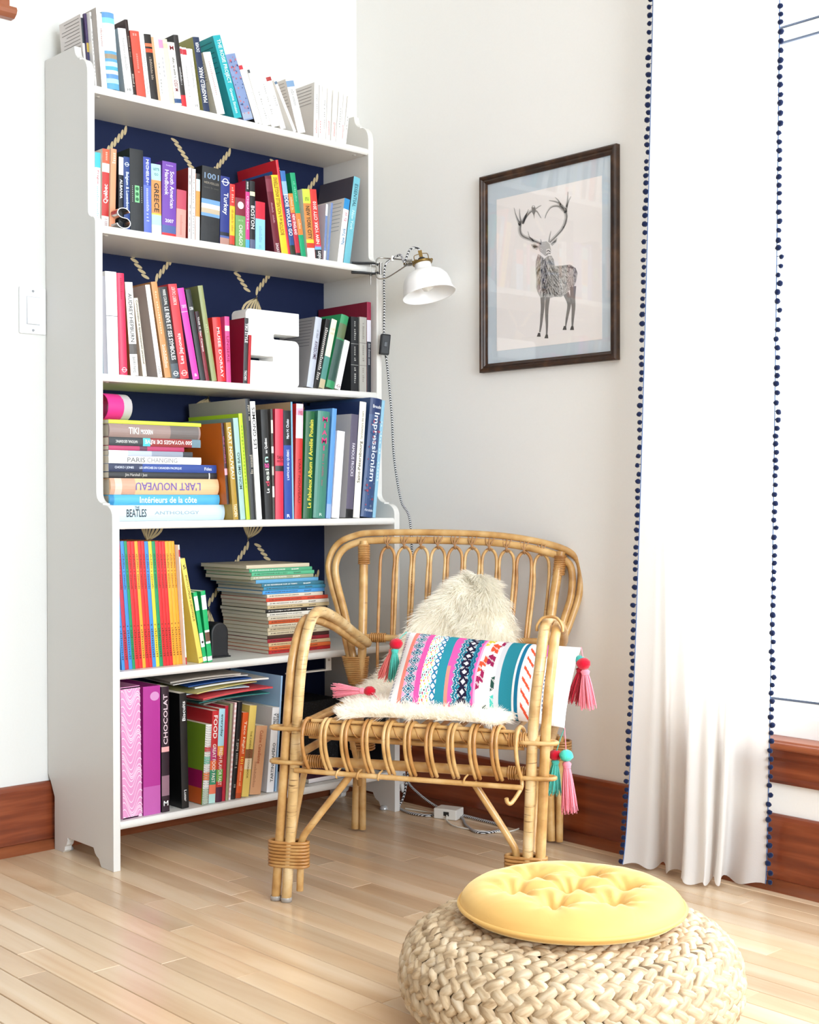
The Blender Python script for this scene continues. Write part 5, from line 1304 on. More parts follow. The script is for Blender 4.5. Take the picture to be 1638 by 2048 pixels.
# dark boxes behind the chair on the bottom shelf
bx = empty('storage_box', (0.70, -0.12, ZS[5] + 0.0003))
tag(bx, 'black speckled storage box on the bottom shelf behind the chair', 'box')
M_SPECK = ramp_mat('speckled_black_card', [(0.0, '#060608'), (0.6, '#0B0C10'), (0.72, '#5A6070')], 420, (1, 1, 1), rough=0.6, detail=2)
MB().cbox((-0.062, -0.06, 0), (0.09, 0.095, 0.19), 0.002).build('body', M_SPECK, bx)
MB().cbox((-0.064, -0.062, 0.165), (0.092, 0.097, 0.197), 0.002).build('lid', M_SPECK, bx)
al = empty('book', (0.852, -0.29, ZS[5] + 0.0003))
tag(al, 'black book lettered AT standing by the storage box on the bottom shelf', 'book', 'books on shelf 6 of the bookcase')
make_book(al, 0.016, 0.2, 0.2, '#17171A', dict(T=[('AT', .84, .95, .6, '#E4E4E4', 'u'), ('25', .4, .48, .5, '#E4E4E4', 'u')]))
pb = empty('booklet', (0.60, -0.285, ZS[5] + 0.0003 + 0.012), (0, PI / 2, 0))
tag(pb, 'white booklet with a plum cover lying on the bottom shelf', 'booklet')
make_book(pb, 0.011, 0.15, 0.1, '#EDE8EA', dict(s='#5A3044'), flat=True)
# wire rail hung under the fifth shelf
wr = empty('under_shelf_rail', (0.60, -0.29, ZS[4] - SHT))
tag(wr, 'pale metal rail hooked under the fifth shelf', 'rail')
M_RAIL = plain('#DAD6CE', rough=0.3, metal=0.3)
for xx in (-0.06, 0.065):
    MB().box((xx - 0.009, -0.001, -0.034), (xx + 0.009, 0.001, -0.0002)).build('bracket', M_RAIL, wr)
    MB().tube([(xx, -0.0012, -0.009), (xx, -0.004, -0.009)], 0.003, 10).build('screw', plain('#A8A49C', rough=0.25, metal=0.8), wr)
MB().box((-0.069, -0.002, -0.037), (0.074, 0.014, -0.0335)).build('rail_bar', M_RAIL, wr)

# ------------------------------------------------------------------ clamp lamp
M_BRASS = plain('#8A7040', rough=0.32, metal=0.9)
M_STEEL = plain('#A9A6A0', rough=0.25, metal=1.0)
M_BLACK = plain('#17171A', rough=0.5)
M_SHADE = plain('#F6F6F6', rough=0.28, spec=0.5)


def braid_mat():
    m, nt, b = new_mat('black_white_braided_sleeve')
    tc = nt.nodes.new('ShaderNodeTexCoord')
    w = nt.nodes.new('ShaderNodeTexWave')
    w.wave_type = 'BANDS'
    w.bands_direction = 'DIAGONAL'
    w.inputs['Scale'].default_value = 95
    w.inputs['Distortion'].default_value = 0.0
    cr = nt.nodes.new('ShaderNodeValToRGB')
    cr.color_ramp.interpolation = 'CONSTANT'
    cr.color_ramp.elements[0].color = (*lin('#1E1E22'), 1)
    cr.color_ramp.elements[1].position = 0.5
    cr.color_ramp.elements[1].color = (*lin('#D8D8DA'), 1)
    nt.links.new(tc.outputs['Object'], w.inputs['Vector'])
    nt.links.new(w.outputs['Fac'], cr.inputs['Fac'])
    nt.links.new(cr.outputs[0], b.inputs['Base Color'])
    b.inputs['Roughness'].default_value = 0.8
    return m


M_BRAID = braid_mat()
CLX, CLY, CLZ = 0.852, -0.262, ZS[1] - SHT / 2
lamp = tag(empty('clamp_lamp', (CLX, CLY, CLZ)), 'white dome clamp lamp with brass cap gripping the second shelf', 'lamp')


def lp(name, mb_, mats, fix=False):
    o = mb_.build(name, mats, None, fix)
    o.parent = lamp
    o.matrix_parent_inverse = Matrix.Translation((-CLX, -CLY, -CLZ))
    return o


# jaws with black grips
for s in (1, -1):
    zz = CLZ + s * (SHT / 2 + 0.0042)
    g = MB()
    g.tube(smooth_path([(0.862, -0.268, CLZ + s * 0.011), (0.846, -0.262, zz + s * 0.001), (0.82, -0.248, zz), (0.796, -0.234, zz)], 5), [0.0038] * 16, 8, flat=1.8)
    lp('jaw_grip', g, M_BLACK)
    lp('jaw', MB().tube([(0.868, -0.274, CLZ + s * 0.010), (0.845, -0.262, CLZ + s * (SHT / 2 + 0.0012))], 0.0022, 8), M_STEEL)
lp('clamp_screw', MB().tube([(0.842, -0.2615, CLZ + 0.016), (0.842, -0.2615, CLZ - 0.046)], 0.0014, 8).tube([(0.838, -0.2625, CLZ - 0.020), (0.846, -0.2605, CLZ - 0.020)], 0.0022, 8), M_STEEL)
lp('clamp_block', MB().tube([(0.866, -0.275, CLZ - 0.016), (0.866, -0.275, CLZ + 0.016)], 0.0052, 12), M_STEEL)
# sprung wire arm
arm = smooth_path([(0.855, -0.268, CLZ + 0.004), (0.8545, -0.272, CLZ + 0.022), (0.860, -0.278, CLZ + 0.0285), (0.876, -0.292, CLZ + 0.0275), (0.890, -0.330, CLZ + 0.021), (0.893, -0.350, CLZ + 0.017)], 6)
arm2 = smooth_path([(0.855, -0.268, CLZ - 0.004), (0.8545, -0.272, CLZ - 0.022), (0.860, -0.278, CLZ - 0.029), (0.874, -0.296, CLZ - 0.0255), (0.886, -0.330, CLZ - 0.009), (0.892, -0.350, CLZ + 0.001)], 6)
lp('wire_arm', MB().tube(arm, 0.0019, 8).tube(arm2, 0.0019, 8), M_STEEL)
co = []
CC = Vector((0.893, -0.352, CLZ + 0.009))
axs = Vector((0.62, -0.78, 0.05)).normalized()
e1 = axs.orthogonal().normalized()
e2 = axs.cross(e1)
for k in range(61):
    a = 2 * PI * 5 * k / 60
    co.append(CC + axs * (0.022 * k / 60 - 0.006) + (e1 * math.cos(a) + e2 * math.sin(a)) * 0.0085)
lp('coil_spring', MB().tube(co, 0.0016, 6), M_STEEL)
lp('swivel_bolt', MB().tube([CC - axs * 0.008, CC + axs * 0.034], 0.0045, 10).tube([CC + axs * 0.022, CC + axs * 0.030], 0.0075, 12), M_BRASS)
# shade, brass cap and yoke along the tilted axis
LA = Vector((0.035, -0.262, -1.0)).normalized()
LC = Vector((0.9135, -0.395, 1.503))               # neck of the shade
ZA = -LA
XA = Vector((0.735, -0.678, 0))
XA = (XA - ZA * XA.dot(ZA)).normalized()
YA = ZA.cross(XA)
LM = Matrix(((XA.x, YA.x, ZA.x, LC.x), (XA.y, YA.y, ZA.y, LC.y), (XA.z, YA.z, ZA.z, LC.z), (0, 0, 0, 1)))
so_ = [(0.0225, 0.004), (0.0228, -0.012), (0.0255, -0.017), (0.036, -0.0205), (0.050, -0.028), (0.0605, -0.041), (0.0655, -0.056), (0.068, -0.073), (0.0705, -0.081), (0.0735, -0.0875)]
si_ = [(r - 0.0013, z - 0.0006) for r, z in reversed(so_)]
lp('lamp_shade', MB().lathe(so_ + [(0.0732, -0.0888)] + si_, 48, M=LM), M_SHADE, fix=True)
lp('brass_collar', MB().lathe([(0.0225, 0.001), (0.0275, 0.002), (0.0285, 0.0045), (0.0275, 0.0075), (0.016, 0.0085), (0.0, 0.0085)], 36, M=LM), M_BRASS, fix=True)
lp('socket', MB().lathe([(0.012, 0.0085), (0.0125, 0.014), (0.008, 0.019), (0, 0.020)], 20, M=LM).lathe([(0, -0.02), (0.012, -0.022), (0.013, -0.045), (0.0, -0.046)], 20, M=LM), M_BLACK, fix=True)
lp('bulb', MB().lathe([(0, -0.078), (0.012, -0.074), (0.017, -0.064), (0.015, -0.053), (0.010, -0.044), (0, -0.044)], 20, M=LM), plain('#F2EFE8', rough=0.2), fix=True)
yk = MB()
yk.tube([LM @ Vector(p) for p in smooth_path([(-0.019, 0.0, 0.006), (-0.019, 0, 0.026), (-0.011, 0, 0.030), (0.0, 0, 0.031), (0.011, 0, 0.030), (0.019, 0, 0.026), (0.019, 0.0, 0.006)], 4)], 0.0012, 6)
lp('wire_yoke', yk, M_BRASS)
hd = MB()
hv = [(-0.0042, -0.006, 0.008), (0.0042, -0.006, 0.008), (0.0042, 0.002, 0.008), (-0.0042, 0.002, 0.008), (-0.0052, -0.003, 0.040), (0.0052, -0.003, 0.040), (0.0052, 0.004, 0.040), (-0.0052, 0.004, 0.040)]
hd.add([LM @ Vector(p) for p in hv], [(0, 3, 2, 1), (4, 5, 6, 7), (0, 1, 5, 4), (1, 2, 6, 5), (2, 3, 7, 6), (3, 0, 4, 7)])
lp('brass_lever', hd, M_BRASS, fix=True)
lp('thumb_screw', MB().sphere(LM @ Vector((0.026, -0.003, 0.008)), 0.0042, 10, 6), M_BRASS)
# cord: from the cap, along the arm, down the shelf end to the floor
ct = LM @ Vector((0, 0, 0.040))
SWC = Vector((0.884, -0.272, 1.293))
c1 = smooth_path([ct, ct + Vector((-0.006, 0.004, 0.008)), ct + Vector((-0.022, 0.016, 0.002)), ct + Vector((-0.03, 0.03, -0.03)), (0.884, -0.338, CLZ + 0.032), (0.880, -0.310, CLZ + 0.024), (0.873, -0.288, CLZ + 0.010), (0.874, -0.281, CLZ - 0.035), (0.8765, -0.279, 1.40), SWC + Vector((-0.003, 0, 0.026))], 8)
lp('cord', MB().tube(c1, 0.0031, 8), M_BRAID)
lp('cable_tie', MB().tube([(0.879, -0.309, CLZ + 0.018), (0.8795, -0.3095, CLZ + 0.032)], 0.0046, 8), plain('#EDEBE6', rough=0.4))
sr = MB()
sr.cbox((-0.0135, -0.009, -0.029), (0.0135, 0.009, 0.029), 0.004)
so1 = sr.build('inline_switch', M_BLACK)
so1.parent = lamp
so1.matrix_parent_inverse = Matrix.Translation((-CLX, -CLY, -CLZ))
so1.location = SWC
so1.rotation_euler = (0, 0.10, -0.45)
MB().cbox((-0.0048, -0.0105, -0.007), (0.0048, -0.008, 0.007), 0.001).build('switch_rocker', plain('#26262A', rough=0.35), so1)
c2 = smooth_path([SWC + Vector((0.002, 0, -0.027)), (0.8925, -0.272, 1.24), (0.9045, -0.278, 1.10), (0.9095, -0.282, 0.98), (0.919, -0.300, 0.86), (0.922, -0.337, 0.78), (0.921, -0.341, 0.45), (0.925, -0.330, 0.18), (0.932, -0.30, 0.05), (0.925, -0.285, 0.006),
                  (0.905, -0.305, 0.0045), (0.888, -0.370, 0.0045), (0.905, -0.425, 0.0045), (0.945, -0.425, 0.0045), (0.960, -0.45, 0.0045), (0.955, -0.50, 0.0045), (0.905, -0.565, 0.0045), (0.872, -0.635, 0.0045), (0.893, -0.664, 0.0045), (0.945, -0.665, 0.0045), (0.970, -0.62, 0.0045), (0.968, -0.53, 0.0065), (0.966, -0.40, 0.012), (0.962, -0.30, 0.05), (0.962, -0.262, 0.085)], 7)
lp('floor_cord', MB().tube(c2, 0.0035, 8), M_BRAID)
# white power adapter, junction box and its thin cable on the floor
pa = tag(empty('plug_adapter', (0.955, -0.245, 0.075)), 'white plug adapter by the far foot of the bookcase', 'plug')
MB().cbox((-0.017, -0.016, -0.02), (0.017, 0.014, 0.02), 0.006).build('housing', plain('#E9E7E4', rough=0.35), pa)
MB().tube([(0.0, -0.012, -0.018), (0.004, -0.02, -0.04)], [0.009, 0.006], 12).build('plug', plain('#E4E2DF', rough=0.35), pa)
MB().box((-0.028, 0.0145, -0.045), (0.026, 0.0185, 0.04)).build('outlet_plate', plain('#DAD7D2', rough=0.4), pa)
jb = tag(empty('junction_box', (0.938, -0.468, 0.0005), (0, 0, 0.35)), 'small white junction box with thin looped cable on the floor', 'junction box')
MB().cbox((-0.024, -0.034, 0), (0.024, 0.034, 0.028), 0.003).build('housing', plain('#E0DCD4', rough=0.4), jb)
MB().box((-0.0246, -0.012, 0.010), (-0.0238, 0.004, 0.021)).build('socket', plain('#2A2826', rough=0.5), jb)
wc = smooth_path([(-0.024, -0.006, 0.012), (-0.045, -0.016, 0.004), (-0.085, -0.06, 0.0022), (-0.100, -0.14, 0.0022), (-0.078, -0.205, 0.0022), (-0.01, -0.215, 0.0022), (0.022, -0.15, 0.0022), (0.022, -0.075, 0.0022), (0.027, 0.02, 0.0022), (0.024, 0.08, 0.0022), (0.03, 0.12, 0.0022), (0.034, 0.15, 0.0022)], 7)
MB().tube(wc, 0.0022, 6).build('cable', plain('#D9D4C8', rough=0.5), jb)

# ------------------------------------------------------------------ framed deer drawing on the side wall
PY0_, PY1_, PZ0_, PZ1_ = -0.993, -0.526, 1.2035, 1.7305
pic = tag(empty('framed_picture', (XR, (PY0_ + PY1_) / 2, PZ0_)), 'dark wooden frame holding a pencil drawing of a stag', 'picture')


def pp(name, mb_, mats, fix=False):
    o = mb_.build(name, mats, None, fix)
    o.parent = pic
    o.matrix_parent_inverse = Matrix.Translation((-XR, -(PY0_ + PY1_) / 2, -PZ0_))
    return o


M_FRAME = ramp_mat('worn_dark_wood', [(0.25, '#22140C'), (0.55, '#3C2617'), (0.78, '#5E4028')], 9, (3, 3, 3), rough=0.4, bump=0.15, detail=7)
fwid, fd = 0.023, 0.018
fp = [(0, 0.0), (0, fd - 0.004), (0.004, fd), (0.009, fd - 0.001), (0.012, fd - 0.005), (0.016, fd - 0.004), (0.019, fd - 0.008), (fwid, fd - 0.010), (fwid, 0.003), (0.02, 0.0)]
cor = [(PY0_, PZ0_, 1, 1), (PY1_, PZ0_, -1, 1), (PY1_, PZ1_, -1, -1), (PY0_, PZ1_, 1, -1)]
for i in range(4):
    a, b = cor[i], cor[(i + 1) % 4]
    g = MB()
    vs = [(XR - 0.001 - x, a[0] + a[2] * w, a[1] + a[3] * w) for w, x in fp] + [(XR - 0.001 - x, b[0] + b[2] * w, b[1] + b[3] * w) for w, x in fp]
    n = len(fp)
    g.add(vs, [tuple(range(n)), tuple(range(2 * n - 1, n - 1, -1))] + [(k, (k + 1) % n, n + (k + 1) % n, n + k) for k in range(n)])
    pp('frame_rail', g, M_FRAME, fix=True)
iy0, iy1, iz0, iz1 = PY0_ + fwid - 0.002, PY1_ - fwid + 0.002, PZ0_ + fwid - 0.002, PZ1_ - fwid + 0.002
pp('mount', MB().box((XR - 0.0055, iy0, iz0), (XR - 0.002, iy1, iz1)), plain('#CBD6E0', rough=0.6))
# paper
ay0, ay1, az0, az1 = PY0_ + 0.052, PY1_ - 0.056, PZ0_ + 0.055, PZ1_ - 0.068
pp('paper', MB().box((XR - 0.0062, ay0, az0), (XR - 0.0055, ay1, az1)), plain('#F7F2F1', rough=0.6))
# drawing: coordinates u 0..1 (towards the room from the corner), v 0..1 up, on the paper
DX = XR - 0.0064
draw = MB()


def uv(u, v, lay=0):
    return (DX - 0.00005 * lay, ay1 + (ay0 - ay1) * u, az0 + (az1 - az0) * v)


def poly(pts, mi, lay):
    draw.add([uv(u, v, lay) for u, v in pts], [tuple(range(len(pts)))], mi)


def stroke(pts, w0, w1, mi, lay, n=6):
    P = smooth_path([(a, b, 0) for a, b in pts], n)
    asp = (ay1 - ay0) / (az1 - az0)
    vs, fs = [], []
    m = len(P)
    for i, p in enumerate(P):
        t = (P[min(i + 1, m - 1)] - P[max(i - 1, 0)])
        t = Vector((t.x * asp, t.y))
        t = t.normalized() if t.length > 0 else Vector((1, 0))
        w = (w0 + (w1 - w0) * i / (m - 1)) / 2
        vs += [uv(p.x - t.y * w / asp, p.y + t.x * w, lay), uv(p.x + t.y * w / asp, p.y - t.x * w, lay)]
    for i in range(m - 1):
        fs.append((2 * i, 2 * i + 1, 2 * i + 3, 2 * i + 2))
    draw.add(vs, fs, mi)


# key points traced in the paper's own 0..1 frame: (x-230)/910 across, with the slant of the photo's perspective removed
def q(x, y):
    u = (x - 230) / 910
    top = 462 + (315 - 462) * u
    bot = 1790 + (1672 - 1790) * u
    return (u, (bot - y) / (bot - top))


Q = lambda L: [q(a, b) for a, b in L]
# body and neck
body = Q([(606, 948), (585, 1010), (584, 1090), (590, 1170), (588, 1235), (604, 1285), (628, 1325), (668, 1345), (712, 1328), (742, 1318), (806, 1318), (846, 1292), (868, 1268), (905, 1248), (930, 1190), (942, 1120), (926, 1075), (880, 1046), (820, 1050), (752, 1055), (740, 1000), (722, 965), (690, 968), (660, 990), (630, 962)])
poly(body, 1, 0)
# legs
for pts, w0, w1 in (([(645, 1320), (645, 1400), (638, 1480), (630, 1560), (620, 1620)], 0.038, 0.0125), ([(690, 1320), (682, 1400), (680, 1480), (682, 1560), (680, 1640)], 0.038, 0.014),
                    ([(846, 1290), (868, 1350), (870, 1400), (852, 1500), (842, 1570)], 0.046, 0.010), ([(905, 1230), (902, 1330), (908, 1400), (902, 1500), (898, 1580)], 0.05, 0.012)):
    stroke(Q(pts), w0, w1, 2, 1)
for x, y in ((612, 1642), (678, 1655), (834, 1582), (896, 1582)):
    poly(Q([(x - 18, y + 16), (x + 16, y + 16), (x + 12, y - 16), (x - 6, y - 18)]), 3, 2)
# head
poly(Q([(612, 868), (640, 846), (680, 842), (705, 866), (716, 905), (718, 938), (690, 962), (668, 968), (646, 950), (620, 925), (606, 895)]), 1, 2)
poly(Q([(676, 912), (704, 905), (718, 930), (700, 956), (678, 950)]), 0, 3)
stroke(Q([(680, 930), (696, 922), (712, 934)]), 0.006, 0.006, 3, 4)
stroke(Q([(678, 956), (694, 945), (714, 950)]), 0.004, 0.004, 3, 4)
for x, y in ((632, 912),):
    poly(Q([(x - 12, y), (x, y - 9), (x + 12, y), (x, y + 8)]), 0, 3)
    poly(Q([(x - 6, y), (x, y - 6), (x + 6, y), (x, y + 5)]), 3, 4)
poly(Q([(612, 880), (575, 858), (542, 866), (560, 900), (598, 914)]), 1, 1)
poly(Q([(608, 888), (578, 872), (556, 876), (572, 898)]), 3, 2)
poly(Q([(712, 866), (745, 832), (772, 815), (766, 850), (728, 884)]), 1, 1)
poly(Q([(722, 866), (748, 842), (764, 832), (756, 852)]), 3, 2)
# antlers
A = [([(625, 860), (560, 830), (470, 790), (443, 740), (448, 670)], 0.02, 0.035), ([(448, 690), (425, 650), (405, 600), (390, 540)], 0.026, 0.004), ([(452, 670), (442, 610), (440, 550)], 0.022, 0.003), ([(470, 680), (500, 610), (520, 560)], 0.024, 0.004),
     ([(462, 680), (500, 620), (545, 578), (590, 580), (630, 640)], 0.034, 0.006), ([(560, 578), (600, 548), (632, 532)], 0.012, 0.003), ([(565, 836), (530, 800), (514, 750)], 0.014, 0.004), ([(627, 868), (630, 842), (626, 822)], 0.012, 0.004),
     ([(705, 850), (770, 790), (820, 730), (846, 650), (840, 590)], 0.02, 0.03), ([(842, 600), (856, 520), (860, 430)], 0.026, 0.004), ([(850, 560), (866, 510), (886, 470)], 0.016, 0.003), ([(846, 600), (810, 545), (760, 510), (700, 495)], 0.028, 0.005), ([(800, 540), (780, 500), (752, 470)], 0.018, 0.003), ([(830, 590), (780, 548), (720, 552), (680, 600), (664, 645)], 0.022, 0.005),
     ([(818, 735), (845, 690), (855, 625)], 0.012, 0.004), ([(698, 850), (705, 800), (716, 756)], 0.014, 0.003)]
for pts, w0, w1 in A:
    stroke(Q(pts), w0, w1, 4, 1)
    stroke([(u + 0.004, v - 0.002) for u, v in Q(pts)], w0 * 0.4, w1 * 0.4, 2, 2)
# small bird perched on the antler
poly(Q([(548, 548), (556, 532), (574, 532), (582, 550), (584, 580), (574, 610), (574, 650), (566, 612), (554, 590)]), 2, 3)
poly(Q([(556, 545), (562, 534), (572, 536), (574, 548)]), 0, 4)
# hatching
rh = random.Random(9)


def inside(p, P):
    x, y = p
    c = False
    j = len(P) - 1
    for i in range(len(P)):
        if (P[i][1] > y) != (P[j][1] > y) and x < (P[j][0] - P[i][0]) * (y - P[i][1]) / (P[j][1] - P[i][1]) + P[i][0]:
            c = not c
        j = i
    return c


for k in range(1500):
    x, y = rh.uniform(580, 945), rh.uniform(945, 1345)
    p0 = q(x, y)
    if not inside(p0, body):
        continue
    neck = x < 750
    if neck:
        ang = 1.57 + (665 - x) * 0.006 + rh.uniform(-0.2, 0.2)
        L = rh.uniform(22, 46)
    else:
        ang = 1.2 + rh.uniform(-0.3, 0.3)
        L = rh.uniform(10, 22)
    dk = 3 if (abs(x - 668) < 18 and y > 1000 or y > 1270 or x > 905 or y < 1075 and x > 800) else (2 if rh.random() < 0.72 else 0)
    p1 = q(x + L * math.cos(ang), y + L * math.sin(ang))
    if inside(p1, body):
        stroke([p0, p1], 0.0034, 0.001, dk, 3, 1)
pp('stag_drawing', draw, [plain('#EFEBEA', rough=0.6), plain('#BDBAB8', rough=0.6), plain('#85817F', rough=0.6), plain('#55514F', rough=0.6), plain('#CFCCCA', rough=0.6)])
pp('glass', MB().box((XR - 0.0092, iy0, iz0), (XR - 0.0078, iy1, iz1)), M_GLASS)

# ------------------------------------------------------------------ rattan armchair
def cane_mat(name, stops, rings, rough=0.36):
    """varnished cane: lengthwise mottling, node rings and dark flecks"""
    m, nt, b = new_mat(name)
    tc = nt.nodes.new('ShaderNodeTexCoord')
    nz = nt.nodes.new('ShaderNodeTexNoise')
    nz.inputs['Scale'].default_value = 22
    nz.inputs['Detail'].default_value = 5
    cr = nt.nodes.new('ShaderNodeValToRGB')
    e = cr.color_ramp.elements
    e[0].position, e[0].color = stops[0][0], (*lin(stops[0][1]), 1)
    e[1].position, e[1].color = stops[-1][0], (*lin(stops[-1][1]), 1)
    for p_, h_ in stops[1:-1]:
        e.new(p_).color = (*lin(h_), 1)
    nt.links.new(tc.outputs['Object'], nz.inputs['Vector'])
    nt.links.new(nz.outputs['Fac'], cr.inputs['Fac'])
    mp = nt.nodes.new('ShaderNodeMapping')
    mp.inputs['Scale'].default_value = (3, 3, 42)
    n2 = nt.nodes.new('ShaderNodeTexNoise')
    n2.inputs['Scale'].default_value = 7
    n2.inputs['Detail'].default_value = 3
    nt.links.new(tc.outputs['Object'], mp.inputs['Vector'])
    nt.links.new(mp.outputs[0], n2.inputs['Vector'])
    r2 = nt.nodes.new('ShaderNodeValToRGB')
    r2.color_ramp.elements[0].position = 0.60 if rings else 0.70
    r2.color_ramp.elements[0].color = (0, 0, 0, 1)
    r2.color_ramp.elements[1].position = 0.72 if rings else 0.76
    r2.color_ramp.elements[1].color = (1, 1, 1, 1)
    nt.links.new(n2.outputs['Fac'], r2.inputs['Fac'])
    mx = nt.nodes.new('ShaderNodeMix')
    mx.data_type = 'RGBA'
    nt.links.new(r2.outputs['Color'], mx.inputs['Factor'])
    nt.links.new(cr.outputs['Color'], mx.inputs['A'])
    mx.inputs['B'].default_value = (*lin('#6E4A28' if rings else '#86592E'), 1)
    nt.links.new(mx.outputs['Result'], b.inputs['Base Color'])
    b.inputs['Roughness'].default_value = rough
    b.inputs['Coat Weight'].default_value = 0.2
    return m


M_CANE = cane_mat('varnished_cane', [(0.3, '#A97A42'), (0.5, '#C69A5E'), (0.72, '#D9B680')], False)
M_CANE_R = cane_mat('ringed_cane', [(0.3, '#B28C58'), (0.5, '#CEAA74'), (0.72, '#DEC498')], True)
M_CANE_D = cane_mat('amber_cane', [(0.3, '#9A6630'), (0.5, '#B48046'), (0.72, '#C69A60')], False)
chair = tag(empty('rattan_armchair', (0.2993, -0.9922, 0.0), (0, 0, math.radians(-57))), 'honey-coloured rattan armchair with looped back and front', 'chair')


def cp(name, pts, r, mat=None, n=7, seg=10, sm=True, extra=None, flat=1.0):
    P = smooth_path(pts, n) if sm else pts
    if isinstance(r, tuple):
        r = [r[0] + (r[1] - r[0]) * i / (len(P) - 1) for i in range(len(P))]
    g = MB().tube(P, r, seg, flat=flat)
    if extra:
        extra(g)
    return g.build(name, mat or M_CANE, chair)


# front legs running up into the arms
RC = 0.0108
LA_ = [(-0.290, 0.006, 0.008), (-0.277, 0.002, 0.17), (-0.258, 0.0, 0.43), (-0.251, 0.012, 0.53), (-0.247, 0.055, 0.588), (-0.248, 0.12, 0.598), (-0.256, 0.30, 0.566), (-0.264, 0.46, 0.523), (-0.270, 0.60, 0.485)]
LB_ = [(-0.264, 0.0, 0.006), (-0.252, -0.002, 0.17), (-0.2345, -0.004, 0.43), (-0.227, 0.010, 0.54), (-0.2255, 0.06, 0.603), (-0.2300, 0.14, 0.612), (-0.2415, 0.30, 0.580), (-0.252, 0.46, 0.535), (-0.260, 0.612, 0.492)]
cp('arm_post', LA_, 0.0105)
cp('arm_post', LB_, (0.0112, 0.0128), M_CANE_R)
RA_ = [(0.252, 0.0, 0.006), (0.260, -0.002, 0.15), (0.271, -0.003, 0.40), (0.284, 0.006, 0.53), (0.286, 0.05, 0.592), (0.283, 0.13, 0.603), (0.270, 0.30, 0.575), (0.252, 0.46, 0.535), (0.232, 0.61, 0.497)]
RB_ = [(0.277, 0.002, 0.008), (0.286, 0.0, 0.15), (0.297, 0.0, 0.40), (0.3075, 0.010, 0.53), (0.309, 0.055, 0.586), (0.305, 0.13, 0.595), (0.290, 0.30, 0.567), (0.270, 0.46, 0.526), (0.242, 0.60, 0.49)]
cp('arm_post', RA_, (0.0112, 0.0122), M_CANE_R)
cp('arm_post', RB_, 0.0105)
# third short canes that turn into the front braces
cp('brace', [(-0.238, 0.012, 0.022), (-0.235, 0.011, 0.09), (-0.232, 0.010, 0.132), (-0.205, 0.008, 0.172), (-0.121, 0.004, 0.278)], 0.0078)
cp('brace', [(0.226, 0.012, 0.022), (0.229, 0.011, 0.09), (0.233, 0.010, 0.130), (0.218, 0.008, 0.165), (0.145, 0.004, 0.276)], 0.0078)
cp('brace', [(-0.262, 0.035, 0.13), (-0.262, 0.06, 0.18), (-0.262, 0.135, 0.285)], 0.0078)
cp('brace', [(0.262, 0.035, 0.13), (0.262, 0.06, 0.18), (0.262, 0.135, 0.285)], 0.0078)
cp('brace', [(-0.272, 0.585, 0.13), (-0.27, 0.56, 0.18), (-0.268, 0.48, 0.285)], 0.007)
cp('brace', [(0.222, 0.585, 0.13), (0.222, 0.56, 0.18), (0.228, 0.48, 0.285)], 0.007)
# seat and apron rails
cp('seat_rail', [(-0.262, 0.0, 0.374), (0.0, -0.004, 0.374), (0.285, 0.0, 0.368)], 0.0125)
cp('seat_rail', [(-0.262, 0.012, 0.302), (0.0, 0.008, 0.302), (0.285, 0.012, 0.298)], 0.0108)
cp('seat_rail', [(-0.257, 0.0, 0.365), (-0.266, 0.3, 0.360), (-0.275, 0.62, 0.352)], 0.0105)
cp('seat_rail', [(0.284, 0.0, 0.362), (0.254, 0.3, 0.358), (0.222, 0.62, 0.352)], 0.0105)
cp('seat_rail', [(-0.285, 0.62, 0.352), (0.232, 0.62, 0.352)], 0.0105, sm=False)
cp('seat_rail', [(-0.268, 0.02, 0.299), (-0.272, 0.3, 0.297), (-0.280, 0.62, 0.295)], 0.009)
cp('seat_rail', [(0.288, 0.02, 0.295), (0.258, 0.3, 0.295), (0.228, 0.62, 0.295)], 0.009)
cp('apron_strip', [(-0.240, -0.014, 0.2865), (0.0, -0.018, 0.281), (0.250, -0.014, 0.274)], 0.0056)
cp('seat_strip', [(-0.205, -0.004, 0.392), (0.0, -0.006, 0.3915), (0.245, -0.004, 0.385)], 0.004)
cp('seat_strip', [(-0.215, 0.012, 0.357), (0.0, 0.010, 0.352), (0.25, 0.012, 0.352)], 0.0065)
for k in range(12):
    x = -0.235 + 0.455 * k / 11
    cp('seat_cane', [(x + 0.01, 0.0, 0.380), (x, 0.2, 0.374), (x - 0.012, 0.62, 0.362)], 0.0052, n=4, seg=8)
# bowed double loops on the front
for i in range(11):
    x = -0.214 + 0.0457 * i
    offs = (0.0,) if i in (0, 10) else (-0.0047, 0.0047)
    for k, dx in enumerate(offs):
        pts = [(x + dx + 0.007, 0.012, 0.384), (x + dx + 0.004, 0.006, 0.393), (x + dx, -0.010, 0.395), (x + dx - 0.003, -0.027, 0.378), (x + dx - 0.003, -0.031, 0.348), (x + dx, -0.026, 0.318), (x + dx + 0.004, -0.016, 0.296), (x + dx + 0.005, -0.008, 0.287)]
        if i == 10:
            pts += [(x + 0.004, -0.012, 0.272), (x - 0.012, -0.03, 0.246), (x - 0.020, -0.034, 0.247), (x - 0.022, -0.036, 0.256)]
        cp('front_loop', pts, 0.0043, M_CANE if (i + k) % 3 else M_CANE_D, n=5, seg=8)
for i in (2, 3, 4, 8):
    x = -0.214 + 0.0457 * i - 0.02
    cp('strip_tie', [(x + 0.004, -0.010, 0.294), (x, -0.022, 0.289), (x - 0.003, -0.0215, 0.279), (x - 0.004, -0.012, 0.274)], 0.0022, n=4, seg=6)


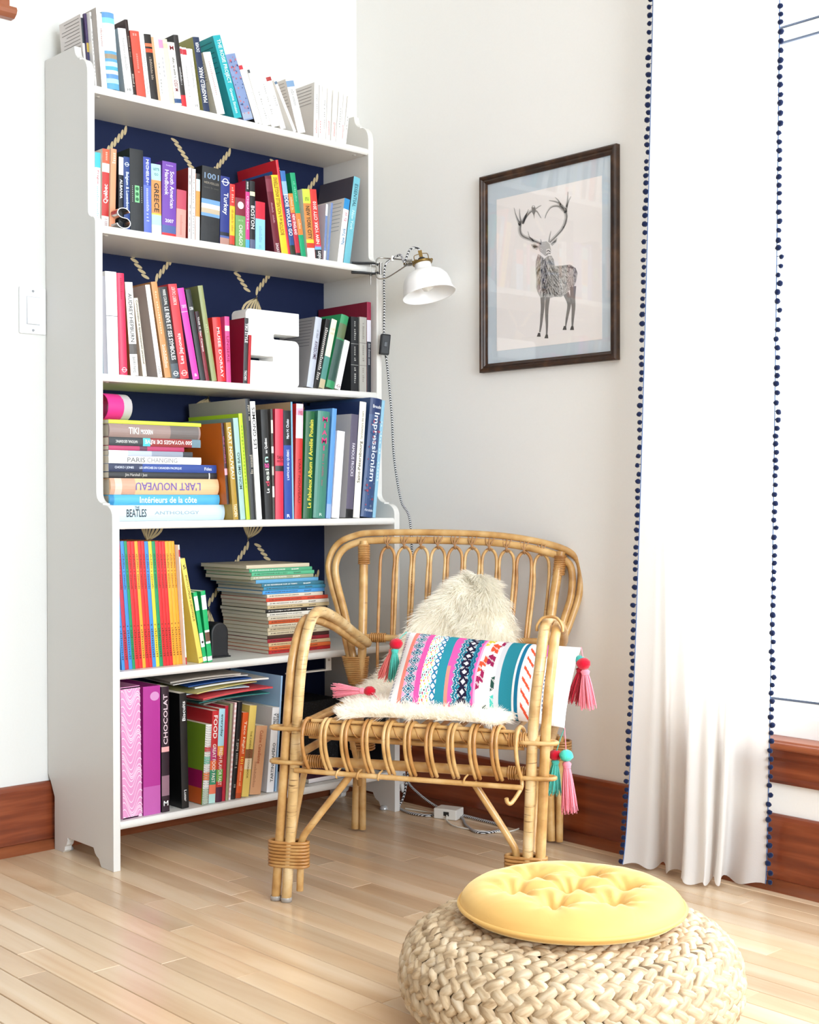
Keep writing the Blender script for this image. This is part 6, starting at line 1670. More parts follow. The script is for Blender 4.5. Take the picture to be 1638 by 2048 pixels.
def ring_stack(name, cx, cy, ax, ay, z0, z1, n, r, mat=M_CANE_D, top=None, rot=0.0, shear=0.0):
    """binding: n turns of thin cane around an oval bundle"""
    g = MB()
    for k in range(n):
        f = k / max(n - 1, 1)
        z = z0 + (z1 - z0) * f
        sx, sy = ax, ay
        ox, oy = cx, cy
        if top:
            ox, oy, sx, sy = cx + (top[0] - cx) * f, cy + (top[1] - cy) * f, ax + (top[2] - ax) * f, ay + (top[3] - ay) * f
        pts = []
        for e in range(24):
            t = 2 * PI * e / 24
            ex_ = math.copysign(abs(math.cos(t)) ** 0.75, math.cos(t)) * sx
            ey_ = math.copysign(abs(math.sin(t)) ** 0.75, math.sin(t)) * sy
            pts.append((ox + ex_ * math.cos(rot) - ey_ * math.sin(rot), oy + ex_ * math.sin(rot) + ey_ * math.cos(rot), z + shear * ex_))
        g.tube(pts, r, 6, closed=True)
    return g.build(name, mat, chair)


ring_stack('leg_wrap', -0.2605, 0.006, 0.0435, 0.0165, 0.078, 0.128, 8, 0.0036)
ring_stack('leg_wrap', 0.254, 0.006, 0.0425, 0.0165, 0.078, 0.128, 8, 0.0036)
for z in (0.374, 0.302):
    ring_stack('rail_band', -0.2565, 0.0, 0.040, 0.0155, z, z, 1, 0.0048, M_CANE)
    ring_stack('rail_band', 0.279 if z > 0.35 else 0.2755, 0.0, 0.040, 0.0155, z - 0.008, z - 0.008, 1, 0.0048, M_CANE)


def rail_coil(x0, x1, z0, z1, r, n):
    g = MB()
    for k in range(n):
        x = x0 + (x1 - x0) * k / (n - 1)
        z = z0 + (z1 - z0) * k / (n - 1)
        g.tube([(x, r * math.cos(2 * PI * e / 14) + (0.0 if z > 0.34 else 0.011), z + r * math.sin(2 * PI * e / 14)) for e in range(14)], 0.0023, 6, closed=True)
    g.build('rail_wrap', M_CANE_D, chair)


rail_coil(-0.222, -0.190, 0.374, 0.374, 0.0138, 8)
rail_coil(0.222, 0.256, 0.3695, 0.3695, 0.0138, 8)
rail_coil(-0.225, -0.178, 0.302, 0.302, 0.0122, 10)
rail_coil(0.218, 0.252, 0.2985, 0.2985, 0.0122, 8)
# diagonal lashing strip along the seat rail
lash = []
for k in range(181):
    a = k / 180
    lash.append((-0.18 + 0.40 * a, -0.003 + 0.0138 * math.cos(2 * PI * 8.5 * a), 0.3735 - 0.004 * a + 0.0138 * math.sin(2 * PI * 8.5 * a)))
MB().tube(lash, 0.0016, 5).build('lashing', M_CANE_D, chair)
# flat straps over the arm bends
for xs in ((0.270, 0.322),):
    cx = (xs[0] + xs[1]) / 2
    w = (xs[1] - xs[0]) / 2
    pts = [(cx - w - 0.001, 0.056, 0.588), (cx - w, 0.056, 0.600), (cx - w * 0.6, 0.058, 0.6145), (cx, 0.06, 0.6175), (cx + w * 0.6, 0.058, 0.6145), (cx + w, 0.056, 0.600), (cx + w + 0.001, 0.056, 0.588)]
    cp('arm_strap', pts, 0.0032, n=5, seg=8, flat=2.2)
# rear posts with the fanned back
cp('rear_post', [(-0.297, 0.628, 0.006), (-0.288, 0.622, 0.20), (-0.281, 0.62, 0.345), (-0.277, 0.63, 0.52), (-0.287, 0.678, 0.752)], 0.0118)
cp('rear_post', [(0.216, 0.628, 0.006), (0.210, 0.622, 0.20), (0.207, 0.62, 0.345), (0.212, 0.63, 0.535), (0.234, 0.676, 0.728)], 0.0118)
for s, xb in ((-1, -0.297), (1, 0.216)):
    cp('rear_leg_cane', [(xb + 0.021, 0.622, 0.006), (xb + 0.025, 0.614, 0.27)], 0.009, sm=False)
    cp('rear_leg_cane', [(xb + 0.004, 0.652, 0.01), (xb + 0.008, 0.642, 0.27)], 0.009, sm=False)
    ring_stack('leg_wrap', xb + 0.018, 0.632, 0.030, 0.026, 0.215, 0.255, 7, 0.0032)
outer = [(-0.296, 0.628, 0.365), (-0.318, 0.640, 0.455), (-0.347, 0.655, 0.56), (-0.379, 0.672, 0.652), (-0.384, 0.678, 0.700), (-0.362, 0.684, 0.744), (-0.318, 0.688, 0.766), (-0.262, 0.690, 0.7745), (-0.08, 0.696, 0.7755), (0.080, 0.692, 0.768), (0.20, 0.686, 0.748), (0.262, 0.682, 0.723), (0.283, 0.678, 0.687), (0.281, 0.664, 0.62), (0.262, 0.648, 0.555), (0.240, 0.634, 0.49), (0.226, 0.628, 0.40)]
inner = [(-0.288, 0.622, 0.375), (-0.306, 0.634, 0.465), (-0.331, 0.648, 0.565), (-0.358, 0.664, 0.648), (-0.362, 0.670, 0.695), (-0.344, 0.676, 0.730), (-0.308, 0.680, 0.748), (-0.262, 0.682, 0.7545), (-0.08, 0.688, 0.7555), (0.078, 0.684, 0.749), (0.19, 0.678, 0.730), (0.244, 0.674, 0.708), (0.262, 0.670, 0.680), (0.262, 0.656, 0.62), (0.246, 0.642, 0.56), (0.228, 0.630, 0.495), (0.216, 0.622, 0.41)]
cp('back_hoop', outer, 0.0088, n=6, seg=12)
cp('back_hoop', inner, 0.0094, n=6, seg=12)
ring_stack('post_wrap', -0.284, 0.668, 0.0135, 0.0135, 0.695, 0.742, 11, 0.0024, top=(-0.2865, 0.676, 0.0135, 0.0135))
ring_stack('post_wrap', 0.2295, 0.667, 0.0135, 0.0135, 0.672, 0.718, 11, 0.0024, top=(0.233, 0.674, 0.0135, 0.0135))
ring_stack('post_wrap', -0.289, 0.626, 0.0225, 0.017, 0.385, 0.452, 15, 0.0026, top=(-0.297, 0.632, 0.0345, 0.019))
ring_stack('post_wrap', 0.216, 0.626, 0.0225, 0.017, 0.385, 0.452, 15, 0.0026, top=(0.224, 0.632, 0.0315, 0.019))
# rear cross rail
cp('back_rail', [(-0.268, 0.625, 0.505), (-0.03, 0.628, 0.503), (0.215, 0.625, 0.505)], 0.009)
g = MB()
for k in range(8):
    x = -0.252 + 0.0052 * k
    g.tube([(x, 0.6255 + 0.0108 * math.cos(2 * PI * e / 12), 0.5048 + 0.0108 * math.sin(2 * PI * e / 12)) for e in range(12)], 0.0022, 6, closed=True)
g.build('rail_wrap', M_CANE_D, chair)
# inverted-U loops filling the back
NL = 10
for i in range(NL):
    f0, f1 = i / NL, (i + 1) / NL
    xt0, xt1 = -0.245 + 0.452 * f0 + 0.0035, -0.245 + 0.452 * f1 - 0.0035
    xb0, xb1 = -0.235 + 0.425 * f0 + 0.003, -0.235 + 0.425 * f1 - 0.003
    zt = 0.7385 - 0.020 * max(0, (f0 - 0.45) / 0.55) ** 1.3
    yt = 0.684
    w = xt1 - xt0
    pts = [(xb0, 0.612, 0.36), (xb0 * 0.7 + xt0 * 0.3, 0.622, 0.48), (xt0 + 0.001, 0.664, zt - 0.09), (xt0, 0.676, zt - 0.036), (xt0 + w * 0.12, 0.681, zt - 0.012), (xt0 + w * 0.5, yt, zt), (xt1 - w * 0.12, 0.681, zt - 0.012), (xt1, 0.676, zt - 0.036), (xt1 - 0.001, 0.664, zt - 0.09), (xb1 * 0.7 + xt1 * 0.3, 0.622, 0.48), (xb1, 0.612, 0.36)]
    cp('back_loop', pts, 0.0041, M_CANE_D if i in (0, 4, 8) else M_CANE, n=6, seg=8)
    xc = (xt0 + xt1) / 2
    g = MB()
    for s in (-1, 1):
        g.tube(smooth_path([(xc - s * 0.010, 0.682, zt - 0.003), (xc, 0.6735, zt + 0.004), (xc + s * 0.008, 0.6745, zt + 0.018), (xc + s * 0.011, 0.684, zt + 0.027)], 4), 0.0018, 5)
    g.tube(smooth_path([(xc, 0.683, zt - 0.005), (xc, 0.6745, zt + 0.002), (xc, 0.6735, zt + 0.016), (xc, 0.682, zt + 0.027)], 4), 0.0024, 5)
    g.build('loop_tie', plain('#A87C52', rough=0.5), chair)
# clear feet caps
for x, y in ((-0.290, 0.006), (-0.264, 0.0), (0.252, 0.0), (0.277, 0.002)):
    MB().lathe([(0, 0.0005), (0.0118, 0.0005), (0.0122, 0.008), (0.0112, 0.010)], 14, M=Matrix.Translation((x, y, 0))).build('foot_cap', plain('#C9C4BE', rough=0.25, trans=0.3), chair, fix=True)

# ------------------------------------------------------------------ sheepskin draped over back and seat
rows = [(0.640, 0.660, 0.005, 0.040), (0.632, 0.640, -0.035, 0.070), (0.618, 0.600, -0.085, 0.098), (0.604, 0.55, -0.130, 0.118), (0.592, 0.50, -0.160, 0.135), (0.574, 0.45, -0.182, 0.150), (0.53, 0.422, -0.198, 0.165), (0.45, 0.409, -0.205, 0.185), (0.32, 0.403, -0.200, 0.200), (0.18, 0.401, -0.178, 0.208), (0.07, 0.402, -0.158, 0.210), (0.015, 0.401, -0.146, 0.206), (-0.012, 0.3995, -0.136, 0.196)]
R_ = smooth_path([(a, b, 0) for a, b, c, d_ in rows], 5)
E_ = smooth_path([(c, d_, 0) for a, b, c, d_ in rows], 5)
skin = tag(empty('sheepskin', (0.2993, -0.9922, 0.0), (0, 0, math.radians(-57))), 'fluffy ivory sheepskin draped over the rattan armchair', 'sheepskin')
NA, NB = len(R_), 26
gv = []
for i in range(NA):
    xl, xr = E_[i].x, E_[i].y
    for j in range(NB):
        t = j / (NB - 1)
        x = xl + (xr - xl) * t
        edge = 1 - (2 * t - 1) ** 4
        gv.append((x, R_[i].x, R_[i].y + 0.006 * edge + 0.003 * noise.noise(Vector((x * 18, R_[i].x * 18, 1)))))
gf = [(i * NB + j, i * NB + j + 1, (i + 1) * NB + j + 1, (i + 1) * NB + j) for i in range(NA - 1) for j in range(NB - 1)]
M_SKIN = plain('#F8F3EA', rough=0.9, spec=0.1)
hide = MB().add(gv, gf, 0, True).build('hide', M_SKIN, skin)
sol = hide.modifiers.new('thickness', 'SOLIDIFY')
sol.thickness = 0.006
M_FUR = D.materials.new('ivory_fleece')
M_FUR.use_nodes = True
nt = M_FUR.node_tree
nt.nodes.clear()
_o = nt.nodes.new('ShaderNodeOutputMaterial')
_d = nt.nodes.new('ShaderNodeBsdfDiffuse')
_d.inputs['Color'].default_value = (*lin('#FFFDF7'), 1)
_t = nt.nodes.new('ShaderNodeBsdfTranslucent')
_t.inputs['Color'].default_value = (*lin('#FFFCF4'), 1)
_m = nt.nodes.new('ShaderNodeMixShader')
_m.inputs[0].default_value = 0.5
nt.links.new(_d.outputs[0], _m.inputs[1])
nt.links.new(_t.outputs[0], _m.inputs[2])
nt.links.new(_m.outputs[0], _o.inputs[0])
rf = random.Random(21)
fur = MB()
GV = [Vector(v) for v in gv]
fv, ff = [], []
NST = 30000
for s_ in range(NST):
    i = min(NA - 2, int(rf.random() * (NA - 1)))
    tj = rf.random() * (NB - 1)
    j = min(NB - 2, int(tj))
    a, c2_, c3_ = GV[i * NB + j], GV[i * NB + j + 1], GV[(i + 1) * NB + j]
    u, v = rf.random(), tj - j
    p = a + (c2_ - a) * v + (c3_ - a) * u
    nrm = (c2_ - a).cross(c3_ - a)
    nrm = -nrm.normalized() if nrm.length > 1e-9 else Vector((0, -1, 0))
    if nrm.y > 0.2 or nrm.z < -0.2:
        nrm = -nrm
    tx = (j + v) / (NB - 1) * 2 - 1
    outw = Vector((1, 0, 0)) * (tx ** 3) * 1.1
    up_ = Vector((0, 0, 0.9 if i < 8 else 0)) * (1 if i < 8 else 0) * (1 - i / 8)
    down = (c3_ - a).normalized()
    clump = Vector((noise.noise(p * 34), noise.noise(p * 34 + Vector((9, 2, 5))), noise.noise(p * 34 + Vector((3, 8, 1)))))
    if i > NA - 10:
        nrm = nrm + down * 0.5 * (i - (NA - 10)) / 10
    dirv = (nrm * 0.75 + outw + up_ + clump * 0.75 + down * 0.25 + Vector((rf.uniform(-.3, .3), rf.uniform(-.3, .3), rf.uniform(-.3, .3)))).normalized()
    seat = R_[i].y < 0.43
    L = rf.uniform(0.018, 0.034) if seat else rf.uniform(0.024, 0.042)
    bend = (down * 0.4 + Vector((0, 0, -0.5)) + clump * 0.5) * L * 0.45
    side = dirv.cross(Vector((rf.uniform(-1, 1), rf.uniform(-1, 1), rf.uniform(-1, 1)))).normalized()
    w = rf.uniform(0.0006, 0.0011)
    p1 = p + dirv * L * 0.55 + bend * 0.2
    p2 = p + dirv * L + bend
    o_ = len(fv)
    fv += [tuple(p - side * w), tuple(p + side * w), tuple(p1 + side * w * 0.85), tuple(p1 - side * w * 0.85), tuple(p2)]
    ff += [(o_, o_ + 1, o_ + 2, o_ + 3), (o_ + 3, o_ + 2, o_ + 4)]
fur.add(fv, ff, 0, True)
fo = fur.build('fleece', M_FUR, skin)
fo['kind'] = 'stuff'
fo['label'] = 'long ivory fleece strands'

# ------------------------------------------------------------------ patterned lumbar pillow with tassels
PCOL = dict(white='#F4F1F2', coral='#F78F80', navy='#22456A', teal='#2F8DA0', pink='#F05CA8', lpink='#F5A6CC', mint='#54CDBE', yel='#DCCB3E', wine='#A3285A', org='#E85A3A', blk='#231F38', grey='#DDDCE2', teal2='#2279A0', mag='#D85AB8', dgreen='#2C5048')
PL = {k: lin(v) for k, v in PCOL.items()}


def tri(x):
    x = x % 1
    return abs(2 * x - 1)


def pillow_colour(u, v):
    """woven stripe pattern; u along the length, v across"""
    if u < 0.068:
        for c in (0.018, 0.026, 0.048, 0.056):
            if abs(u - c) < 0.0016 and (v * 26) % 1 < 0.6:
                return PL['navy']
        return PL['white']
    if u < 0.092:
        return PL['coral']
    if u < 0.165:
        f = (u - 0.092) / 0.073 * 2 - 1
        d = abs(f) + tri(v * 9) * 1.0
        if d < 0.42:
            return PL['navy'] if (v * 9 % 1 - .5) ** 2 + f * f < 0.01 else PL['teal']
        if 0.55 < d < 0.8:
            return PL['navy']
        if 0.9 < d < 1.05:
            return PL['teal2']
        return PL['lpink'] if d > 1.3 else (PL['navy'] if 1.1 < d < 1.22 else PL['white'])
    if u < 0.198:
        return PL['pink']
    if u < 0.255:
        f = (u - 0.198) / 0.057
        a, b_ = int(f * 4 + v * 16) , int(f * 4 - v * 16 + 40)
        if (f * 4 + v * 16) % 1 < 0.62 and (f * 4 - v * 16) % 1 < 0.62:
            h = (a * 7 + b_ * 13) % 9
            return PL[['white', 'yel', 'mint', 'org', 'dgreen', 'white', 'wine', 'yel', 'mint'][h]]
        return PL['white']
    if u < 0.29:
        f = (u - 0.255) / 0.035 * 2 - 1
        d = abs(f) - tri(v * 10)
        if abs(d) < 0.28:
            return PL['teal2']
        return PL['lpink'] if tri(v * 10 + 0.5) > 0.6 and abs(f) < .4 else PL['white']
    if u < 0.342:
        return PL['teal']
    if u < 0.362:
        return PL['coral'] if v < 0.45 else PL['pink']
    if u < 0.415:
        f = (u - 0.362) / 0.053
        z = tri(v * 12)
        if f < 0.25 + 0.25 * z:
            return PL['pink']
        g_ = (f - 0.25 * z) % 0.34
        return PL['white'] if g_ < 0.05 else (PL['navy'] if g_ < 0.17 else PL['teal'])
    if u < 0.47:
        f = abs((u - 0.415) / 0.055 * 2 - 1)
        z = tri(v * 9)
        if f + z < 0.55:
            return PL['grey']
        if f + z < 1.1:
            return PL['blk']
        return PL['white'] if (f + z) % 0.3 < 0.05 else (PL['teal'] if f + z > 1.55 else PL['blk'])
    if u < 0.505:
        f = 1 - (u - 0.47) / 0.035
        z = tri(v * 12)
        if f < 0.2 + 0.3 * z:
            return PL['pink']
        return PL['navy'] if (f - 0.3 * z) % 0.4 < 0.18 else PL['teal']
    if u < 0.515:
        return PL['lpink']
    if u < 0.62:
        f = (u - 0.515) / 0.105
        k = int(f * 5)
        sl = v * 5 + (0.6 * f if k % 2 else -0.6 * f) + k * 0.37
        h = (int(sl) * 5 + k * 3) % 8
        if (v * 60 + f * 14) % 1 < 0.12:
            return PL['white']
        return PL[['white', 'mint', 'org', 'white', 'yel', 'wine', 'dgreen', 'white'][h]] if sl % 1 < 0.75 else PL['white']
    if u < 0.65:
        return PL['grey']
    if u < 0.72:
        return PL['teal']
    if u < 0.732:
        return PL['white']
    if u < 0.752:
        return PL['teal2']
    if u < 0.83:
        f = (u - 0.752) / 0.078
        return PL['org'] if (v * 7 + f * 1.5) % 1 < 0.3 and 0.2 < f < 0.8 else PL['white']
    if u < 0.868:
        return PL['mag'] if v > 0.4 else PL['white']
    for c in (0.885, 0.892, 0.935, 0.942):
        if abs(u - c) < 0.0016 and (v * 22) % 1 < 0.55:
            return PL['navy'] if c < .9 else PL['grey']
    return PL['white']


M_PIL, nt, b = new_mat('woven_cotton')
at = nt.nodes.new('ShaderNodeAttribute')
at.attribute_name = 'weave'
nt.links.new(at.outputs['Color'], b.inputs['Base Color'])
b.inputs['Roughness'].default_value = 0.9
b.inputs['Specular IOR Level'].default_value = 0.1
tcn = nt.nodes.new('ShaderNodeTexCoord')
nzn = nt.nodes.new('ShaderNodeTexNoise')
nzn.inputs['Scale'].default_value = 420
bpn = nt.nodes.new('ShaderNodeBump')
bpn.inputs['Strength'].default_value = 0.35
bpn.inputs['Distance'].default_value = 0.001
nt.links.new(tcn.outputs['Object'], nzn.inputs['Vector'])
nt.links.new(nzn.outputs['Fac'], bpn.inputs['Height'])
nt.links.new(bpn.outputs['Normal'], b.inputs['Normal'])

pillow = tag(empty('lumbar_pillow', (0.2993, -0.9922, 0.0), (0, 0, math.radians(-57))), 'striped boho lumbar pillow with pompom tassels on the sheepskin', 'pillow')
TLc, TRc = Vector((-0.070, 0.285, 0.556)), Vector((0.345, 0.190, 0.541))
BLc, BRc = Vector((-0.082, 0.135, 0.405)), Vector((0.322, 0.090, 0.382))
PN = ((TRc - TLc).cross(TLc - BLc)).normalized()
if PN.y > 0:
    PN = -PN
NU, NV = 250, 110
gvs, gfs, gcs = [], [], []
for side in (1, -1):
    for i in range(NU + 1):
        for j in range(NV + 1):
            u, v = i / NU, j / NV
            su, sv = 2 * u - 1, 2 * v - 1
            pin = 0.055
            uu = 0.5 + (u - 0.5) * (1 - pin * 0.55 * (1 - sv * sv))
            vv = 0.5 + (v - 0.5) * (1 - pin * 1.2 * (1 - su * su))
            p = (BLc * (1 - uu) + BRc * uu) * (1 - vv) + (TLc * (1 - uu) + TRc * uu) * vv
            th = 0.046 * ((1 - su ** 4) ** 0.55) * ((1 - sv ** 2) ** 0.62)
            th += 0.003 * noise.noise(Vector((u * 6, v * 4, side))) * (1 - su ** 4) * (1 - sv ** 4)
            gvs.append(tuple(p + PN * th * side))
N1 = (NU + 1) * (NV + 1)
for side in (0, 1):
    for i in range(NU):
        for j in range(NV):
            q_ = side * N1 + i * (NV + 1) + j
            f_ = (q_, q_ + NV + 1, q_ + NV + 2, q_ + 1)
            gfs.append(f_ if side == 0 else f_[::-1])
            gcs.append(pillow_colour((i + 0.5) / NU, (j + 0.5) / NV))
pm_ = MB().add(gvs, gfs, 0, True)
po = pm_.build('pillow_cover', M_PIL, pillow)
ca = po.data.color_attributes.new('weave', 'FLOAT_COLOR', 'CORNER')
buf = []
for c in gcs:
    buf += [c[0], c[1], c[2], 1.0] * 4
ca.data.foreach_set('color', buf)


def yarn(h):
    return plain(h, rough=0.95, spec=0.05, vary=0.12, bump=0.5, bscale=700, sheen=0.3)


rt = random.Random(3)


def pompom(parent, c, r, hexc):
    g = MB()
    g.sphere(c, (r, r, r * 0.82), 16, 10, jit=0.06)
    return g.build('pompom', yarn(hexc), parent)


def tassel(parent, top, direction, L, r, hexc, tie=None, spread=0.35):
    d = Vector(direction).normalized()
    e1 = d.orthogonal().normalized()
    e2 = d.cross(e1)
    t = Vector(top)
    g = MB()
    g.tube([t, t + d * L * 0.05, t + d * L * 0.14], [r * 0.35, r * 0.62, r * 0.42], 10)
    for k in range(80):
        a = rt.uniform(0, 2 * PI)
        q_ = math.sqrt(rt.random())
        off = e1 * math.cos(a) + e2 * math.sin(a)
        l = L * rt.uniform(0.86, 1.06)
        p0 = t + d * L * 0.12 + off * r * 0.38 * q_
        p1 = t + d * L * 0.4 + off * r * (0.72 * q_)
        p2 = t + d * l + off * r * ((0.75 + spread) * q_) + Vector((rt.uniform(-1, 1), rt.uniform(-1, 1), 0)) * r * 0.12
        g.tube(smooth_path([p0, p1, p2], 2), [0.0011, 0.0011, 0.001, 0.001, 0.0007], 4, caps=False)
    o = g.build('tassel', yarn(hexc), parent)
    MB().tube([t + d * L * 0.125 + (e1 * math.cos(2 * PI * e / 10) + e2 * math.sin(2 * PI * e / 10)) * r * 0.45 for e in range(10)], 0.0012, 5, closed=True).build('binding', yarn(tie or hexc), o)
    return o


def cordlet(parent, a, b_, hexc):
    a, b_ = Vector(a), Vector(b_)
    MB().tube(smooth_path([a, (a + b_) / 2 + Vector((0, 0, 0.003)), b_], 3), 0.0011, 5).build('tassel_cord', yarn(hexc), parent)


RED, CORAL, TEAL, PNK = '#C4152E', '#F9817C', '#52BFB0', '#FA8FA0'
dn = Vector((0, 0, -1))
# upper corner by the bookcase
c = Vector((-0.082, 0.235, 0.533))
cordlet(pillow, TLc, c, TEAL)
pompom(pillow, c, 0.0155, RED)
tassel(pillow, c + Vector((-0.002, -0.004, -0.010)), (0.02, -0.05, -1), 0.072, 0.0155, TEAL)
tassel(pillow, c + Vector((-0.010, 0.008, -0.014)), (-0.33, 0.1, -1), 0.072, 0.0155, CORAL)
# lower corner, lying on the fleece
c = Vector((-0.136, 0.205, 0.428))
cordlet(pillow, BLc, c, PNK)
pompom(pillow, c, 0.0135, RED)
tassel(pillow, c + Vector((-0.012, -0.002, 0.0)), (-1, 0.0, -0.02), 0.072, 0.0135, PNK, spread=0.6)
# upper outer corner
c = Vector((0.352, 0.172, 0.508))
cordlet(pillow, TRc, c, PNK)
pompom(pillow, c, 0.0155, RED)
pompom(pillow, c + Vector((-0.010, 0.008, 0.007)), 0.0125, '#3F9C92')
tassel(pillow, c + Vector((-0.006, 0.006, -0.010)), (-0.2, 0.05, -1), 0.078, 0.017, '#B0152C')
tassel(pillow, c + Vector((0.004, -0.004, -0.012)), (0.08, -0.04, -1), 0.083, 0.017, PNK)
# lower outer corner
c1_, c2_ = Vector((0.300, 0.110, 0.320)), Vector((0.325, 0.095, 0.323))
cordlet(pillow, BRc, c1_, TEAL)
cordlet(pillow, BRc, c2_, PNK)
pompom(pillow, c1_, 0.0135, RED)
pompom(pillow, c2_, 0.0150, '#4FD0BE')
tassel(pillow, c1_ + Vector((0.0, 0.0, -0.010)), (-0.06, 0.0, -1), 0.072, 0.015, TEAL)
tassel(pillow, c2_ + Vector((0.001, -0.001, -0.012)), (0.06, -0.02, -1), 0.105, 0.0165, PNK)

# ------------------------------------------------------------------ braided banana-leaf pouf and tufted cushion
PCX, PCY = 0.0861, -1.6244
PR, PH = 0.279, 0.176
pouf = tag(empty('woven_pouf', (PCX, PCY, 0)), 'low round pouf of braided banana leaf', 'pouf')
# cross-section from the top centre over the shoulder to the underside, by arc length
sec = []
rc = 0.092
for k in range(161):
    a = k / 160
    ang = PI / 2 - a * PI * 0.985
    x = math.copysign(abs(math.cos(ang)) ** 0.9, math.cos(ang))
    sec.append((PR - 0.125 + 0.125 * x, PH / 2 + (PH / 2) * math.copysign(abs(math.sin(ang)) ** 0.82, math.sin(ang))))
sec = [(0.02, PH - 0.004), (0.08, PH - 0.002), (0.12, PH)] + sec
acc = [0.0]
for i in range(1, len(sec)):
    acc.append(acc[-1] + math.hypot(sec[i][0] - sec[i - 1][0], sec[i][1] - sec[i - 1][1]))


def at_arc(s):
    for i in range(1, len(sec)):
        if acc[i] >= s:
            t = (s - acc[i - 1]) / max(acc[i] - acc[i - 1], 1e-9)
            p = Vector((sec[i - 1][0] + (sec[i][0] - sec[i - 1][0]) * t, sec[i - 1][1] + (sec[i][1] - sec[i - 1][1]) * t))
            d = Vector((sec[i][0] - sec[i - 1][0], sec[i][1] - sec[i - 1][1])).normalized()
            return p, d
    return Vector(sec[-1]), Vector((0, -1))


M_CORE = plain('#6E5A42', rough=0.9)  # core colour darkened to paint in shade between the leaves
core_p = [(max(r - (0.006 if z < PH * 0.92 else 0.0), 0.0), min(max(z - (0.012 if r < PR - 0.1 and z > 0.1 else 0), 0.004), PH - 0.011)) for r, z in sec]
MB().lathe([(0, PH - 0.014)] + core_p + [(0.0, 0.004)], 48).build('core', M_CORE, pouf, fix=True)
M_LEAF = ramp_mat('dried_banana_leaf', [(0.28, '#94795A'), (0.48, '#BFA787'), (0.62, '#D0BCA0'), (0.8, '#DCCDB8')], 30, (0.5, 3.5, 3.5), rough=0.5, bump=0.25, rnd=0.16, detail=4, spec=0.35, bdist=0.0012)
M_LEAF_S = ramp_mat('dried_banana_leaf_mass', [(0.30, '#94795A'), (0.46, '#BCA484'), (0.58, '#CCB89A'), (0.75, '#DCCDB8')], 46, (1, 1, 1), rough=0.5, bump=0.25, detail=4, spec=0.35, bdist=0.0012)


def leaf_geo(L, W, H):
    vs, fs = [], []
    nl, nw_ = 6, 5
    for i in range(nl + 1):
        t = i / nl * 2 - 1
        wd = W * (1 - abs(t) ** 2.3) ** 0.7 + 0.0006
        hh = H * (1 - abs(t) ** 2.0) ** 0.6
        for j in range(nw_):
            a = PI * j / (nw_ - 1)
            ridge = 1 + 0.10 * math.cos(3 * a)
            vs.append((t * L, wd * math.cos(a), hh * math.sin(a) * ridge - 0.003 * t * t))
    for i in range(nl):
        for j in range(nw_ - 1):
            q_ = i * nw_ + j
            fs.append((q_, q_ + nw_, q_ + nw_ + 1, q_ + 1))
    return vs, fs


lv, lf = leaf_geo(0.0218, 0.0091, 0.0082)
LM_ = MB().add(lv, lf, 0, True).mesh('leaf', M_LEAF)
ROWW = 0.0275
leaves = []
rl = random.Random(8)
nr = 0
s = 0.075
while s < acc[-1] - 0.01:
    p, d = at_arc(s)
    circ = 2 * PI * p.x
    n = max(12, int(round(circ / 0.0275)))
    ph = rl.random()
    for half in (-1, 1):
        pp_, dd_ = at_arc(s + half * ROWW * 0.245)
        for k in range(n):
            th_ = 2 * PI * (k + ph + (0.5 if half > 0 else 0.0)) / n
            er = Vector((math.cos(th_), math.sin(th_), 0))
            et = Vector((-math.sin(th_), math.cos(th_), 0))
            c = er * pp_.x + Vector((0, 0, pp_.y))
            S_ = er * dd_.x + Vector((0, 0, dd_.y))
            N_ = S_.cross(et)
            if N_.dot(er * 1.0 + Vector((0, 0, pp_.y - PH / 2))) < 0:
                N_ = -N_
            sl = math.radians(32 + rl.uniform(-4, 4)) * -half
            X_ = (et * math.cos(sl) + S_ * math.sin(sl)).normalized()
            N2 = (N_ - X_ * 0.16 + Vector((rl.uniform(-.05, .05), rl.uniform(-.05, .05), rl.uniform(-.05, .05)))).normalized()
            X_ = (X_ - N2 * X_.dot(N2)).normalized()
            Y_ = N2.cross(X_)
            sc_ = rl.uniform(0.9, 1.1)
            c = c + N_ * (rl.uniform(-0.001, 0.0012) - 0.005)
            M = Matrix(((X_.x, Y_.x, N2.x, c.x), (X_.y, Y_.y, N2.y, c.y), (X_.z, Y_.z, N2.z, c.z), (0, 0, 0, 1))) @ Matrix.Diagonal((sc_, sc_ * rl.uniform(0.92, 1.08), sc_, 1))
            if c.z < 0.012:
                continue
            wp = c + Vector((PCX, PCY, 0))
            facing = N_.dot((CAM_POS - wp).normalized())
            on_cushion = math.hypot(c.x, c.y) < 0.165 and c.z > 0.14
            vis = facing / (CAM_POS - wp).length ** 2 if (facing > 0 and not on_cushion) else -1
            # the lower front runs below the picture
            rel = wp - CAM_POS
            zc = rel.dot(_f)
            py = 1024 - FOCAL_PX * rel.dot(_u) / zc
            if py > 2055:
                vis = -1
            leaves.append((vis, M, c))
    s += ROWW
leaves.sort(key=lambda e: -e[0])
for i, (vis, M, c) in enumerate(leaves[:300]):
    o = link('leaf', LM_, pouf)
    o.matrix_local = M
mass = MB()
for vis, M, c in leaves[300:]:
    mass.add([M @ Vector(v) for v in lv], lf, 0, True)
mo = mass.build('leaf_braid', M_LEAF_S, pouf)
mo['kind'] = 'stuff'

cu = tag(empty('round_cushion', (PCX + 0.0028, PCY - 0.001, PH + 0.007)), 'round mustard yellow velvet cushion with deep tufts on the pouf', 'cushion')


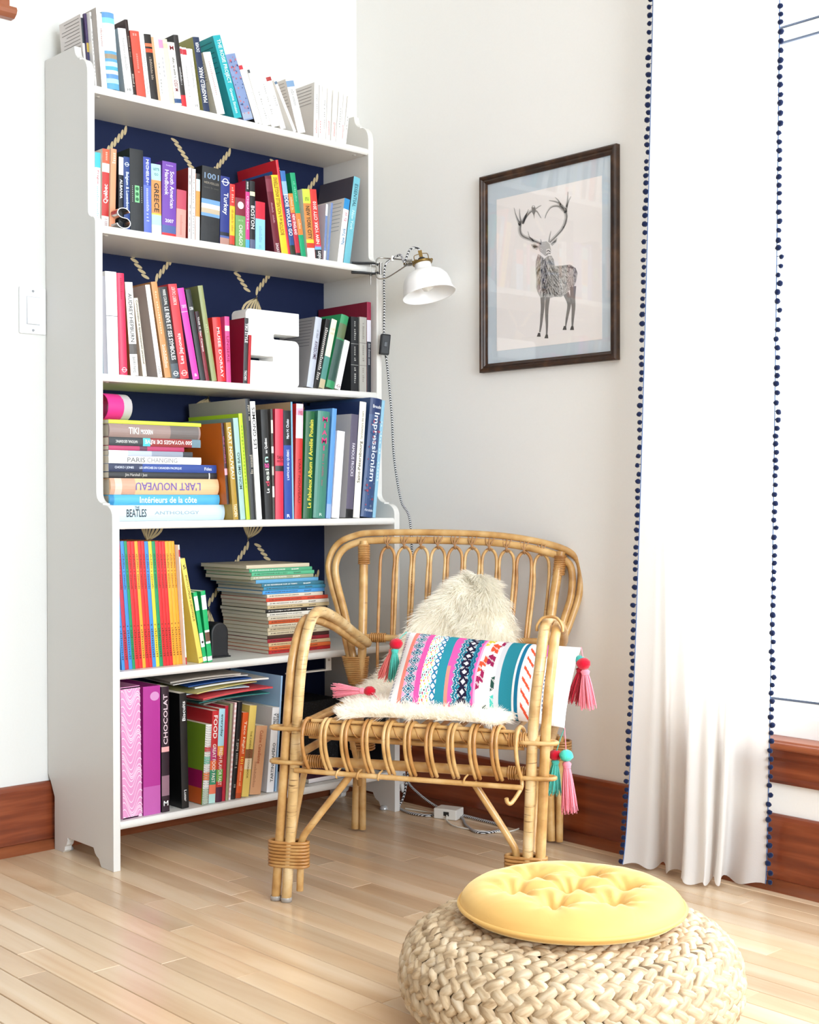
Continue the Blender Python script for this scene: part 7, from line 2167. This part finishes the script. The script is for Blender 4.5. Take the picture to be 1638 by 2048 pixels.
def velvet():
    m, nt, b = new_mat('mustard_velvet')
    b.inputs['Base Color'].default_value = (*lin('#DAAC60'), 1)
    b.inputs['Roughness'].default_value = 0.62
    b.inputs['Sheen Weight'].default_value = 1.0
    b.inputs['Sheen Roughness'].default_value = 0.35
    b.inputs['Sheen Tint'].default_value = (*lin('#FFE9B0'), 1)
    tc = nt.nodes.new('ShaderNodeTexCoord')
    nz = nt.nodes.new('ShaderNodeTexNoise')
    nz.inputs['Scale'].default_value = 16
    nz.inputs['Detail'].default_value = 3
    nz.inputs['Distortion'].default_value = 1.2
    bp = nt.nodes.new('ShaderNodeBump')
    bp.inputs['Strength'].default_value = 0.25
    bp.inputs['Distance'].default_value = 0.004
    nt.links.new(tc.outputs['Object'], nz.inputs['Vector'])
    nt.links.new(nz.outputs['Fac'], bp.inputs['Height'])
    nt.links.new(bp.outputs['Normal'], b.inputs['Normal'])
    return m


M_VEL = velvet()
CR = 0.184
cdir = Vector((_r.x, _r.y))
fdir = Vector((_f.x, _f.y)).normalized()
tufts = []
for k in range(6):
    a = 2 * PI * (k + 0.12) / 6
    tufts.append((cdir * math.cos(a) + fdir * math.sin(a)) * CR * 0.52)
tufts.append(Vector((0, 0)))


def cush_h(x, y):
    r = math.hypot(x, y) / CR
    h = 0.043 * max(0.0, 1 - r ** 3.6) ** 0.5
    for t in tufts:
        d_ = math.hypot(x - t.x, y - t.y)
        ang = math.atan2(y - t.y, x - t.x)
        h -= 0.033 * math.exp(-(d_ / 0.025) ** 1.1) * (1 + 0.16 * math.cos(7 * ang + t.x * 90))
        h += 0.0022 * math.cos(9 * ang + 3 * t.y) * math.exp(-((d_ - 0.03) / 0.018) ** 2) * (1 if r < 0.9 else 0)
    # shallow creases between neighbouring tufts
    for i in range(len(tufts)):
        for j in range(i):
            a_, b_ = tufts[i], tufts[j]
            ab = b_ - a_
            if ab.length > CR * 0.62:
                continue
            t = max(0, min(1, (Vector((x, y)) - a_).dot(ab) / ab.length_squared))
            dd = (Vector((x, y)) - a_ - ab * t).length
            h -= 0.0065 * math.exp(-(dd / 0.010) ** 1.4)
    h += 0.0016 * noise.noise(Vector((x * 40, y * 40, 0.3))) * (1 - r ** 4 if r < 1 else 0)
    return h


NRR, NAA = 46, 120
vs, fs = [(0, 0, 0.016 + cush_h(0, 0))], []
for i in range(1, NRR + 1):
    rr_ = CR * (i / NRR)
    for k in range(NAA):
        a = 2 * PI * k / NAA
        x, y = rr_ * math.cos(a), rr_ * math.sin(a)
        vs.append((x, y, 0.016 + cush_h(x, y)))
fs += [(0, 1 + k, 1 + (k + 1) % NAA) for k in range(NAA)]
for i in range(NRR - 1):
    for k in range(NAA):
        a, b_ = 1 + i * NAA + k, 1 + i * NAA + (k + 1) % NAA
        fs.append((a, a + NAA, b_ + NAA, b_))
MB().add(vs, fs, 0, True).build('upper_panel', M_VEL, cu)
bot = [(CR, 0.016), (CR * 0.99, 0.010), (CR * 0.95, 0.004), (CR * 0.85, 0.0005), (0, 0.0)]
MB().lathe(bot, NAA).build('lower_panel', M_VEL, cu, fix=True)
MB().tube([(CR * 1.003 * math.cos(2 * PI * k / 90), CR * 1.003 * math.sin(2 * PI * k / 90), 0.0155) for k in range(90)], 0.0036, 8, closed=True).build('piping', M_VEL, cu)

# ------------------------------------------------------------------ curtain with pompom trim
cur = tag(empty('curtain', (0.94, -1.28, 0.0)), 'long white linen curtain edged with navy pompoms', 'curtain')
botp = [(0.884, -1.102), (0.900, -1.135), (0.917, -1.160), (0.950, -1.160), (0.958, -1.172), (0.912, -1.203), (0.914, -1.215), (0.936, -1.226), (0.930, -1.245), (0.876, -1.272), (0.868, -1.283), (0.886, -1.302), (0.878, -1.326), (0.888, -1.330), (0.935, -1.308), (0.940, -1.318), (0.912, -1.338), (0.924, -1.344), (0.968, -1.322), (0.972, -1.345), (0.962, -1.385), (0.975, -1.424)]
NB_ = len(botp)
topp = []
for i in range(NB_):
    t = i / (NB_ - 1)
    topp.append((0.925 + 0.014 * math.cos(t * 2 * PI * 3.0) + 0.012 * t, -1.150 - 0.326 * t))
Bp = smooth_path([(x, y, 0) for x, y in botp], 4)
Tp = smooth_path([(x, y, 0) for x, y in topp], 4)
NC = len(Bp)
ZT, NZ = 2.46, 60


def cur_pt(i, k):
    z = 0.004 + (ZT - 0.004) * (k / NZ) ** 1.25
    w = min(1.0, (z / 2.0)) ** 0.62
    p = Bp[i] * (1 - w) + Tp[i] * w
    fl = math.exp(-z / 0.10)
    return Vector((p.x + 0.004 * fl * math.sin(i * 0.7), p.y, z + (0.006 + 0.006 * math.sin(i * 0.55)) * fl))


cv = [tuple(cur_pt(i, k)) for i in range(NC) for k in range(NZ + 1)]
cf = [(i * (NZ + 1) + k, (i + 1) * (NZ + 1) + k, (i + 1) * (NZ + 1) + k + 1, i * (NZ + 1) + k + 1) for i in range(NC - 1) for k in range(NZ)]
M_CURT = D.materials.new('white_linen')
M_CURT.use_nodes = True
nt = M_CURT.node_tree
nt.nodes.clear()
out = nt.nodes.new('ShaderNodeOutputMaterial')
dif = nt.nodes.new('ShaderNodeBsdfDiffuse')
dif.inputs['Color'].default_value = (*lin('#F3F1EF'), 1)
trl = nt.nodes.new('ShaderNodeBsdfTranslucent')
trl.inputs['Color'].default_value = (*lin('#F4F1EC'), 1)
mxs = nt.nodes.new('ShaderNodeMixShader')
mxs.inputs[0].default_value = 0.45
tcn = nt.nodes.new('ShaderNodeTexCoord')
mpn = nt.nodes.new('ShaderNodeMapping')
mpn.inputs['Scale'].default_value = (300, 300, 420)
nzn = nt.nodes.new('ShaderNodeTexNoise')
nzn.inputs['Scale'].default_value = 1.0
bpn = nt.nodes.new('ShaderNodeBump')
bpn.inputs['Strength'].default_value = 0.25
bpn.inputs['Distance'].default_value = 0.0008
nt.links.new(tcn.outputs['Object'], mpn.inputs['Vector'])
nt.links.new(mpn.outputs[0], nzn.inputs['Vector'])
nt.links.new(nzn.outputs['Fac'], bpn.inputs['Height'])
for b_ in (dif, trl):
    nt.links.new(bpn.outputs['Normal'], b_.inputs['Normal'])
nt.links.new(dif.outputs[0], mxs.inputs[1])
nt.links.new(trl.outputs[0], mxs.inputs[2])
nt.links.new(mxs.outputs[0], out.inputs[0])


def up_(o):
    o.parent = cur
    o.matrix_parent_inverse = Matrix.Translation((-0.94, 1.28, 0))
    return o


up_(MB().add(cv, cf, 0, True).build('fabric', M_CURT))
hem = MB()
for i0, i1 in ((0, 2), (NC - 3, NC - 1)):
    pass
rods = empty('curtain_rod', (0.93, -1.9, 2.50))
tag(rods, 'slim white curtain rod above the window', 'curtain rod')
MB().tube([(0, -1.4, 0), (0, 0.95, 0)], 0.011, 16).build('rod', plain('#EFEFEF', rough=0.3), rods)
for yy in (-1.2, 0.86):
    MB().tube([(0, yy, 0), (0.083, yy, 0)], 0.006, 10).build('bracket', plain('#EFEFEF', rough=0.3), rods)
for k in range(7):
    y = -1.155 - 0.315 * k / 6
    up_(MB().tube([(0.93 + 0.016 * math.cos(2 * PI * e / 16), y, 2.50 + 0.016 * math.sin(2 * PI * e / 16) - 0.006) for e in range(16)], 0.0022, 6, closed=True).build('curtain_ring', plain('#D8D8D8', rough=0.3, metal=0.6)))
M_POM = plain('#172142', rough=0.95, spec=0.05, vary=0.2, bump=0.4, bscale=900, sheen=0.2)
pom_meshes = []
for k in range(4):
    random.seed(40 + k)
    g = MB().sphere((0, 0, 0), (0.0062, 0.0060, 0.0064), 9, 6, jit=0.10)
    pom_meshes.append(g.mesh('pompom', M_POM))
rpp = random.Random(77)
edgeL = [cur_pt(0, k) for k in range(NZ + 1)]
edgeR = [cur_pt(NC - 1, k) for k in range(NZ + 1)]


def along(path, step, zmax):
    out_ = []
    acc_ = 0.0
    nxt = 0.008
    for a, b_ in zip(path, path[1:]):
        L = (b_ - a).length
        while nxt <= acc_ + L:
            out_.append(a + (b_ - a) * ((nxt - acc_) / L))
            nxt += step * rpp.uniform(0.85, 1.15)
        acc_ += L
    return [p for p in out_ if p.z < zmax]


for path, sgn in ((edgeL, 1), (edgeR, -1)):
    up_(MB().tube([p + Vector((0, 0.0008 * sgn, 0)) for p in path], 0.0012, 6).build('trim_tape', plain('#5C78A8', rough=0.8)))
    stems = MB()
    for p in along(path, 0.0190, 2.42):
        o = D.objects.new('pompom', pom_meshes[rpp.randrange(4)])
        COL.objects.link(o)
        up_(o)
        off = Vector((rpp.uniform(-0.003, 0.001), (0.0085 if sgn > 0 else -0.005) * sgn * sgn + rpp.uniform(-0.002, 0.002), 0))
        if rpp.random() < 0.16 and sgn < 0:
            off.y -= 0.005
        c = p + off + Vector((0, 0, -0.002))
        c.z = max(c.z, 0.0068)
        o.location = c - Vector((0.94, -1.28, 0)) + Vector((0.94, -1.28, 0))
        o.rotation_euler = (rpp.uniform(0, 6), rpp.uniform(0, 6), rpp.uniform(0, 6))
        o.scale = (rpp.uniform(0.9, 1.12),) * 3
        stems.tube([p, c + Vector((0, 0, 0.003))], 0.0009, 4)
    up_(stems.build('pompom_threads', M_POM))
